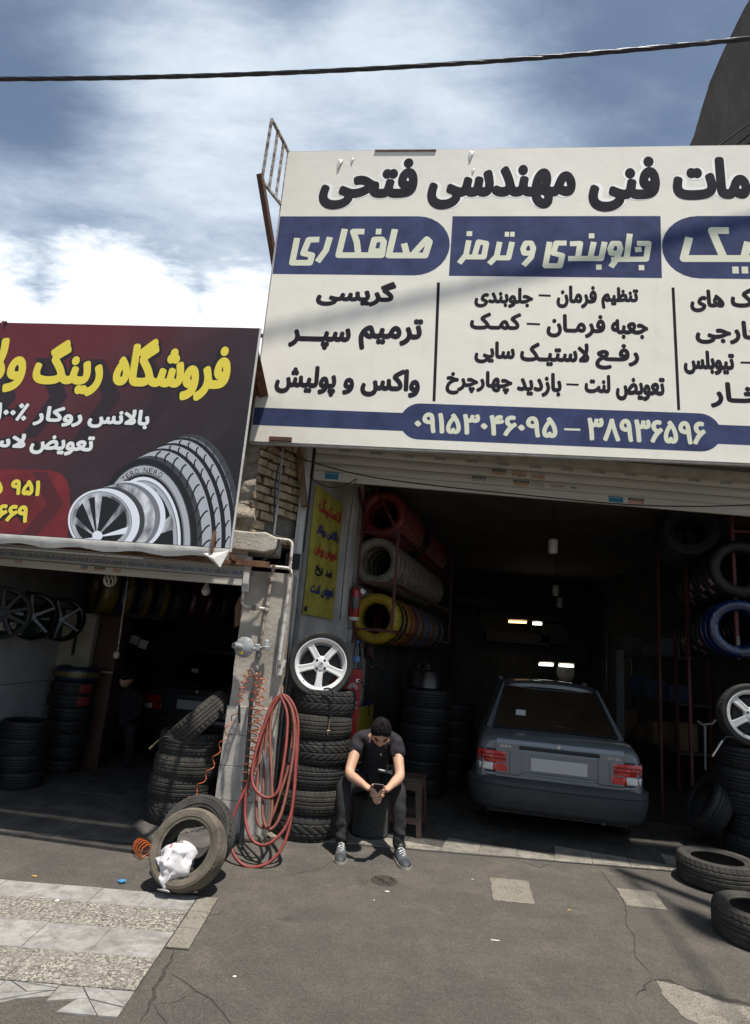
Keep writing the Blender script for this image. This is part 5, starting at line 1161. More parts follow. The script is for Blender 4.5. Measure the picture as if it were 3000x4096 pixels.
    for i in range(4): q.beam(fr[i], fr[(i+1) % 4], .022, .016, (0, -.6, .8))
    B(q, 'window_seal', M_TRIM, None, pane)
    q = MB(); q.face([(-.62, 2.74, .93), (.62, 2.74, .93), (.48, 2.0, 1.36), (-.48, 2.0, 1.36)]); B(q, 'windscreen', M_GLASS, None)
    q = MB(); q.box((0, .62, .915), (1.22, .36, .02)); B(q, 'parcel_shelf', M_CABIN, None)
    for x in (-.33, .33):
        for y, z in ((1.0, 1.08), (1.75, 1.12)):
            q = MB(); q.box((x, y, z-.1), (.46, .12, .36), None, .72); sx = bevel(B(q, 'seat', M_SEAT, None), .04, 3)
    q = MB(); q.tube([(.33+.17*math.cos(a), 2.15-.05*math.sin(a), 1.02+.16*math.sin(a)) for a in [2*math.pi*k/20 for k in range(20)]], .014, 6, closed=True); B(q, 'steering_wheel', M_TRIM)
    q = MB(); q.box((0, 2.6, .88), (1.2, .4, .12)); B(q, 'dashboard', M_CABIN, None)
    for (x, y, z, sx_, sz_, mt) in ((-.33, .62, 1.09, .10, .055, M_PLATE), (.18, .9, 1.17, .1, .05, M_PLATE), (-.47, .55, .96, .11, .03, mat('paper_old', (.4, .38, .3), .8)), (.06, .52, .965, .14, .06, M_SEAT)):
        q = MB(); q.box((x, y, z), (sx_, .01, sz_)); B(q, 'cabin_clutter', mt, None)
    # boot lid with plate recess
    def ys(x): return .012 if abs(x) < .6 else .012+((abs(x)-.6)/.17)**2*.06
    lid = MB()
    for x0, x1, z0, z1 in ((-.585, -.36, .555, .80), (.36, .585, .555, .80), (-.585, .585, .80, .838), (-.585, .585, .535, .568)):
        lid.box(((x0+x1)/2, .012, (z0+z1)/2), (x1-x0, .02, z1-z0))
    rr_ = [[(x, .002+((.0, .004, .018, .05)[k]), (.838, .858, .876, .889)[k]) for x in (-.585, -.3, 0, .3, .585)] for k in range(4)]; lid.grid(rr_)
    L_ = B(lid, 'boot_lid', M_PAINT, 30)
    q = MB(); q.grid([[(x, .020-.004*k, z) for x in (-.36, -.33, .33, .36)] for k, z in ((0, .567), (1, .60), (1, .77), (0, .80))]); B(q, 'plate_recess', M_PAINT, None, L_)
    q = MB(); q.box((0, .004, .577), (.66, .012, .018)); bevel(B(q, 'recess_lip', M_PAINT, None, L_), .005)
    q = MB(); q.box((0, -.004, .812), (.74, .03, .032)); bevel(B(q, 'handle_strip', M_TRIM, None, L_), .012, 3)
    q = MB(); q.box((0, .006, .672), (.52, .006, .118)); bevel(B(q, 'number_plate', M_PLATE, None), .004)
    q = MB(); q.lathe([(0, -.004), (.016, -.004), (.02, 0)], 20, Matrix.Translation((0, -.004, .853)) @ Matrix.Rotation(R(90), 4, 'X')); B(q, 'lock_badge', M_CHROME)
    pl = Plane((0, -.0, 0), 0); pl.p = Vector((0, .001, 0))
    for body_, bx in (('SAIPA', (-.555, -.445, .800, .824)), ('131', (.445, .495, .79, .812)), ('SL', (.51, .555, .79, .812))):
        vs, fs, lev = GC.get((body_, False)) or GC.setdefault((body_, False), glyphs(body_)); q = MB()
        for k in range(3): q.add([(bx[0]+(bx[1]-bx[0])*x+k*.0012, -.0005-.0004*k, bx[2]+(bx[3]-bx[2])*y) for x, y in vs], fs)
        B(q, 'badge_lettering', M_CHROME, None)
    for s_ in (-1, 1):
        def lamp(x0, x1, z0, z1, name, mt, par, off=.014):
            q = MB(); rows = []
            for z in (z0, z0+.008, z1-.008, z1):
                e = 0 if z in (z0, z1) else off; rows.append([(s_*(x0+(x1-x0)*k/8), ys(x0+(x1-x0)*k/8)-e*(0 if k in (0, 8) else 1), z) for k in range(9)])
            q.grid(rows); return B(q, name, mt, 60, par)
        tl_ = lamp(.465, .755, .655, .765, 'tail_light', M_LRED, C); lamp(.465, .61, .578, .655, 'tail_lens', M_LRED, tl_); lamp(.61, .755, .582, .652, 'reversing_lens', M_LWHITE, tl_, .016)
        q = MB()
        for z in (.570, .772): q.grid([[(s_*(.46+.30*k/8), ys(.46+.30*k/8)-.004, z-.006) for k in range(9)], [(s_*(.46+.30*k/8), ys(.46+.30*k/8)-.006, z+.006) for k in range(9)]])
        q.box((s_*.456, .008, .67), (.01, .012, .2)); B(q, 'lamp_gasket', M_TRIM, None, tl_)
        for zz_ in (.692, .728): lamp(.468, .752, zz_-.0025, zz_+.0175 if False else zz_+.0025, 'lamp_rib', mat('lamp_line', (.16, .004, .004), .3), tl_, .0165)
        lamp(.465, .75, .535, .565, 'lower_panel', M_PAINT, C, .006)
    # bumper
    path = [(.785, .75), (.785, .4), (.77, .22), (.735, .12), (.67, .055), (.56, .02), (.3, .0), (0, -.004)]; path = path+[(-x, y) for x, y in reversed(path[:-1])]
    prof = [(-.09, .225), (-.05, .228), (.01, .245), (.045, .29), (.052, .325), (.060, .335), (.072, .40), (.078, .455), (.070, .462), (.078, .470), (.076, .505), (.05, .528), (-.04, .535)]
    rows = []
    for i, (x, y) in enumerate(path):
        a = Vector(path[max(0, i-1)]); b2 = Vector(path[min(len(path)-1, i+1)]); d = (b2-a).normalized(); n = Vector((-d.y, d.x))
        if n.dot(Vector((x, y-.8))) < 0: n = -n
        rows.append([(x+n.x*o*(.35 if abs(x) > .78 else 1), y+n.y*o, z) for o, z in prof])
    q = MB(); q.grid(rows); B(q, 'bumper', M_BUMP, 40)
    q = MB(); q.box((0, .5, .25), (1.3, .7, .12)); B(q, 'underbody', M_TRIM, None)
    q = MB(); q.tube([(.4, .1, .24), (.4, -.02, .235)], .02, 10); B(q, 'exhaust', M_TRIM)
    for s_ in (-1, 1):
        for y in (.78, 3.1):
            wl = bpy.data.objects.new('wheel', None); COL.objects.link(wl); wl.parent = C; wl.location = (s_*.70, y, .27)
            wl.rotation_euler = (0, s_*R(90), 0)
            t_ = link('tyre', T_RIB, wl, (0, 0, -.085)); t_.scale = (.94, .94, .9)
            q = MB(); q.lathe([(0, .03), (.05, .04), (.12, .02), (.165, .05), (.175, .06)], 32); B(q, 'hub_cap', M_BUMP, 35, wl)
    return C
CYAW = R(11.0); ax = (G(1924, 3266)+G(2505, 3341))/2
car = make_sedan('grey saloon car parked nose-in inside the garage', (ax.x-.78*.95*math.sin(CYAW)-.02, ax.y-.78*.95*math.cos(CYAW)+.03, .013), CYAW); car.scale = (.95,)*3
car2 = dup(car, (-2.08, 8.2, .026), (0, 0, -R(8)), 'black saloon car in the dark behind the left tyre stack')
def repaint(o):
    for s_ in o.material_slots:
        if s_.material in (M_PAINT, M_BUMP): s_.link = 'OBJECT'; s_.material = M_PAINT2
    for c in o.children: repaint(c)
repaint(car2)
# ------------------------------------------------------------------ people
def skin_mesh(verts, edges, radii, levels=2, root=0):
    me = bpy.data.meshes.new('sk'); me.from_pydata([tuple(v) for v in verts], edges, []); o = bpy.data.objects.new('sk', me); COL.objects.link(o)
    m = o.modifiers.new('s', 'SKIN'); m.use_smooth_shade = True; m.branch_smoothing = .6
    sv = me.skin_vertices[0].data
    for i, r in enumerate(radii): sv[i].radius = (r, r) if not isinstance(r, tuple) else r
    for i in range(len(verts)): sv[i].use_root = (i == root)
    o.modifiers.new('sub', 'SUBSURF').levels = levels; o.modifiers['sub'].render_levels = levels
    dg = bpy.context.evaluated_depsgraph_get(); r = bpy.data.meshes.new_from_object(o.evaluated_get(dg)); bpy.data.objects.remove(o); bpy.data.meshes.remove(me); return r
def chain(pts, rad, sub=1):
    return list(pts), [(i, i+1) for i in range(len(pts)-1)], list(rad)
class Graph:
    def __init__(s): s.v = []; s.e = []; s.r = []
    def add(s, p, r, to=None):
        s.v.append(Vector(p)); s.r.append(r); k = len(s.v)-1
        if to is not None: s.e.append((to, k))
        return k
    def line(s, pts, rs, to=None):
        for p, r in zip(pts, rs): to = s.add(p, r, to)
        return to
    def mesh(s, levels=2): return skin_mesh(s.v, s.e, s.r, levels)
def mesh_to_mb(me, mb):
    mb.add([v.co for v in me.vertices], [tuple(p.vertices) for p in me.polygons]); bpy.data.meshes.remove(me)
M_SKIN = mat('skin', (.44, .25, .16), .55, col2=(.52, .31, .21), scale=9, spec=.4, bump=.06, bscale=60); M_HAIR = mat('black_hair', (.005, .004, .004), .75, spec=.15, col2=(.012, .010, .009), scale=60, stretch=(1, 1, .3), bump=.6, bscale=90)
M_SHIRT = mat('black_shirt', (.013, .011, .015), .9, col2=(.023, .019, .025), scale=14, bump=.3, bscale=18); M_JEAN = mat('black_jeans', (.010, .010, .011), .85, col2=(.022, .021, .021), scale=10, bump=.5, bscale=22)
def head_parts(c, pitch, yaw, parent, s=1.0):
    M = Matrix.Translation(c) @ Matrix.Rotation(yaw, 4, 'Z') @ Matrix.Rotation(pitch, 4, 'X') @ Matrix.Scale(s, 4)
    def f(th, ph, hair=False):                              # th from top 0..pi, ph 0 = face
        x, y, z = math.sin(th)*math.sin(ph), -math.sin(th)*math.cos(ph), math.cos(th)
        X, Y, Z = x*.076, y*.096, z*.118
        if Z < -.02: k = (-.02-Z)/.1; X *= 1-.28*k; Y = Y*(1-.15*k)-(.012*k if y < 0 else -.01*k)
        if y < -.3 and abs(x) < .75:
            Y -= .020*math.exp(-((x/.16)**2))*math.exp(-(((Z+.022)/.020)**2))      # nose
            Y += .012*(math.exp(-(((x-.42)/.2)**2))+math.exp(-(((x+.42)/.2)**2)))*math.exp(-(((Z-.008)/.016)**2))   # eye sockets
            Y -= .006*math.exp(-((x/.5)**2))*math.exp(-(((Z-.032)/.012)**2))       # brow
            Y -= .006*math.exp(-((x/.3)**2))*math.exp(-(((Z+.062)/.008)**2)); Y -= .007*math.exp(-((x/.3)**2))*math.exp(-(((Z+.10)/.014)**2))
        return M @ Vector((X, Y, Z))
    q = MB(); n1, n2 = 40, 44
    q.grid([[f(math.pi*i/n1, 2*math.pi*j/n2) for j in range(n2)] for i in range(n1+1)], True)
    for sx in (-1, 1):
        rows = []
        for i in range(7):
            a = math.pi*i/6; rows.append([M @ Vector((sx*(.074+.012*math.sin(a)*math.cos(b2)), .008+.016*math.cos(b2)*.9+.004*math.sin(a), .03*math.cos(a)*1.0-.005+.0*b2)) for b2 in [2*math.pi*k/8 for k in range(8)]])
        q.grid(rows, True)
    h = MB(); rows = []
    for i in range(24):
        row_ = []
        for j in range(44):
            ph = 2*math.pi*j/44; back = (1-math.cos(ph))/2; lim = .27+.40*back+(.07*abs(math.sin(ph)))+.02*noise.noise(Vector((math.cos(ph)*5, math.sin(ph)*5, 1)))
            th = math.pi*lim*i/23; p = f(th, ph); ctr = M @ Vector((0, .01, .02)); d = (p-ctr).normalized()
            row_.append(p+d*(.010*(1 if i < 17 else (23-i)/6*.9+.1)+.007*abs(noise.noise(p*75))+.004*noise.noise(p*160)))
        rows.append(row_)
    h.grid(rows, True)
    return q, h, M
def finger(g, base, pts, r0=.0088):
    return g.line(pts, [r0, r0*.96, r0*.85, r0*.7][:len(pts)], base)
P_ = thing('person', 'man in black polo shirt and jeans sitting hunched over a phone', 'person', (.18, 5.6, 0))
bodyq = MB()
g = Graph()
a = g.line([(.18, 5.62, .46), (.18, 5.57, .60), (.18, 5.46, .74), (.185, 5.35, .835), (.187, 5.27, .88), (.19, 5.20, .90)], [.10, .10, .09, .055, .05, .05])
for sx, elb, wr in ((-1, (-.035, 5.175, .575), (.098, 5.005, .535)), (1, (.375, 5.19, .585), (.282, 5.005, .535))):
    sh = Vector((.18+sx*.155, 5.365, .815)); e = Vector(elb); w_ = Vector(wr)
    g.line([sh, sh.lerp(e, .35), sh.lerp(e, .75), e, e.lerp(w_, .3), e.lerp(w_, .7), w_], [.042, .050, .044, .042, .043, .033, .027], 3)
mesh_to_mb(g.mesh(2), bodyq)
for sx, w_, pm in ((-1, (.098, 5.005, .535), (.142, 4.955, .520)), (1, (.282, 5.005, .535), (.246, 4.955, .520))):
    g = Graph(); w_ = Vector(w_); pm = Vector(pm); i0 = g.add(w_+(w_-pm)*.45, (.028, .027)); i1 = g.add(w_.lerp(pm, .5), (.032, .022), i0); i2 = g.add(pm, (.034, .020), i1)
    mesh_to_mb(g.mesh(2), bodyq)
    t_ = -sx; low = .014 if sx > 0 else 0
    for k in range(4):                                     # fingers wrap under the phone
        b0 = pm+Vector((t_*.010, -.022+.006*k, .016-.018*k)); z_ = .498-.017*k-low*.6
        pts = [pm+Vector((0, 0, .004-.012*k)), b0+Vector((t_*.012, -.012, -.004)), Vector((.194-t_*-.0+t_*(.0-.006*k), 4.905+.006*k, z_)), Vector((.194+t_*(.030-.008*k), 4.915+.006*k, z_-.004)), Vector((.194+t_*(.044-.010*k), 4.93+.006*k, z_-.002))]
        g = Graph(); g.line(pts, [.0095, .0100, .0092, .0082, .0066]); mesh_to_mb(g.mesh(1), bodyq)
    g = Graph(); g.line([pm+Vector((0, .005, .012)), pm+Vector((t_*.012, -.012, .036)), Vector((.194-t_*.034, 4.925, .562)), Vector((.194-t_*.012, 4.912, .556))], [.0115, .0110, .0098, .0078]); mesh_to_mb(g.mesh(1), bodyq)
hq, hair, HM = head_parts(Vector((.192, 5.125, .915)), R(52), R(2), P_)
bodyq.v_off = 0; bodyq.add(hq.v, hq.f)
bodyq.build('body', M_SKIN, P_, 60)
hv = [Vector(v) for v in hair.v]; hc = HM @ Vector((0, .01, .02))
for k in range(520):
    p = random.choice(hv); d = (p-hc).normalized(); t_ = d.cross(Vector((random.uniform(-1, 1), random.uniform(-1, 1), random.uniform(-1, 1)))).normalized(); s_ = d.cross(t_)
    q0 = p-d*.003; hair.add([q0+s_*.003, q0-s_*.003, q0+t_*.004+d*.004, q0+t_*random.uniform(.010, .018)+d*random.uniform(.003, .008)], [(0, 1, 3), (1, 2, 3), (2, 0, 3)])
hair.build('hair', M_HAIR, P_, 60)
for sx in (-1, 1):
    q = MB()
    for k in range(5): q.ball(HM @ Vector((sx*(.022+.006*k), -.092+.004*k, .031+.002*(2-abs(k-2)))), .006, 6, 4)
    q.build('eyebrow', M_HAIR, P_, 60)
    q = MB(); q.ball(HM @ Vector((sx*.031, -.078, .006)), .012, 10, 8); q.build('eye', mat('eyelid', (.16, .09, .06), .6), P_, 60)
# shirt and jeans
g = Graph(); g.line([(.18, 5.63, .42), (.18, 5.60, .54), (.18, 5.53, .66), (.18, 5.44, .77), (.185, 5.355, .845), (.188, 5.30, .868)], [(.135, .15), (.128, .15), (.13, .155), (.135, .155), (.105, .115), (.075, .07)])
for sx, elb in ((-1, (-.035, 5.175, .575)), (1, (.375, 5.19, .585))):
    sh = Vector((.18+sx*.155, 5.365, .825)); e = Vector(elb); g.line([(.18+sx*.085, 5.365, .838), sh, sh.lerp(e, .28), sh.lerp(e, .52)], [.086, .076, .068, .064], 3)
q = MB(); mesh_to_mb(g.mesh(2), q); q.v = [tuple(Vector(v)+Vector((noise.noise(Vector(v)*14), noise.noise(Vector(v)*14+Vector((9, 0, 0))), noise.noise(Vector(v)*14+Vector((0, 9, 0)))))*.012+Vector((0, -1, .3))*.009*math.sin(v[2]*95+v[0]*25+5*noise.noise(Vector(v)*6))) for v in q.v]; shirt = q.build('shirt', M_SHIRT, P_, 60)
q = MB(); q.tube([(.19+.058*math.cos(a)*1.0, 5.262+.05*math.sin(a)*.8, .878+.03*math.sin(a)) for a in [2*math.pi*k/20 for k in range(20)]], .014, 8, closed=True); q.build('collar', M_SHIRT, shirt, 60)
q = MB(); q.box((.213, 5.305, .72), (.012, .006, .014)); q.build('chest_logo', MATS['paper'], shirt)
g = Graph(); p0_ = g.add((.18, 5.63, .47), .135)
for sx, kn, an in ((-1, (-.062, 5.215, .475), (-.042, 5.14, .10)), (1, (.372, 5.215, .475), (.402, 5.15, .10))):
    hp = Vector((.18+sx*.085, 5.58, .465)); k_ = Vector(kn); a_ = Vector(an)
    g.line([hp, hp.lerp(k_, .55), k_+Vector((0, .03, .0)), k_+Vector((0, -.01, -.05)), k_.lerp(a_, .4), k_.lerp(a_, .8), a_+Vector((0, 0, -.035))], [.092, .082, .070, .064, .060, .050, .050], p0_)
q = MB(); mesh_to_mb(g.mesh(2), q); q.v = [tuple(Vector(v)+Vector((noise.noise(Vector(v)*18), noise.noise(Vector(v)*18+Vector((9, 0, 0))), 0))*(.018 if v[2] < .3 else .012)+Vector((0, -1, 0))*(.006*math.sin(v[2]*120+v[0]*40) if v[2] < .26 else .004*math.sin(v[2]*60+v[1]*50))) for v in q.v]; q.build('jeans', M_JEAN, P_, 60)
q = MB(); q.box((.235, 5.37, .585), (.07, .05, .008), Matrix.Rotation(R(-25), 3, 'X') @ Matrix.Rotation(R(8), 3, 'Y')); q.build('belt_tag', MATS['paper'], P_)
M_SHOE = mat('grey_mesh_shoe', (.075, .082, .09), .85, var=.2, scale=60, bump=.3, bscale=200); M_TOE = mat('dark_toe', (.035, .037, .042), .6); M_SOLE = mat('pale_sole', (.34, .30, .25), .7); M_LACE = mat('lace', (.6, .58, .55), .8)
for heel, toe in (((-.045, 5.195), (-.040, 4.925)), ((.392, 5.195), (.452, 4.925))):
    h_, t_ = Vector((*heel, 0)), Vector((*toe, 0)); d = (t_-h_); ln = d.length; d.normalize(); s_ = Vector((d.y, -d.x, 0)); sh = None
    prof = [(0, .026, .075), (.06, .034, .095), (.2, .037, .10), (.38, .038, .092), (.55, .043, .074), (.72, .047, .058), (.87, .042, .047), (.96, .026, .036), (1.0, .008, .026)]
    def sect(f, w_, hz, z0=.014): return [h_+d*(ln*f)+s_*(w_*math.cos(math.pi*k/8))+Vector((0, 0, z0+(hz-z0)*math.sin(math.pi*k/8)**.75)) for k in range(9)]
    q = MB(); q.grid([sect(*p) for p in prof]); q.face(sect(*prof[0])); sh = q.build('shoe', M_SHOE, P_, 60)
    q = MB(); q.grid([[v+(v-(h_+d*(ln*f)))*.03 for v in sect(f, w_, hz)] for f, w_, hz in prof if f >= .7]); q.build('toe_cap', M_TOE, sh, 60)
    q = MB(); outl = [(f, w_*1.08) for f, w_, hz in prof]; ring = [h_+d*(ln*(f+(.02 if f == 1 else -.02 if f == 0 else 0)))+s_*w_ for f, w_ in outl]+[h_+d*(ln*(f+(.02 if f == 1 else -.02 if f == 0 else 0)))-s_*w_ for f, w_ in reversed(outl)]
    q.grid([[p+Vector((0, 0, z)) for p in ring] for z in (.001, .010, .019)], True); q.add(ring, [tuple(range(len(ring)))]); q.add([p+Vector((0, 0, .019)) for p in ring], [tuple(reversed(range(len(ring))))]); q.build('sole', M_SOLE, sh, 60)
    q = MB()
    for k in range(5):
        f = .36+.075*k; z_ = .098-.0115*k; c_ = h_+d*(ln*f); q.tube([c_-s_*.022+Vector((0, 0, z_-.008)), c_+d*.006+Vector((0, 0, z_+.004)), c_+s_*.022+d*(.014*(1 if k % 2 else -1))+Vector((0, 0, z_-.008))], .0032, 5)
        q.tube([c_+s_*.022+Vector((0, 0, z_-.008)), c_+d*.006+Vector((0, 0, z_+.006)), c_-s_*.022+d*.016+Vector((0, 0, z_-.010))], .0032, 5)
    q.build('laces', M_LACE, sh, 60)
    q = MB(); q.grid([[h_+d*(ln*f)+s_*(w_*math.cos(math.pi*k/8))+Vector((0, 0, hz+.02*math.sin(math.pi*k/8))) for k in range(9)] for f, w_, hz in ((.33, .02, .088), (.26, .022, .108), (.22, .02, .118))]); q.build('tongue', M_TOE, sh, 60)
ph = MB(); rot = Matrix.Rotation(R(-38), 3, 'X') @ Matrix.Rotation(R(4), 3, 'Z'); ph.box((.194, 4.935, .535), (.075, .14, .009), rot); pho = tag(ph.build('phone', M_BLACKP), 'dark smartphone held in both hands by the seated man', 'phone'); bevel(pho, .003)
q = MB(); q.box(Vector((.194, 4.935, .535))+rot @ Vector((0, 0, .0052)), (.066, .125, .001), rot); q.build('screen', mat('phone_screen', (.25, .27, .3), .1), pho)
# person deep in the left shop (barely lit)
P2 = thing('person', 'person in dark clothes crouching in the shadow beside the black car', 'person', (-2.72, 7.75, 0))
bq2 = MB(); g = Graph(); r0 = g.line([(-2.72, 7.75, .34), (-2.72, 7.68, .55), (-2.72, 7.58, .76), (-2.72, 7.53, .86), (-2.72, 7.49, .93)], [.13, .125, .13, .08, .052])
for sx in (-1, 1):
    g.line([(-2.72+sx*.16, 7.56, .79), (-2.72+sx*.2, 7.4, .6), (-2.72+sx*.08, 7.22, .52)], [.062, .05, .035], 2)
    g.line([(-2.72+sx*.1, 7.7, .32), (-2.72+sx*.17, 7.32, .5), (-2.72+sx*.17, 7.45, .12), (-2.72+sx*.18, 7.3, .06)], [.09, .07, .055, .045], 0)
mesh_to_mb(g.mesh(2), bq2); bq2.build('clothed_body', M_SHIRT, P2, 60)
hq2, hr2, _ = head_parts(Vector((-2.72, 7.43, 1.0)), R(25), R(165), P2); hq2.build('head', M_SKIN, P2, 60); hr2.build('hair', M_HAIR, P2, 60)
# ------------------------------------------------------------------ mesh bin used as a seat
BC = Vector((.18, 5.70, .013)); BNc = thing('wire_bin', 'upturned black wire-mesh bin the man sits on', 'bin', BC)
M_WIRE = mat('wire_mesh', (.10, .10, .095), .5, metal=.5, var=.3, scale=20); q = MB()
rad = lambda z: .150-.012*z/.37
for k in range(40):
    for sg in (-1, 1): q.tube([BC+Vector((rad(.012+.345*i/7)*math.cos(2*math.pi*k/40+sg*i*.16), rad(.012+.345*i/7)*math.sin(2*math.pi*k/40+sg*i*.16), .012+.345*i/7)) for i in range(8)], .0017, 4, False)
q.build('mesh_wall', M_WIRE, BNc, 60)
q = MB(); q.lathe([(.135, .01), (.128, .36), (0, .362)], 40, Matrix.Translation(BC)); q.build('liner', mat('bin_dark', (.03, .03, .028), .8), BNc, 40)
for z, r in ((.006, .155), (.360, .140), (.34, .141)):
    q = MB(); q.tube([BC+Vector((r*math.cos(a), r*math.sin(a), z)) for a in [2*math.pi*k/40 for k in range(40)]], .007, 8, closed=True); q.build('rim_ring', M_BLACKP, BNc, 60)
q = MB(); q.lathe([(0, .385), (.10, .383), (.125, .375), (.13, .366), (0, .364)], 30, Matrix.Translation(BC)); q.build('foam_pad', mat('foam', (.35, .28, .12), .9), BNc, 50)
# ------------------------------------------------------------------ plastic stool
M_STOOL = mat('brown_plastic', (.075, .045, .035), .45, var=.25, scale=45, bump=.5, bscale=120)
ST = thing('stool', 'brown moulded plastic stool beside the seated man', 'stool', (.50, 5.87, .013), (0, 0, -R(14)))
q = MB(); q.box((0, 0, .452), (.285, .285, .022)); bevel(q.build('seat', M_STOOL, ST, None, False), .012, 3)
for k in range(5):
    q = MB(); q.box((0, -.09+.045*k, .4655), (.2, .006, .003)); q.build('seat_rib', M_STOOL, ST, None, False)
for sx in (-1, 1):
    for sy in (-1, 1):
        q = MB(); rows = []
        for z, o, w_ in ((0, .165, .042), (.2, .152, .046), (.445, .137, .056)):
            x, y = sx*o, sy*o; rows.append([(x, y, z), (x-sx*w_, y, z), (x-sx*w_, y-sy*.008, z), (x-sx*.008, y-sy*.008, z), (x-sx*.008, y-sy*w_, z), (x, y-sy*w_, z)])
        q.grid(rows, True); q.face(rows[0]); q.face(rows[-1]); q.build('leg', M_STOOL, ST, None, False)
for sx, sy in ((1, 0), (-1, 0), (0, 1), (0, -1)):
    for z, hgt, o in ((.405, .075, .137), (.13, .05, .152)):
        q = MB(); q.box((sx*o, sy*o, z), (.27 if sy else .008, .27 if sx else .008, hgt)); q.build('apron' if z > .3 else 'stretcher', M_STOOL, ST, None, False)
# ------------------------------------------------------------------ gas pipes and regulator on the pillar
M_PIPE = mat('rusty_pipe', (.10, .055, .035), .7, col2=(.40, .35, .30), scale=16, lo=.38, hi=.58, metal=.2); M_PIPEW = mat('flaking_white_pipe', (.16, .10, .07), .7, col2=(.58, .55, .50), scale=14, lo=.36, hi=.5); M_PIPEG = mat('grey_pipe', (.22, .22, .22), .5, var=.3, scale=12, metal=.3)
M_PIPED = mat('dark_pipe', (.06, .06, .062), .5, var=.3, scale=9)
GP = thing('gas_pipes', 'rusty gas pipes and fittings fixed to the plastered pillar', 'pipe', (-.85, 5.3, 0))
Yp = 5.305; pp = lambda *a: [PY(x, y, Yp) for x, y in a]
def bend(pts, r, n=5):                                     # rounded corners
    P = [Vector(p) for p in pts]; o = [P[0]]
    for i in range(1, len(P)-1):
        a = (P[i-1]-P[i]); b = (P[i+1]-P[i]); ra = min(r, a.length*.45); rb = min(r, b.length*.45); A_, B_ = P[i]+a.normalized()*ra, P[i]+b.normalized()*rb
        for k in range(n+1):
            f = k/n; o.append(A_*(1-f)**2+P[i]*2*f*(1-f)+B_*f*f)
    return o+[P[-1]]
def pipe(pts, r, mt, name='pipe'): q = MB(); q.tube(bend(pts, .05), r, 10); return q.build(name, mt, GP, 50)
pipe(pp((1095, 2268), (1088, 2300), (1062, 2450), (1036, 2620)), .0135, M_PIPE)
pipe(pp((1040, 2262), (1168, 2274), (1158, 2330), (1116, 2640)), .015, M_PIPEW)
pipe(pp((1105, 2155), (1170, 2163), (1160, 2275)), .014, M_PIPEW)
pipe(pp((985, 2275), (966, 2424), (1066, 2436)), .013, M_PIPEW)
pipe(pp((1138, 2640), (1120, 2700)), .018, M_PIPEW); pipe(pp((1140, 2400), (1105, 2690)), .012, M_PIPEG)
pipe(pp((1036, 2620), (1028, 2700)), .010, M_PIPEG)
for (x, y) in ((1095, 2270), (1083, 2320), (1070, 2420), (1066, 2440), (1016, 2432), (1036, 2622), (1030, 2672), (1120, 2660)):
    q = MB(); c_ = PY(x, y, Yp); q.lathe([(0, -.022), (.017, -.022), (.021, -.012), (.021, .012), (.017, .022), (0, .022)], 8, Matrix.Translation(c_)); q.build('pipe_fitting', M_PIPE if y < 2600 else M_PIPEG, GP, 30)
RG = thing('gas_regulator', 'round grey gas regulator mounted on the pillar pipe', 'regulator', PY(976, 2589, 5.25))
rc = PY(976, 2589, 5.25); Mx = Matrix.Translation(rc) @ Matrix.Rotation(R(90), 4, 'X') @ Matrix.Rotation(R(-12), 4, 'Y')
M_REG = mat('regulator_grey', (.30, .31, .31), .45, var=.15, scale=14, metal=.2)
q = MB(); q.lathe([(0, -.02), (.06, -.02), (.082, -.008), (.086, 0), (.082, .008), (.06, .022), (.03, .03), (0, .032)], 40, Mx); q.build('diaphragm_housing', M_REG, RG, 30)
for k in range(8):
    a = 2*math.pi*k/8; q = MB(); q.cyl(Mx @ Vector((.076*math.cos(a), .076*math.sin(a), -.012)), Mx @ Vector((.076*math.cos(a), .076*math.sin(a), .015)), .006, n=6); q.build('bolt', M_REG, RG)
q = MB(); q.cyl(Mx @ Vector((-.02, 0, .02)), Mx @ Vector((-.055, .01, .085)), .028, .024, 20); q.build('spring_tower', M_REG, RG, 40)
q = MB(); q.cyl(Mx @ Vector((-.055, .01, .085)), Mx @ Vector((-.058, .011, .089)), .012, n=12); q.build('cap_hole', M_HOLE, RG)
q = MB(); q.cyl(rc+Vector((.07, .01, -.01)), PY(1028, 2592, 5.29), .014, n=12); q.build('outlet', M_REG, RG, 40)
q = MB(); c_ = PY(1030, 2590, 5.29); q.box(c_, (.045, .05, .06)); bevel(q.build('valve_body', M_REG, RG), .01)
q = MB(); c_ = PY(1066, 2585, 5.28); q.lathe([(0, -.035), (.035, -.03), (.037, -.005), (.026, .0), (.02, .045), (.008, .055), (0, .055)], 20, Matrix.Translation(c_)); q.cyl(c_+Vector((-.01, 0, -.015)), PY(1035, 2592, 5.29), .012); q.build('relief_valve', M_REG, RG, 40)
q = MB(); q.box(Mx @ Vector((-.01, -.045, .031)), (.04, .002, .02)); q.build('yellow_tag', F_YEL, RG)
# dark square post down the pillar
q = MB(); q.tube([PY(1022, 2700, 5.27), PY(1005, 2800, 5.27), PY(962, 3400, 5.20)], [.008, .017, .02], 8); tag(q.build('standpipe', M_PIPED, None, 50), 'dark metal standpipe running down the pillar front', 'pipe')
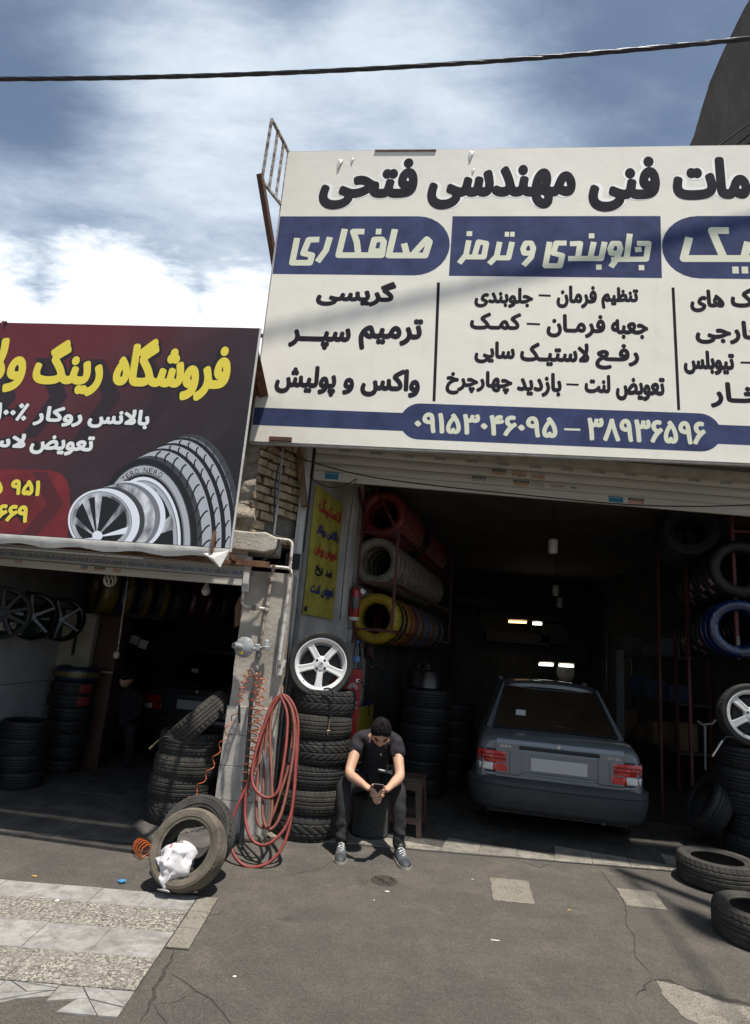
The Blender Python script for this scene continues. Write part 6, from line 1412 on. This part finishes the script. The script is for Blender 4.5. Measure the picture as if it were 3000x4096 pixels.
# ------------------------------------------------------------------ red hoses on a hook
c5 = lambda x, y: (x/1.8356+850, y/1.8356+2500)
M_HOSE = mat('red_rubber_hose', (.15, .022, .018), .55, col2=(.22, .045, .035), scale=12, spec=.4); M_HOSE2 = mat('brown_red_hose', (.12, .035, .022), .6, col2=(.19, .065, .045), scale=12)
def smooth_path(P, it=2):
    for _ in range(it):
        o = [P[0]]
        for i in range(len(P)-1): a, b = P[i], P[i+1]; o += [a*.75+b*.25, a*.25+b*.75]
        o.append(P[-1]); P = o
    return P
gb = G(*c5(270, 1786)); 
def hose_pt(x, y, lift=0.0):
    px, py = c5(x, y); f = max(0, (y-505)/(1786-505)); Y = 5.255*(1-f)+(gb.y+.01)*f-lift; return PY(px, py, Y)
HZ = thing('air_hose', 'long red rubber hose hung in loops from a hook by the pillar', 'hose', hose_pt(505, 510))
loops = [([(505, 510), (440, 560), (385, 700), (350, 900), (290, 1100), (215, 1260), (150, 1400), (120, 1530), (135, 1650), (190, 1740), (260, 1782), (340, 1778), (430, 1740), (510, 1650), (565, 1500), (600, 1250), (625, 900), (632, 700), (600, 590), (550, 520), (505, 512)], .0, M_HOSE),
    ([(500, 515), (420, 640), (340, 830), (290, 1050), (250, 1200), (235, 1350), (245, 1480), (290, 1590), (370, 1625), (450, 1590), (540, 1490), (590, 1350), (612, 1000), (615, 760), (585, 600), (530, 525), (500, 515)], .03, M_HOSE),
    ([(505, 520), (450, 600), (390, 780), (345, 950), (330, 1150), (320, 1330), (325, 1440), (360, 1495), (410, 1470), (450, 1380), (490, 1250), (550, 1080), (580, 900), (595, 750), (570, 600), (520, 525)], .055, M_HOSE2),
    ([(505, 515), (430, 620), (400, 760), (385, 950), (370, 1200), (365, 1400), (395, 1500), (440, 1500), (490, 1430), (530, 1300), (570, 1100), (600, 900), (605, 750), (580, 600), (520, 520)], .08, M_HOSE2),
    ([(480, 540), (440, 620), (420, 760), (430, 1000), (440, 1250), (435, 1400), (410, 1480)], .10, M_HOSE2),
    ([(500, 525), (555, 640), (545, 850), (525, 1000), (500, 1150), (480, 1230), (430, 1272), (370, 1265), (310, 1210), (285, 1130), (300, 1000), (350, 820), (420, 640), (490, 525)], .115, M_HOSE)]
for pts, lift, mt in loops:
    q = MB(); q.tube(smooth_path([hose_pt(x, y, lift) for x, y in pts]), .0115, 9); q.build('hose_loop', mt, HZ, 60)
q = MB(); q.tube([hose_pt(575, 905, .07), hose_pt(568, 960, .07), hose_pt(560, 1010, .07)], .0145, 8); q.build('tape_wrap', M_BLACKP, HZ, 60)
q = MB(); q.tube([hose_pt(372, 930, .13), hose_pt(385, 1010, .13), hose_pt(395, 1060, .13)], [.012, .013, .008], 8); q.tube([hose_pt(395, 1060, .13), hose_pt(412, 1130, .13)], .005, 6); q.build('air_chuck', M_PIPED, HZ, 60)
q = MB(); q.tube([PY(1131, 2745, 5.35), PY(1130, 2770, 5.30), PY(1128, 2785, 5.22), PY(1128, 2774, 5.16)], .006, 6); q.build('hook', M_RUST, HZ, 60)
# ------------------------------------------------------------------ orange coil hoses
M_COIL = mat('orange_coil', (.38, .085, .02), .3, var=.15, scale=8, spec=.6)
def coil(P, rad_, pitch, r, name, label, ts=10, start=0, jit=.25):
    P = smooth_path([Vector(p) for p in P], 2); L = [0]
    for i in range(1, len(P)): L.append(L[-1]+(P[i]-P[i-1]).length)
    n = int(L[-1]/pitch*ts); pts = []; j = 0
    for k in range(n+1):
        s_ = L[-1]*k/n
        while j < len(P)-2 and L[j+1] < s_: j += 1
        f = (s_-L[j])/max(1e-6, L[j+1]-L[j]); p = P[j].lerp(P[j+1], f); d = (P[j+1]-P[j]).normalized(); u = d.cross(Vector((0, 1, .2))).normalized(); v = d.cross(u)
        a = 2*math.pi*k/ts; rr_ = rad_*(1+jit*noise.noise(p*9)); rr_ *= min(1, k/ts+.2); pts.append(p+u*rr_*math.cos(a)+v*rr_*math.sin(a))
    q = MB(); q.tube(pts, r, 6); return tag(q.build(name, M_COIL, None, 60), label, 'hose')
cp = lambda Y, *a: [PY(*c5(x, y), Y) for x, y in a]
coil(cp(5.22, (285, 315), (250, 380), (215, 470), (196, 580)), .026, .052, .0042, 'coil_hose', 'short orange coiled air hose ending in a blow gun on the pillar')
cl = coil(cp(5.20, (320, 350), (325, 480), (310, 560), (315, 700), (295, 820), (285, 940), (255, 1060), (245, 1160), (235, 1290)), .036, .062, .0045, 'coil_hose', 'long orange coiled hose hanging down the left of the red hose')
coil(cp(5.16, (345, 350), (370, 430), (345, 500), (350, 640), (325, 760), (310, 900), (305, 1020), (290, 1130), (265, 1220)), .032, .070, .0045, 'coil_hose', 'second orange coiled hose hanging nearest the red hose')
q = MB(); q.tube(cp(5.21, (280, 315), (300, 340), (315, 365)), .005, 6); q.build('coupling', M_PIPEG, cl, 50)
sp = [PY(958, 2845, 5.24), PY(915, 2885, 5.22), PY(900, 2945, 5.22), PY(868, 3010, 5.2), PY(842, 3075, 5.2), PY(805, 3130, 5.2), PY(770, 3185, 5.18), PY(735, 3225, 5.15)]
coil(sp, .020, .115, .0045, 'coil_hose', 'stretched orange coiled hose draped across the left tyre stack')
coil([G(548, 3405)+Vector((0, 0, .05)), G(556, 3425)+Vector((.02, 0, .05)), G(575, 3440)+Vector((.03, 0, .04))], .05, .035, .0045, 'coil_hose', 'tight orange hose coil on the ground behind the leaning tyre')
bgq = thing('blow_gun', 'black and steel blow gun hanging on the short orange hose', 'air gun', PY(*c5(196, 600), 5.2))
q = MB(); q.tube(cp(5.2, (197, 585), (196, 625), (196, 720)), [.007, .011, .011], 8); q.build('grip', M_BLACKP, bgq, 50)
q = MB(); q.tube(cp(5.2, (196, 720), (194, 815)), .004, 6); q.build('nozzle', M_CHROME, bgq, 50)
gauge = thing('tyre_inflator', 'black inflator hose with brass chuck hanging over the tall stack', 'inflator', PY(*c5(870, 460), 5.33))
q = MB(); q.tube(smooth_path(cp(5.32, (815, 470), (850, 462), (878, 475), (884, 540), (878, 610), (862, 690))), .0075, 7); q.build('hose', M_BLACKP, gauge, 60)
q = MB(); q.tube(cp(5.31, (862, 690), (850, 770), (845, 805)), .005, 6); q.tube(cp(5.31, (840, 778), (862, 776)), .006, 6); q.build('chuck', mat('brass', (.35, .27, .15), .4, metal=.7), gauge, 50)
ing = thing('tyre_inflator', 'inflator with pale nozzle hanging off the right tyre stack', 'inflator', PY(2885, 2960, 5.66))
q = MB(); q.tube(smooth_path([PY(2935, 2950, 5.72), PY(2905, 2945, 5.68), PY(2888, 2965, 5.65)]), .007, 7); q.build('hose', M_BLACKP, ing, 60)
q = MB(); q.tube([PY(2890, 2962, 5.65), PY(2850, 3025, 5.65)], .007, 7); q.build('nozzle', MATS['ivory'], ing, 50)
lin = thing('tyre_inflator', 'inflator with brass tip lying on the left tyre stack rim', 'inflator', PY(640, 2950, 5.3))
q = MB(); q.tube(smooth_path([PY(690, 2955, 5.34), PY(660, 2942, 5.32), PY(634, 2960, 5.30)]), .006, 6); q.build('hose', M_BLACKP, lin, 60)
q = MB(); q.tube([PY(634, 2960, 5.30), PY(612, 2982, 5.29)], .0055, 6); q.tube([PY(612, 2982, 5.29), PY(598, 2995, 5.29)], .010, 6); q.build('chuck', MATS['brass'], lin, 50)
# ------------------------------------------------------------------ things on the party wall
def wallhit(x, y, off): return Plane.hit(WP(off), x, y)
def WP(off):
    p = Plane(wallpt(0, 0, off), 0); p.u = D17.copy(); p.n = U17.copy(); return p
ec = wallhit(1420, 2408, .14); EX = thing('fire_extinguisher', 'red fire extinguisher hanging at the end of the tyre rack', 'extinguisher', ec-Vector((0, 0, .2)))
M_EXR = mat('extinguisher_red', (.32, .018, .015), .3, coat=.4)
q = MB(); q.lathe([(0, -.19), (.05, -.19), (.058, -.18), (.058, .10), (.05, .135), (.02, .155), (.016, .17)], 24, Matrix.Translation(ec)); q.build('cylinder', M_EXR, EX, 40)
q = MB(); q.lathe([(.0583, -.19), (.0583, -.165), (.05, -.2)], 24, Matrix.Translation(ec)); q.build('base_ring', MATS['ivory'], EX, 40)
q = MB(); q.lathe([(.0588, -.07), (.0588, .05)], 12, Matrix.Translation(ec), False, R(-140), R(-30)); q.build('label', F_PALE, EX, 60)
q = MB(); q.box(ec+Vector((0, 0, .185)), (.03, .03, .04)); q.beam(ec+Vector((0, 0, .2)), ec+Vector((.08, -.03, .215)), .014); q.beam(ec+Vector((0, 0, .185)), ec+Vector((.075, -.03, .18)), .012); q.build('valve', M_BLACKP, EX)
q = MB(); q.tube(smooth_path([ec+Vector((-.02, -.02, .18)), ec+Vector((-.06, -.05, .12)), ec+Vector((-.02, -.062, -.02)), ec+Vector((-.01, -.062, -.12))]), .008, 7); q.build('hose', M_BLACKP, EX, 60)
q = MB(); q.box(ec+Vector((.075, -.02, .12)), (.06, .003, .05), Matrix.Rotation(R(35), 3, 'Y')); q.build('tag', MATS['ivory'], EX)
# red cabinet behind the tall stack, with bottle on it
RC = thing('tool_cabinet', 'tall red workshop cabinet with white lettering behind the tall stack', 'cabinet', (-.145, 6.15, .01))
q = MB(); q.box((-.145, 6.15, .68), (.30, .30, 1.34)); bevel(q.build('body', mat('cabinet_red', (.36, .022, .018), .4, var=.15, scale=6), RC), .01)
cpn = Plane((-.145, 5.998, 0), 0)
for k, (tx, z, w_, h_) in enumerate((('1 SN MOTOR', 1.04, .1, .022), ('AVROSSION', .995, .1, .022))): text_on(cpn, tx, (.03, .03+w_, z, z+h_), .002/LAY, 'cabinet_lettering', MATS['paper'], RC, (.001, .001), persian=False, fit='uv')
for k in range(3):
    q = MB(); q.tube([(-.07+.045*math.cos(a)*(1-.25*k), 5.997, 1.17+.05*math.sin(a)*(1-.25*k)) for a in [math.pi*j/8 for j in range(9)]], .005, 4); q.build('cabinet_logo', MATS['paper'], RC)
q = MB(); q.box((-.03, 5.99, 1.25), (.03, .02, .03)); q.cyl((-.03, 5.98, 1.25), (.01, 5.97, 1.25), .009); q.build('latch', M_CHROME, RC)
bc = Vector((-.06, 6.06, 1.351)); WB = thing('water_bottle', 'clear plastic water bottle with blue cap on the red cabinet', 'bottle', bc)
q = MB(); q.lathe([(0, 0), (.030, .0), (.033, .01), (.031, .05), (.033, .06), (.033, .13), (.031, .14), (.033, .15), (.033, .19), (.022, .225), (.013, .24), (.013, .25)], 20, Matrix.Translation(bc)); q.build('shell', glassmat('clear_plastic', (.78, .83, .86)), WB, 40)
q = MB(); q.lathe([(.0335, .07), (.0335, .12)], 20, Matrix.Translation(bc)); q.build('label', mat('bottle_label', (.1, .2, .4), .4), WB, 40)
q = MB(); q.lathe([(0, .27), (.013, .268), (.0145, .245), (0, .245)], 16, Matrix.Translation(bc)); q.build('cap', mat('blue_cap', (.02, .12, .4), .4), WB, 40)
ybp = WP(.03); q = MB(); a_, b_ = ybp.uv(1433, 2810), ybp.uv(1485, 2935); q.box(ybp.at((a_[0]+b_[0])/2, (a_[1]+b_[1])/2, .0), (abs(b_[0]-a_[0]), .01, .32), Matrix.Rotation(math.pi/2-YAW, 3, 'Z')); yb = tag(q.build('small_sign', mat('small_sign_yellow', (.40, .33, .03), .7)), 'small yellow notice with blue mark on the wall behind the man', 'sign')
q = MB(); q.box(ybp.at((a_[0]+b_[0])/2+.02, a_[1]-.03, .008), (abs(b_[0]-a_[0])*.6, .006, .05), Matrix.Rotation(math.pi/2-YAW, 3, 'Z')); q.build('blue_mark', M_CB, yb)
def wire(pts, r, name, label, mt=M_BLACKP, cat='cable'):
    q = MB(); q.tube(smooth_path([Vector(p) for p in pts]), r, 6); return tag(q.build(name, mt, None, 60), label, cat)
wp = lambda off, *a: [wallhit(x, y, off) for x, y in a]
wire(wp(.12, *[c5(*p) for p in ((1300, 160), (1270, 240), (1255, 420), (1240, 560), (1245, 660), (1300, 700))]), .006, 'hanging_cable', 'black cable loop hanging below the rack, nearer strand')
wire(wp(.12, *[c5(*p) for p in ((1300, 160), (1360, 220), (1385, 420), (1395, 620), (1380, 720), (1320, 740))]), .006, 'hanging_cable', 'black cable loop hanging below the rack, farther strand')
wire(wp(.10, *[c5(*p) for p in ((1080, 140), (1095, 300), (1090, 420), (1140, 520), (1150, 660))]), .007, 'hanging_cable', 'black cable hanging beside the red cabinet')
wire(wp(.10, *[c5(*p) for p in ((1100, 160), (1170, 240), (1165, 420), (1160, 500), (1120, 580), (1080, 600))]), .007, 'hanging_cable', 'black cable dropping to the yellow notice')
pk = thing('power_box', 'dark electrical box with plugs on the wall by the bottle', 'electrical box', wallhit(1400, 2560, .08))
q = MB(); q.box(wallhit(1385, 2545, .06), (.12, .10, .16)); bevel(q.build('box', M_PIPEG, pk), .01)
q = MB(); q.box(wallhit(1480, 2600, .07), (.10, .10, .20)); bevel(q.build('tool_roll', mat('dark_red_tool', (.07, .015, .015), .5), pk), .02)
q = MB(); q.cyl(wallhit(1490, 2668, .16), wallhit(1512, 2655, .16), .009); q.build('steel_socket', M_CHROME, pk)
# wires across the garage front
pS = lambda Y, *a: [PY(x, y, Y) for x, y in a]
wire(pS(5.55, (1175, 1825), (1250, 1850), (1450, 1905), (1750, 1945), (2150, 1985), (2500, 2020), (2800, 2028), (3100, 2015)), .006, 'front_cable', 'black cable slung across the front of the rolled shutter')
wire(pS(5.6, (1238, 1900), (1270, 1935), (1330, 1955), (1395, 1935), (1425, 1915)), .005, 'front_cable', 'thin black wire sagging above the yellow banner')
wire(pS(5.62, (1425, 1912), (1395, 2100), (1375, 2300), (1360, 2480)), .004, 'front_cable', 'thin wire dropping down the pilaster beside the yellow banner')
wire(pS(5.28, (1118, 1850), (1105, 1900), (1098, 2000), (1096, 2090), (1100, 2150)), .009, 'front_cable', 'dark cable bundle running down the broken brick corner', mat('grey_cable', (.05, .05, .05), .6))
wire(pS(5.22, (1118, 2160), (1102, 2210), (1060, 2240), (1020, 2252)), .006, 'front_cable', 'dark cable looping under the concrete ledge end')
wire(pS(5.27, (1132, 1790), (1120, 1900), (1108, 2040), (1095, 2140)), .010, 'conduit', 'pale conduit strip down the brick corner', M_PIPEG, 'conduit')
# ------------------------------------------------------------------ overhead twisted cable
q = MB(); P = []
for k in range(121):
    x = -700+4700*k/120; f = x/3000; y = 315-40*max(0, min(1, f))-(0 if f < .5 else 480*(f-.5)**2)+(0 if f < .5 else 0); y = 316-6*f-156*f*f if f > 0 else 316-6*f
    P.append(PY(x, y, 4.82-.53*f))
for s_ in range(4):
    pts = []
    for k, p in enumerate(P):
        a = k*.55+s_*math.pi/2; pts.append(p+Vector((0, math.cos(a), math.sin(a)))*.0108)
    q.tube(pts, .0108, 6)
tag(q.build('overhead_cable', mat('black_cable', (.012, .013, .018), .35, spec=.6), None, 60), 'thick twisted black cable spanning the sky', 'cable')
for k, ((xa, ya), (xb, yb_)) in enumerate((((2865, 590), (3020, 478)), ((2935, 588), (3020, 520)), ((2975, 588), (3030, 545)))):
    wire([PY(xa-200, ya+145, 6.6), PY(xa, ya, 6.4), PY(xb, yb_, 6.2), PY(xb+160, yb_-120, 6.0)], .010, 'roof_wire', '%s thin wire crossing the concrete building at the right' % ('upper', 'middle', 'lower')[k])
# lamp post just right of the frame with a service wire; they cast the shadows on the apron
LP = thing('lamp_post', 'steel lamp post standing just right of the picture', 'lamp post', (3.12, 3.95, 0))
q = MB(); q.tube([(3.12, 3.95, 0), (3.12, 3.95, 2.5), (3.12, 3.95, 5.6)], [.075, .07, .06], 14); q.build('pole', M_PIPEG, LP, 40)
q = MB(); q.tube([(3.12, 3.95, 5.5), (3.13, 3.90, 5.75), (3.2, 3.6, 5.95), (3.3, 3.1, 6.0)], .03, 8); q.build('arm', M_PIPEG, LP, 60)
q = MB(); q.ball((3.34, 2.9, 5.98), .2, 14, 8, (.7, 1.4, .35)); q.build('lamp_head', M_PIPEG, LP, 60)
wire([(3.12, 3.93, 5.5), (2.95, 2.9, 5.35), (2.75, 1.6, 5.4), (2.5, -.5, 5.6), (2.1, -4, 6.0)], .017, 'service_wire', 'service cable running from the lamp post back over the viewer')
# ------------------------------------------------------------------ lamps
M_BULB = mat('bulb_white', (.62, .61, .58), .4); M_TUBE = mat('lit_tube', (1, .97, .88), .5, emit=5.0); M_TUBEO = mat('lit_tube_warm', (1, .62, .25), .5, emit=3.0)
def bulb(name, label, c, kind):
    b_ = thing(name, label, 'light bulb', c)
    if kind == 'led':
        q = MB(); q.lathe([(0, -.095), (.045, -.09), (.055, -.07), (.055, .03), (.05, .045)], 24, Matrix.Translation(c)); q.build('diffuser', M_BULB, b_, 40)
        q = MB(); q.lathe([(.057, .03), (.057, .075), (.03, .095)], 24, Matrix.Translation(c)); q.build('heat_sink', MATS['ivory'], b_, 30)
        q = MB(); q.lathe([(.02, .09), (.02, .125), (.012, .15), (0, .15)], 16, Matrix.Translation(c)); q.build('cap', M_BLACKP, b_, 40)
    elif kind == 'spiral':
        for k in range(9):
            q = MB(); a = 2*math.pi*k/9; q.tube([c+Vector((.055*math.sin(t_)*math.cos(a+t_*.4), .055*math.sin(t_)*math.sin(a+t_*.4), .05-.06*(1-math.cos(t_)))) for t_ in [math.pi*j/10 for j in range(11)]], .0065, 6); q.build('lamp_rib', M_BULB, b_, 60)
        q = MB(); q.lathe([(.03, .05), (.03, .08), (.015, .1), (0, .1)], 16, Matrix.Translation(c)); q.build('cap', MATS['ivory'], b_, 40)
    else:
        q = MB(); q.lathe([(0, -.05), (.022, -.045), (.037, -.025), (.042, 0)], 24, Matrix.Translation(c)); q.build('diffuser', M_BULB, b_, 60)
        q = MB(); q.lathe([(.042, 0), (.036, .02), (.02, .05), (.014, .07), (0, .07)], 18, Matrix.Translation(c)); q.build('heat_sink', MATS['ivory'], b_, 30)
    q = MB(); q.cyl(c+Vector((0, 0, .09 if kind != 'small' else .06)), Vector((c.x, c.y, 3.5 if c.x > 0 else 2.95)), .004, n=6); q.build('flex', M_BLACKP, b_)
bulb('led_bulb', 'large white LED bulb hanging from the garage ceiling', PY(2212, 2185, 7.4), 'led')
bulb('led_bulb', 'dim LED bulb deeper in the garage, upper of two', PY(2222, 2362, 10.5), 'led'); bulb('led_bulb', 'dim LED bulb deeper in the garage, lower of two', PY(2238, 2410, 11.6), 'led')
bulb('ribbed_lamp', 'white ribbed globe lamp under the left shutter', PY(441, 2315, 5.75), 'spiral'); bulb('led_bulb', 'small white bulb under the left shutter near the pillar', PY(824, 2362, 5.85), 'small')
for (xa, ya, xb, yb_, mt, lb) in ((2035, 2487, 2105, 2490, M_TUBEO, 'warm lit tube high on the garage rear wall'), (2132, 2495, 2166, 2496, M_TUBE, 'short lit tube beside the warm one'), (2157, 2658, 2212, 2660, M_TUBE, 'lit tube over the car, left one'), (2237, 2662, 2293, 2665, M_TUBE, 'lit tube over the car, right one')):
    t_ = thing('tube_lamp', lb, 'tube lamp', PY((xa+xb)/2, (ya+yb_)/2, 13.2)); q = MB(); q.cyl(PY(xa, ya, 13.2), PY(xb, yb_, 13.2), .022, n=10); q.build('tube', mt, t_, 60)
    q = MB(); q.beam(PY(xa-3, ya-6, 13.25), PY(xb+3, yb_-6, 13.25), .05); q.build('housing', MATS['ivory'], t_)
ck = PY(2262, 2690, 13.4); CK = thing('wall_clock', 'round wall clock under the lit tubes', 'clock', ck)
q = MB(); q.lathe([(.19, .02), (.21, .02), (.22, 0), (.2, -.02)], 32, Matrix.Translation(ck) @ Matrix.Rotation(R(90), 4, 'X')); q.build('case', M_BLACKP, CK, 40); q = MB(); q.lathe([(0, .01), (.19, .01)], 32, Matrix.Translation(ck) @ Matrix.Rotation(R(90), 4, 'X')); q.build('dial', MATS['rear_board'], CK, 40)
q = MB(); q.beam(ck+Vector((0, -.03, 0)), ck+Vector((.08, -.03, .08)), .012); q.beam(ck+Vector((0, -.03, 0)), ck+Vector((-.03, -.03, .14)), .01); q.build('hands', M_BLACKP, CK)
# ------------------------------------------------------------------ left shop furniture
WD = thing('wardrobe', 'dark brown wooden cupboard beside the cream partition', 'cupboard', (-2.93, 7.2, 0))
q = MB(); q.box((-2.92, 7.36, .86), (.24, .3, 1.68)); q.build('carcass', mat('dark_wood', (.05, .022, .014), .5, col2=(.075, .035, .022), scale=8, stretch=(6, 6, .5)), WD)
q = MB(); q.box((-2.92, 7.205, 1.05), (.23, .012, .02)); q.build('rail', MATS['cream_board'], WD)
for z0_, z1_ in ((.06, 1.03), (1.07, 1.68)): q = MB(); q.box((-2.92, 7.206, (z0_+z1_)/2), (.22, .01, z1_-z0_)); bevel(q.build('door', MATS['dark_wood'], WD), .004)
PN = thing('hanging_rod', 'thin rod hanging from the ceiling with pale knob', 'rod', PY(470, 2620, 6.3))
q = MB(); q.cyl(PY(512, 2310, 6.3), PY(470, 2610, 6.3), .008); q.build('rod', M_PIPE, PN); q = MB(); q.ball(PY(466, 2620, 6.3), .03, 12, 8, (1, 1, 1.3)); q.build('knob', MATS['cream_board'], PN, 60)
for k, (x, y) in enumerate(((538, 2560), (572, 2577))):
    q = MB(); q.box(PY(x, y, 8.2), (.11, .01, .11), Matrix.Rotation(R(12), 3, 'Y')); tag(q.build('paper_notice', MATS['ivory']), 'small pale notice in the dark left shop, %s one' % ('left', 'right')[k], 'notice', 'pale notices')
jk = thing('jack_handle', 'dark folding T-handle leaning by the right rack', 'tool', PY(2822, 3080, 6.5))
q = MB(); q.tube([PY(2822, 3080, 6.5), PY(2820, 2900, 6.5)], .012, 8); q.tube([PY(2790, 2885, 6.5), PY(2810, 2900, 6.5), PY(2850, 2895, 6.5), PY(2862, 2880, 6.5)], .012, 8); q.build('handle', M_PIPEG, jk, 50)
q = MB(); q.box((3.35, 8.2, .9), (.1, .08, 1.8)); tag(q.build('wall_batten', MATS['rear_board']), 'pale upright batten behind the right rack', 'batten')
hl = thing('cardboard_piece', 'brown cardboard strip wedged beside the pillar top', 'cardboard', PY(955, 2460, 5.4)); q = MB(); q.add([PY(955, 2390, 5.42), PY(972, 2380, 5.42), PY(958, 2500, 5.42), PY(938, 2510, 5.42), PY(940, 2430, 5.42)], [(0, 1, 2, 3, 4)]); q.prism([PY(955, 2390, 5.43), PY(972, 2380, 5.43), PY(958, 2500, 5.43), PY(938, 2510, 5.43), PY(940, 2430, 5.43)], (0, .012, 0)); q.build('sheet', mat('cardboard', (.16, .09, .05), .85), hl)

# dim clutter at the back of the garage
for k, (x, y, w_, h_) in enumerate(((2505, 2690, .28, .36), (2540, 2700, .22, .34), (2472, 2705, .18, .24))):
    c_ = PY(x, y, 13.6); f_ = thing('framed_picture', 'dim framed certificate on the garage rear wall, %s' % ('left of the large pair', 'right of the large pair', 'smallest one')[k], 'frame', c_, None, 'frames on the rear wall')
    q = MB(); q.box(c_, (w_, .03, h_)); q.build('frame', M_BLACKP, f_); q = MB(); q.box(c_+Vector((0, -.018, 0)), (w_-.06, .006, h_-.06)); q.build('paper', MATS['rear_board'], f_)
SHF = thing('storage_shelf', 'dim shelf of cartons along the garage right wall', 'shelf', (4.55, 10.0, 0))
for z_ in (.5, 1.15, 1.8): q = MB(); q.box((4.7, 10.2, z_), (.5, 2.6, .03)); q.build('shelf_board', MATS['rear_board'], SHF)
for y_ in (8.95, 11.45):
    for x_ in (4.47, 4.93): q = MB(); q.box((x_, y_, 1.1), (.04, .04, 2.2)); q.build('upright', M_REDST, SHF)
for k in range(10):
    z_ = (.515, 1.165, 1.815)[k % 3]; h_ = random.uniform(.18, .38); c_ = Vector((4.7+random.uniform(-.05, .05), 9.2+.22*k, z_+h_/2+.002)); q = MB(); q.box(c_, (.3, .19, h_)); b_ = q.build('carton', mat(('carton_tan', 'carton_blue', 'carton_grey')[k % 3], ((.2, .13, .07), (.05, .07, .13), (.12, .12, .12))[k % 3], .8)); b_.location = (0, 0, 0); tag(b_, 'dim carton, %s along the garage shelf' % ordn(k).replace('front', 'first'), 'carton', 'cartons on the garage shelf')
q = MB(); q.box((.95, 9.6, .45), (.5, .7, .9)); q.box((.95, 9.9, 1.1), (.2, .2, .6)); q.tube([(.95, 9.9, 1.35), (.95, 9.5, 1.4), (.95, 9.3, 1.2)], .04, 8)
tag(q.build('tyre_changer', M_PIPED), 'dark tyre-changing machine standing beside the rear stacks', 'machine')
rim_ = make_rim('dull dark rim lying on the dark stack behind the stool', M_CHR, 8); rim_.location = (.78, 7.45, .015+.189*6+.11); rim_['group'] = ''; del rim_['group']
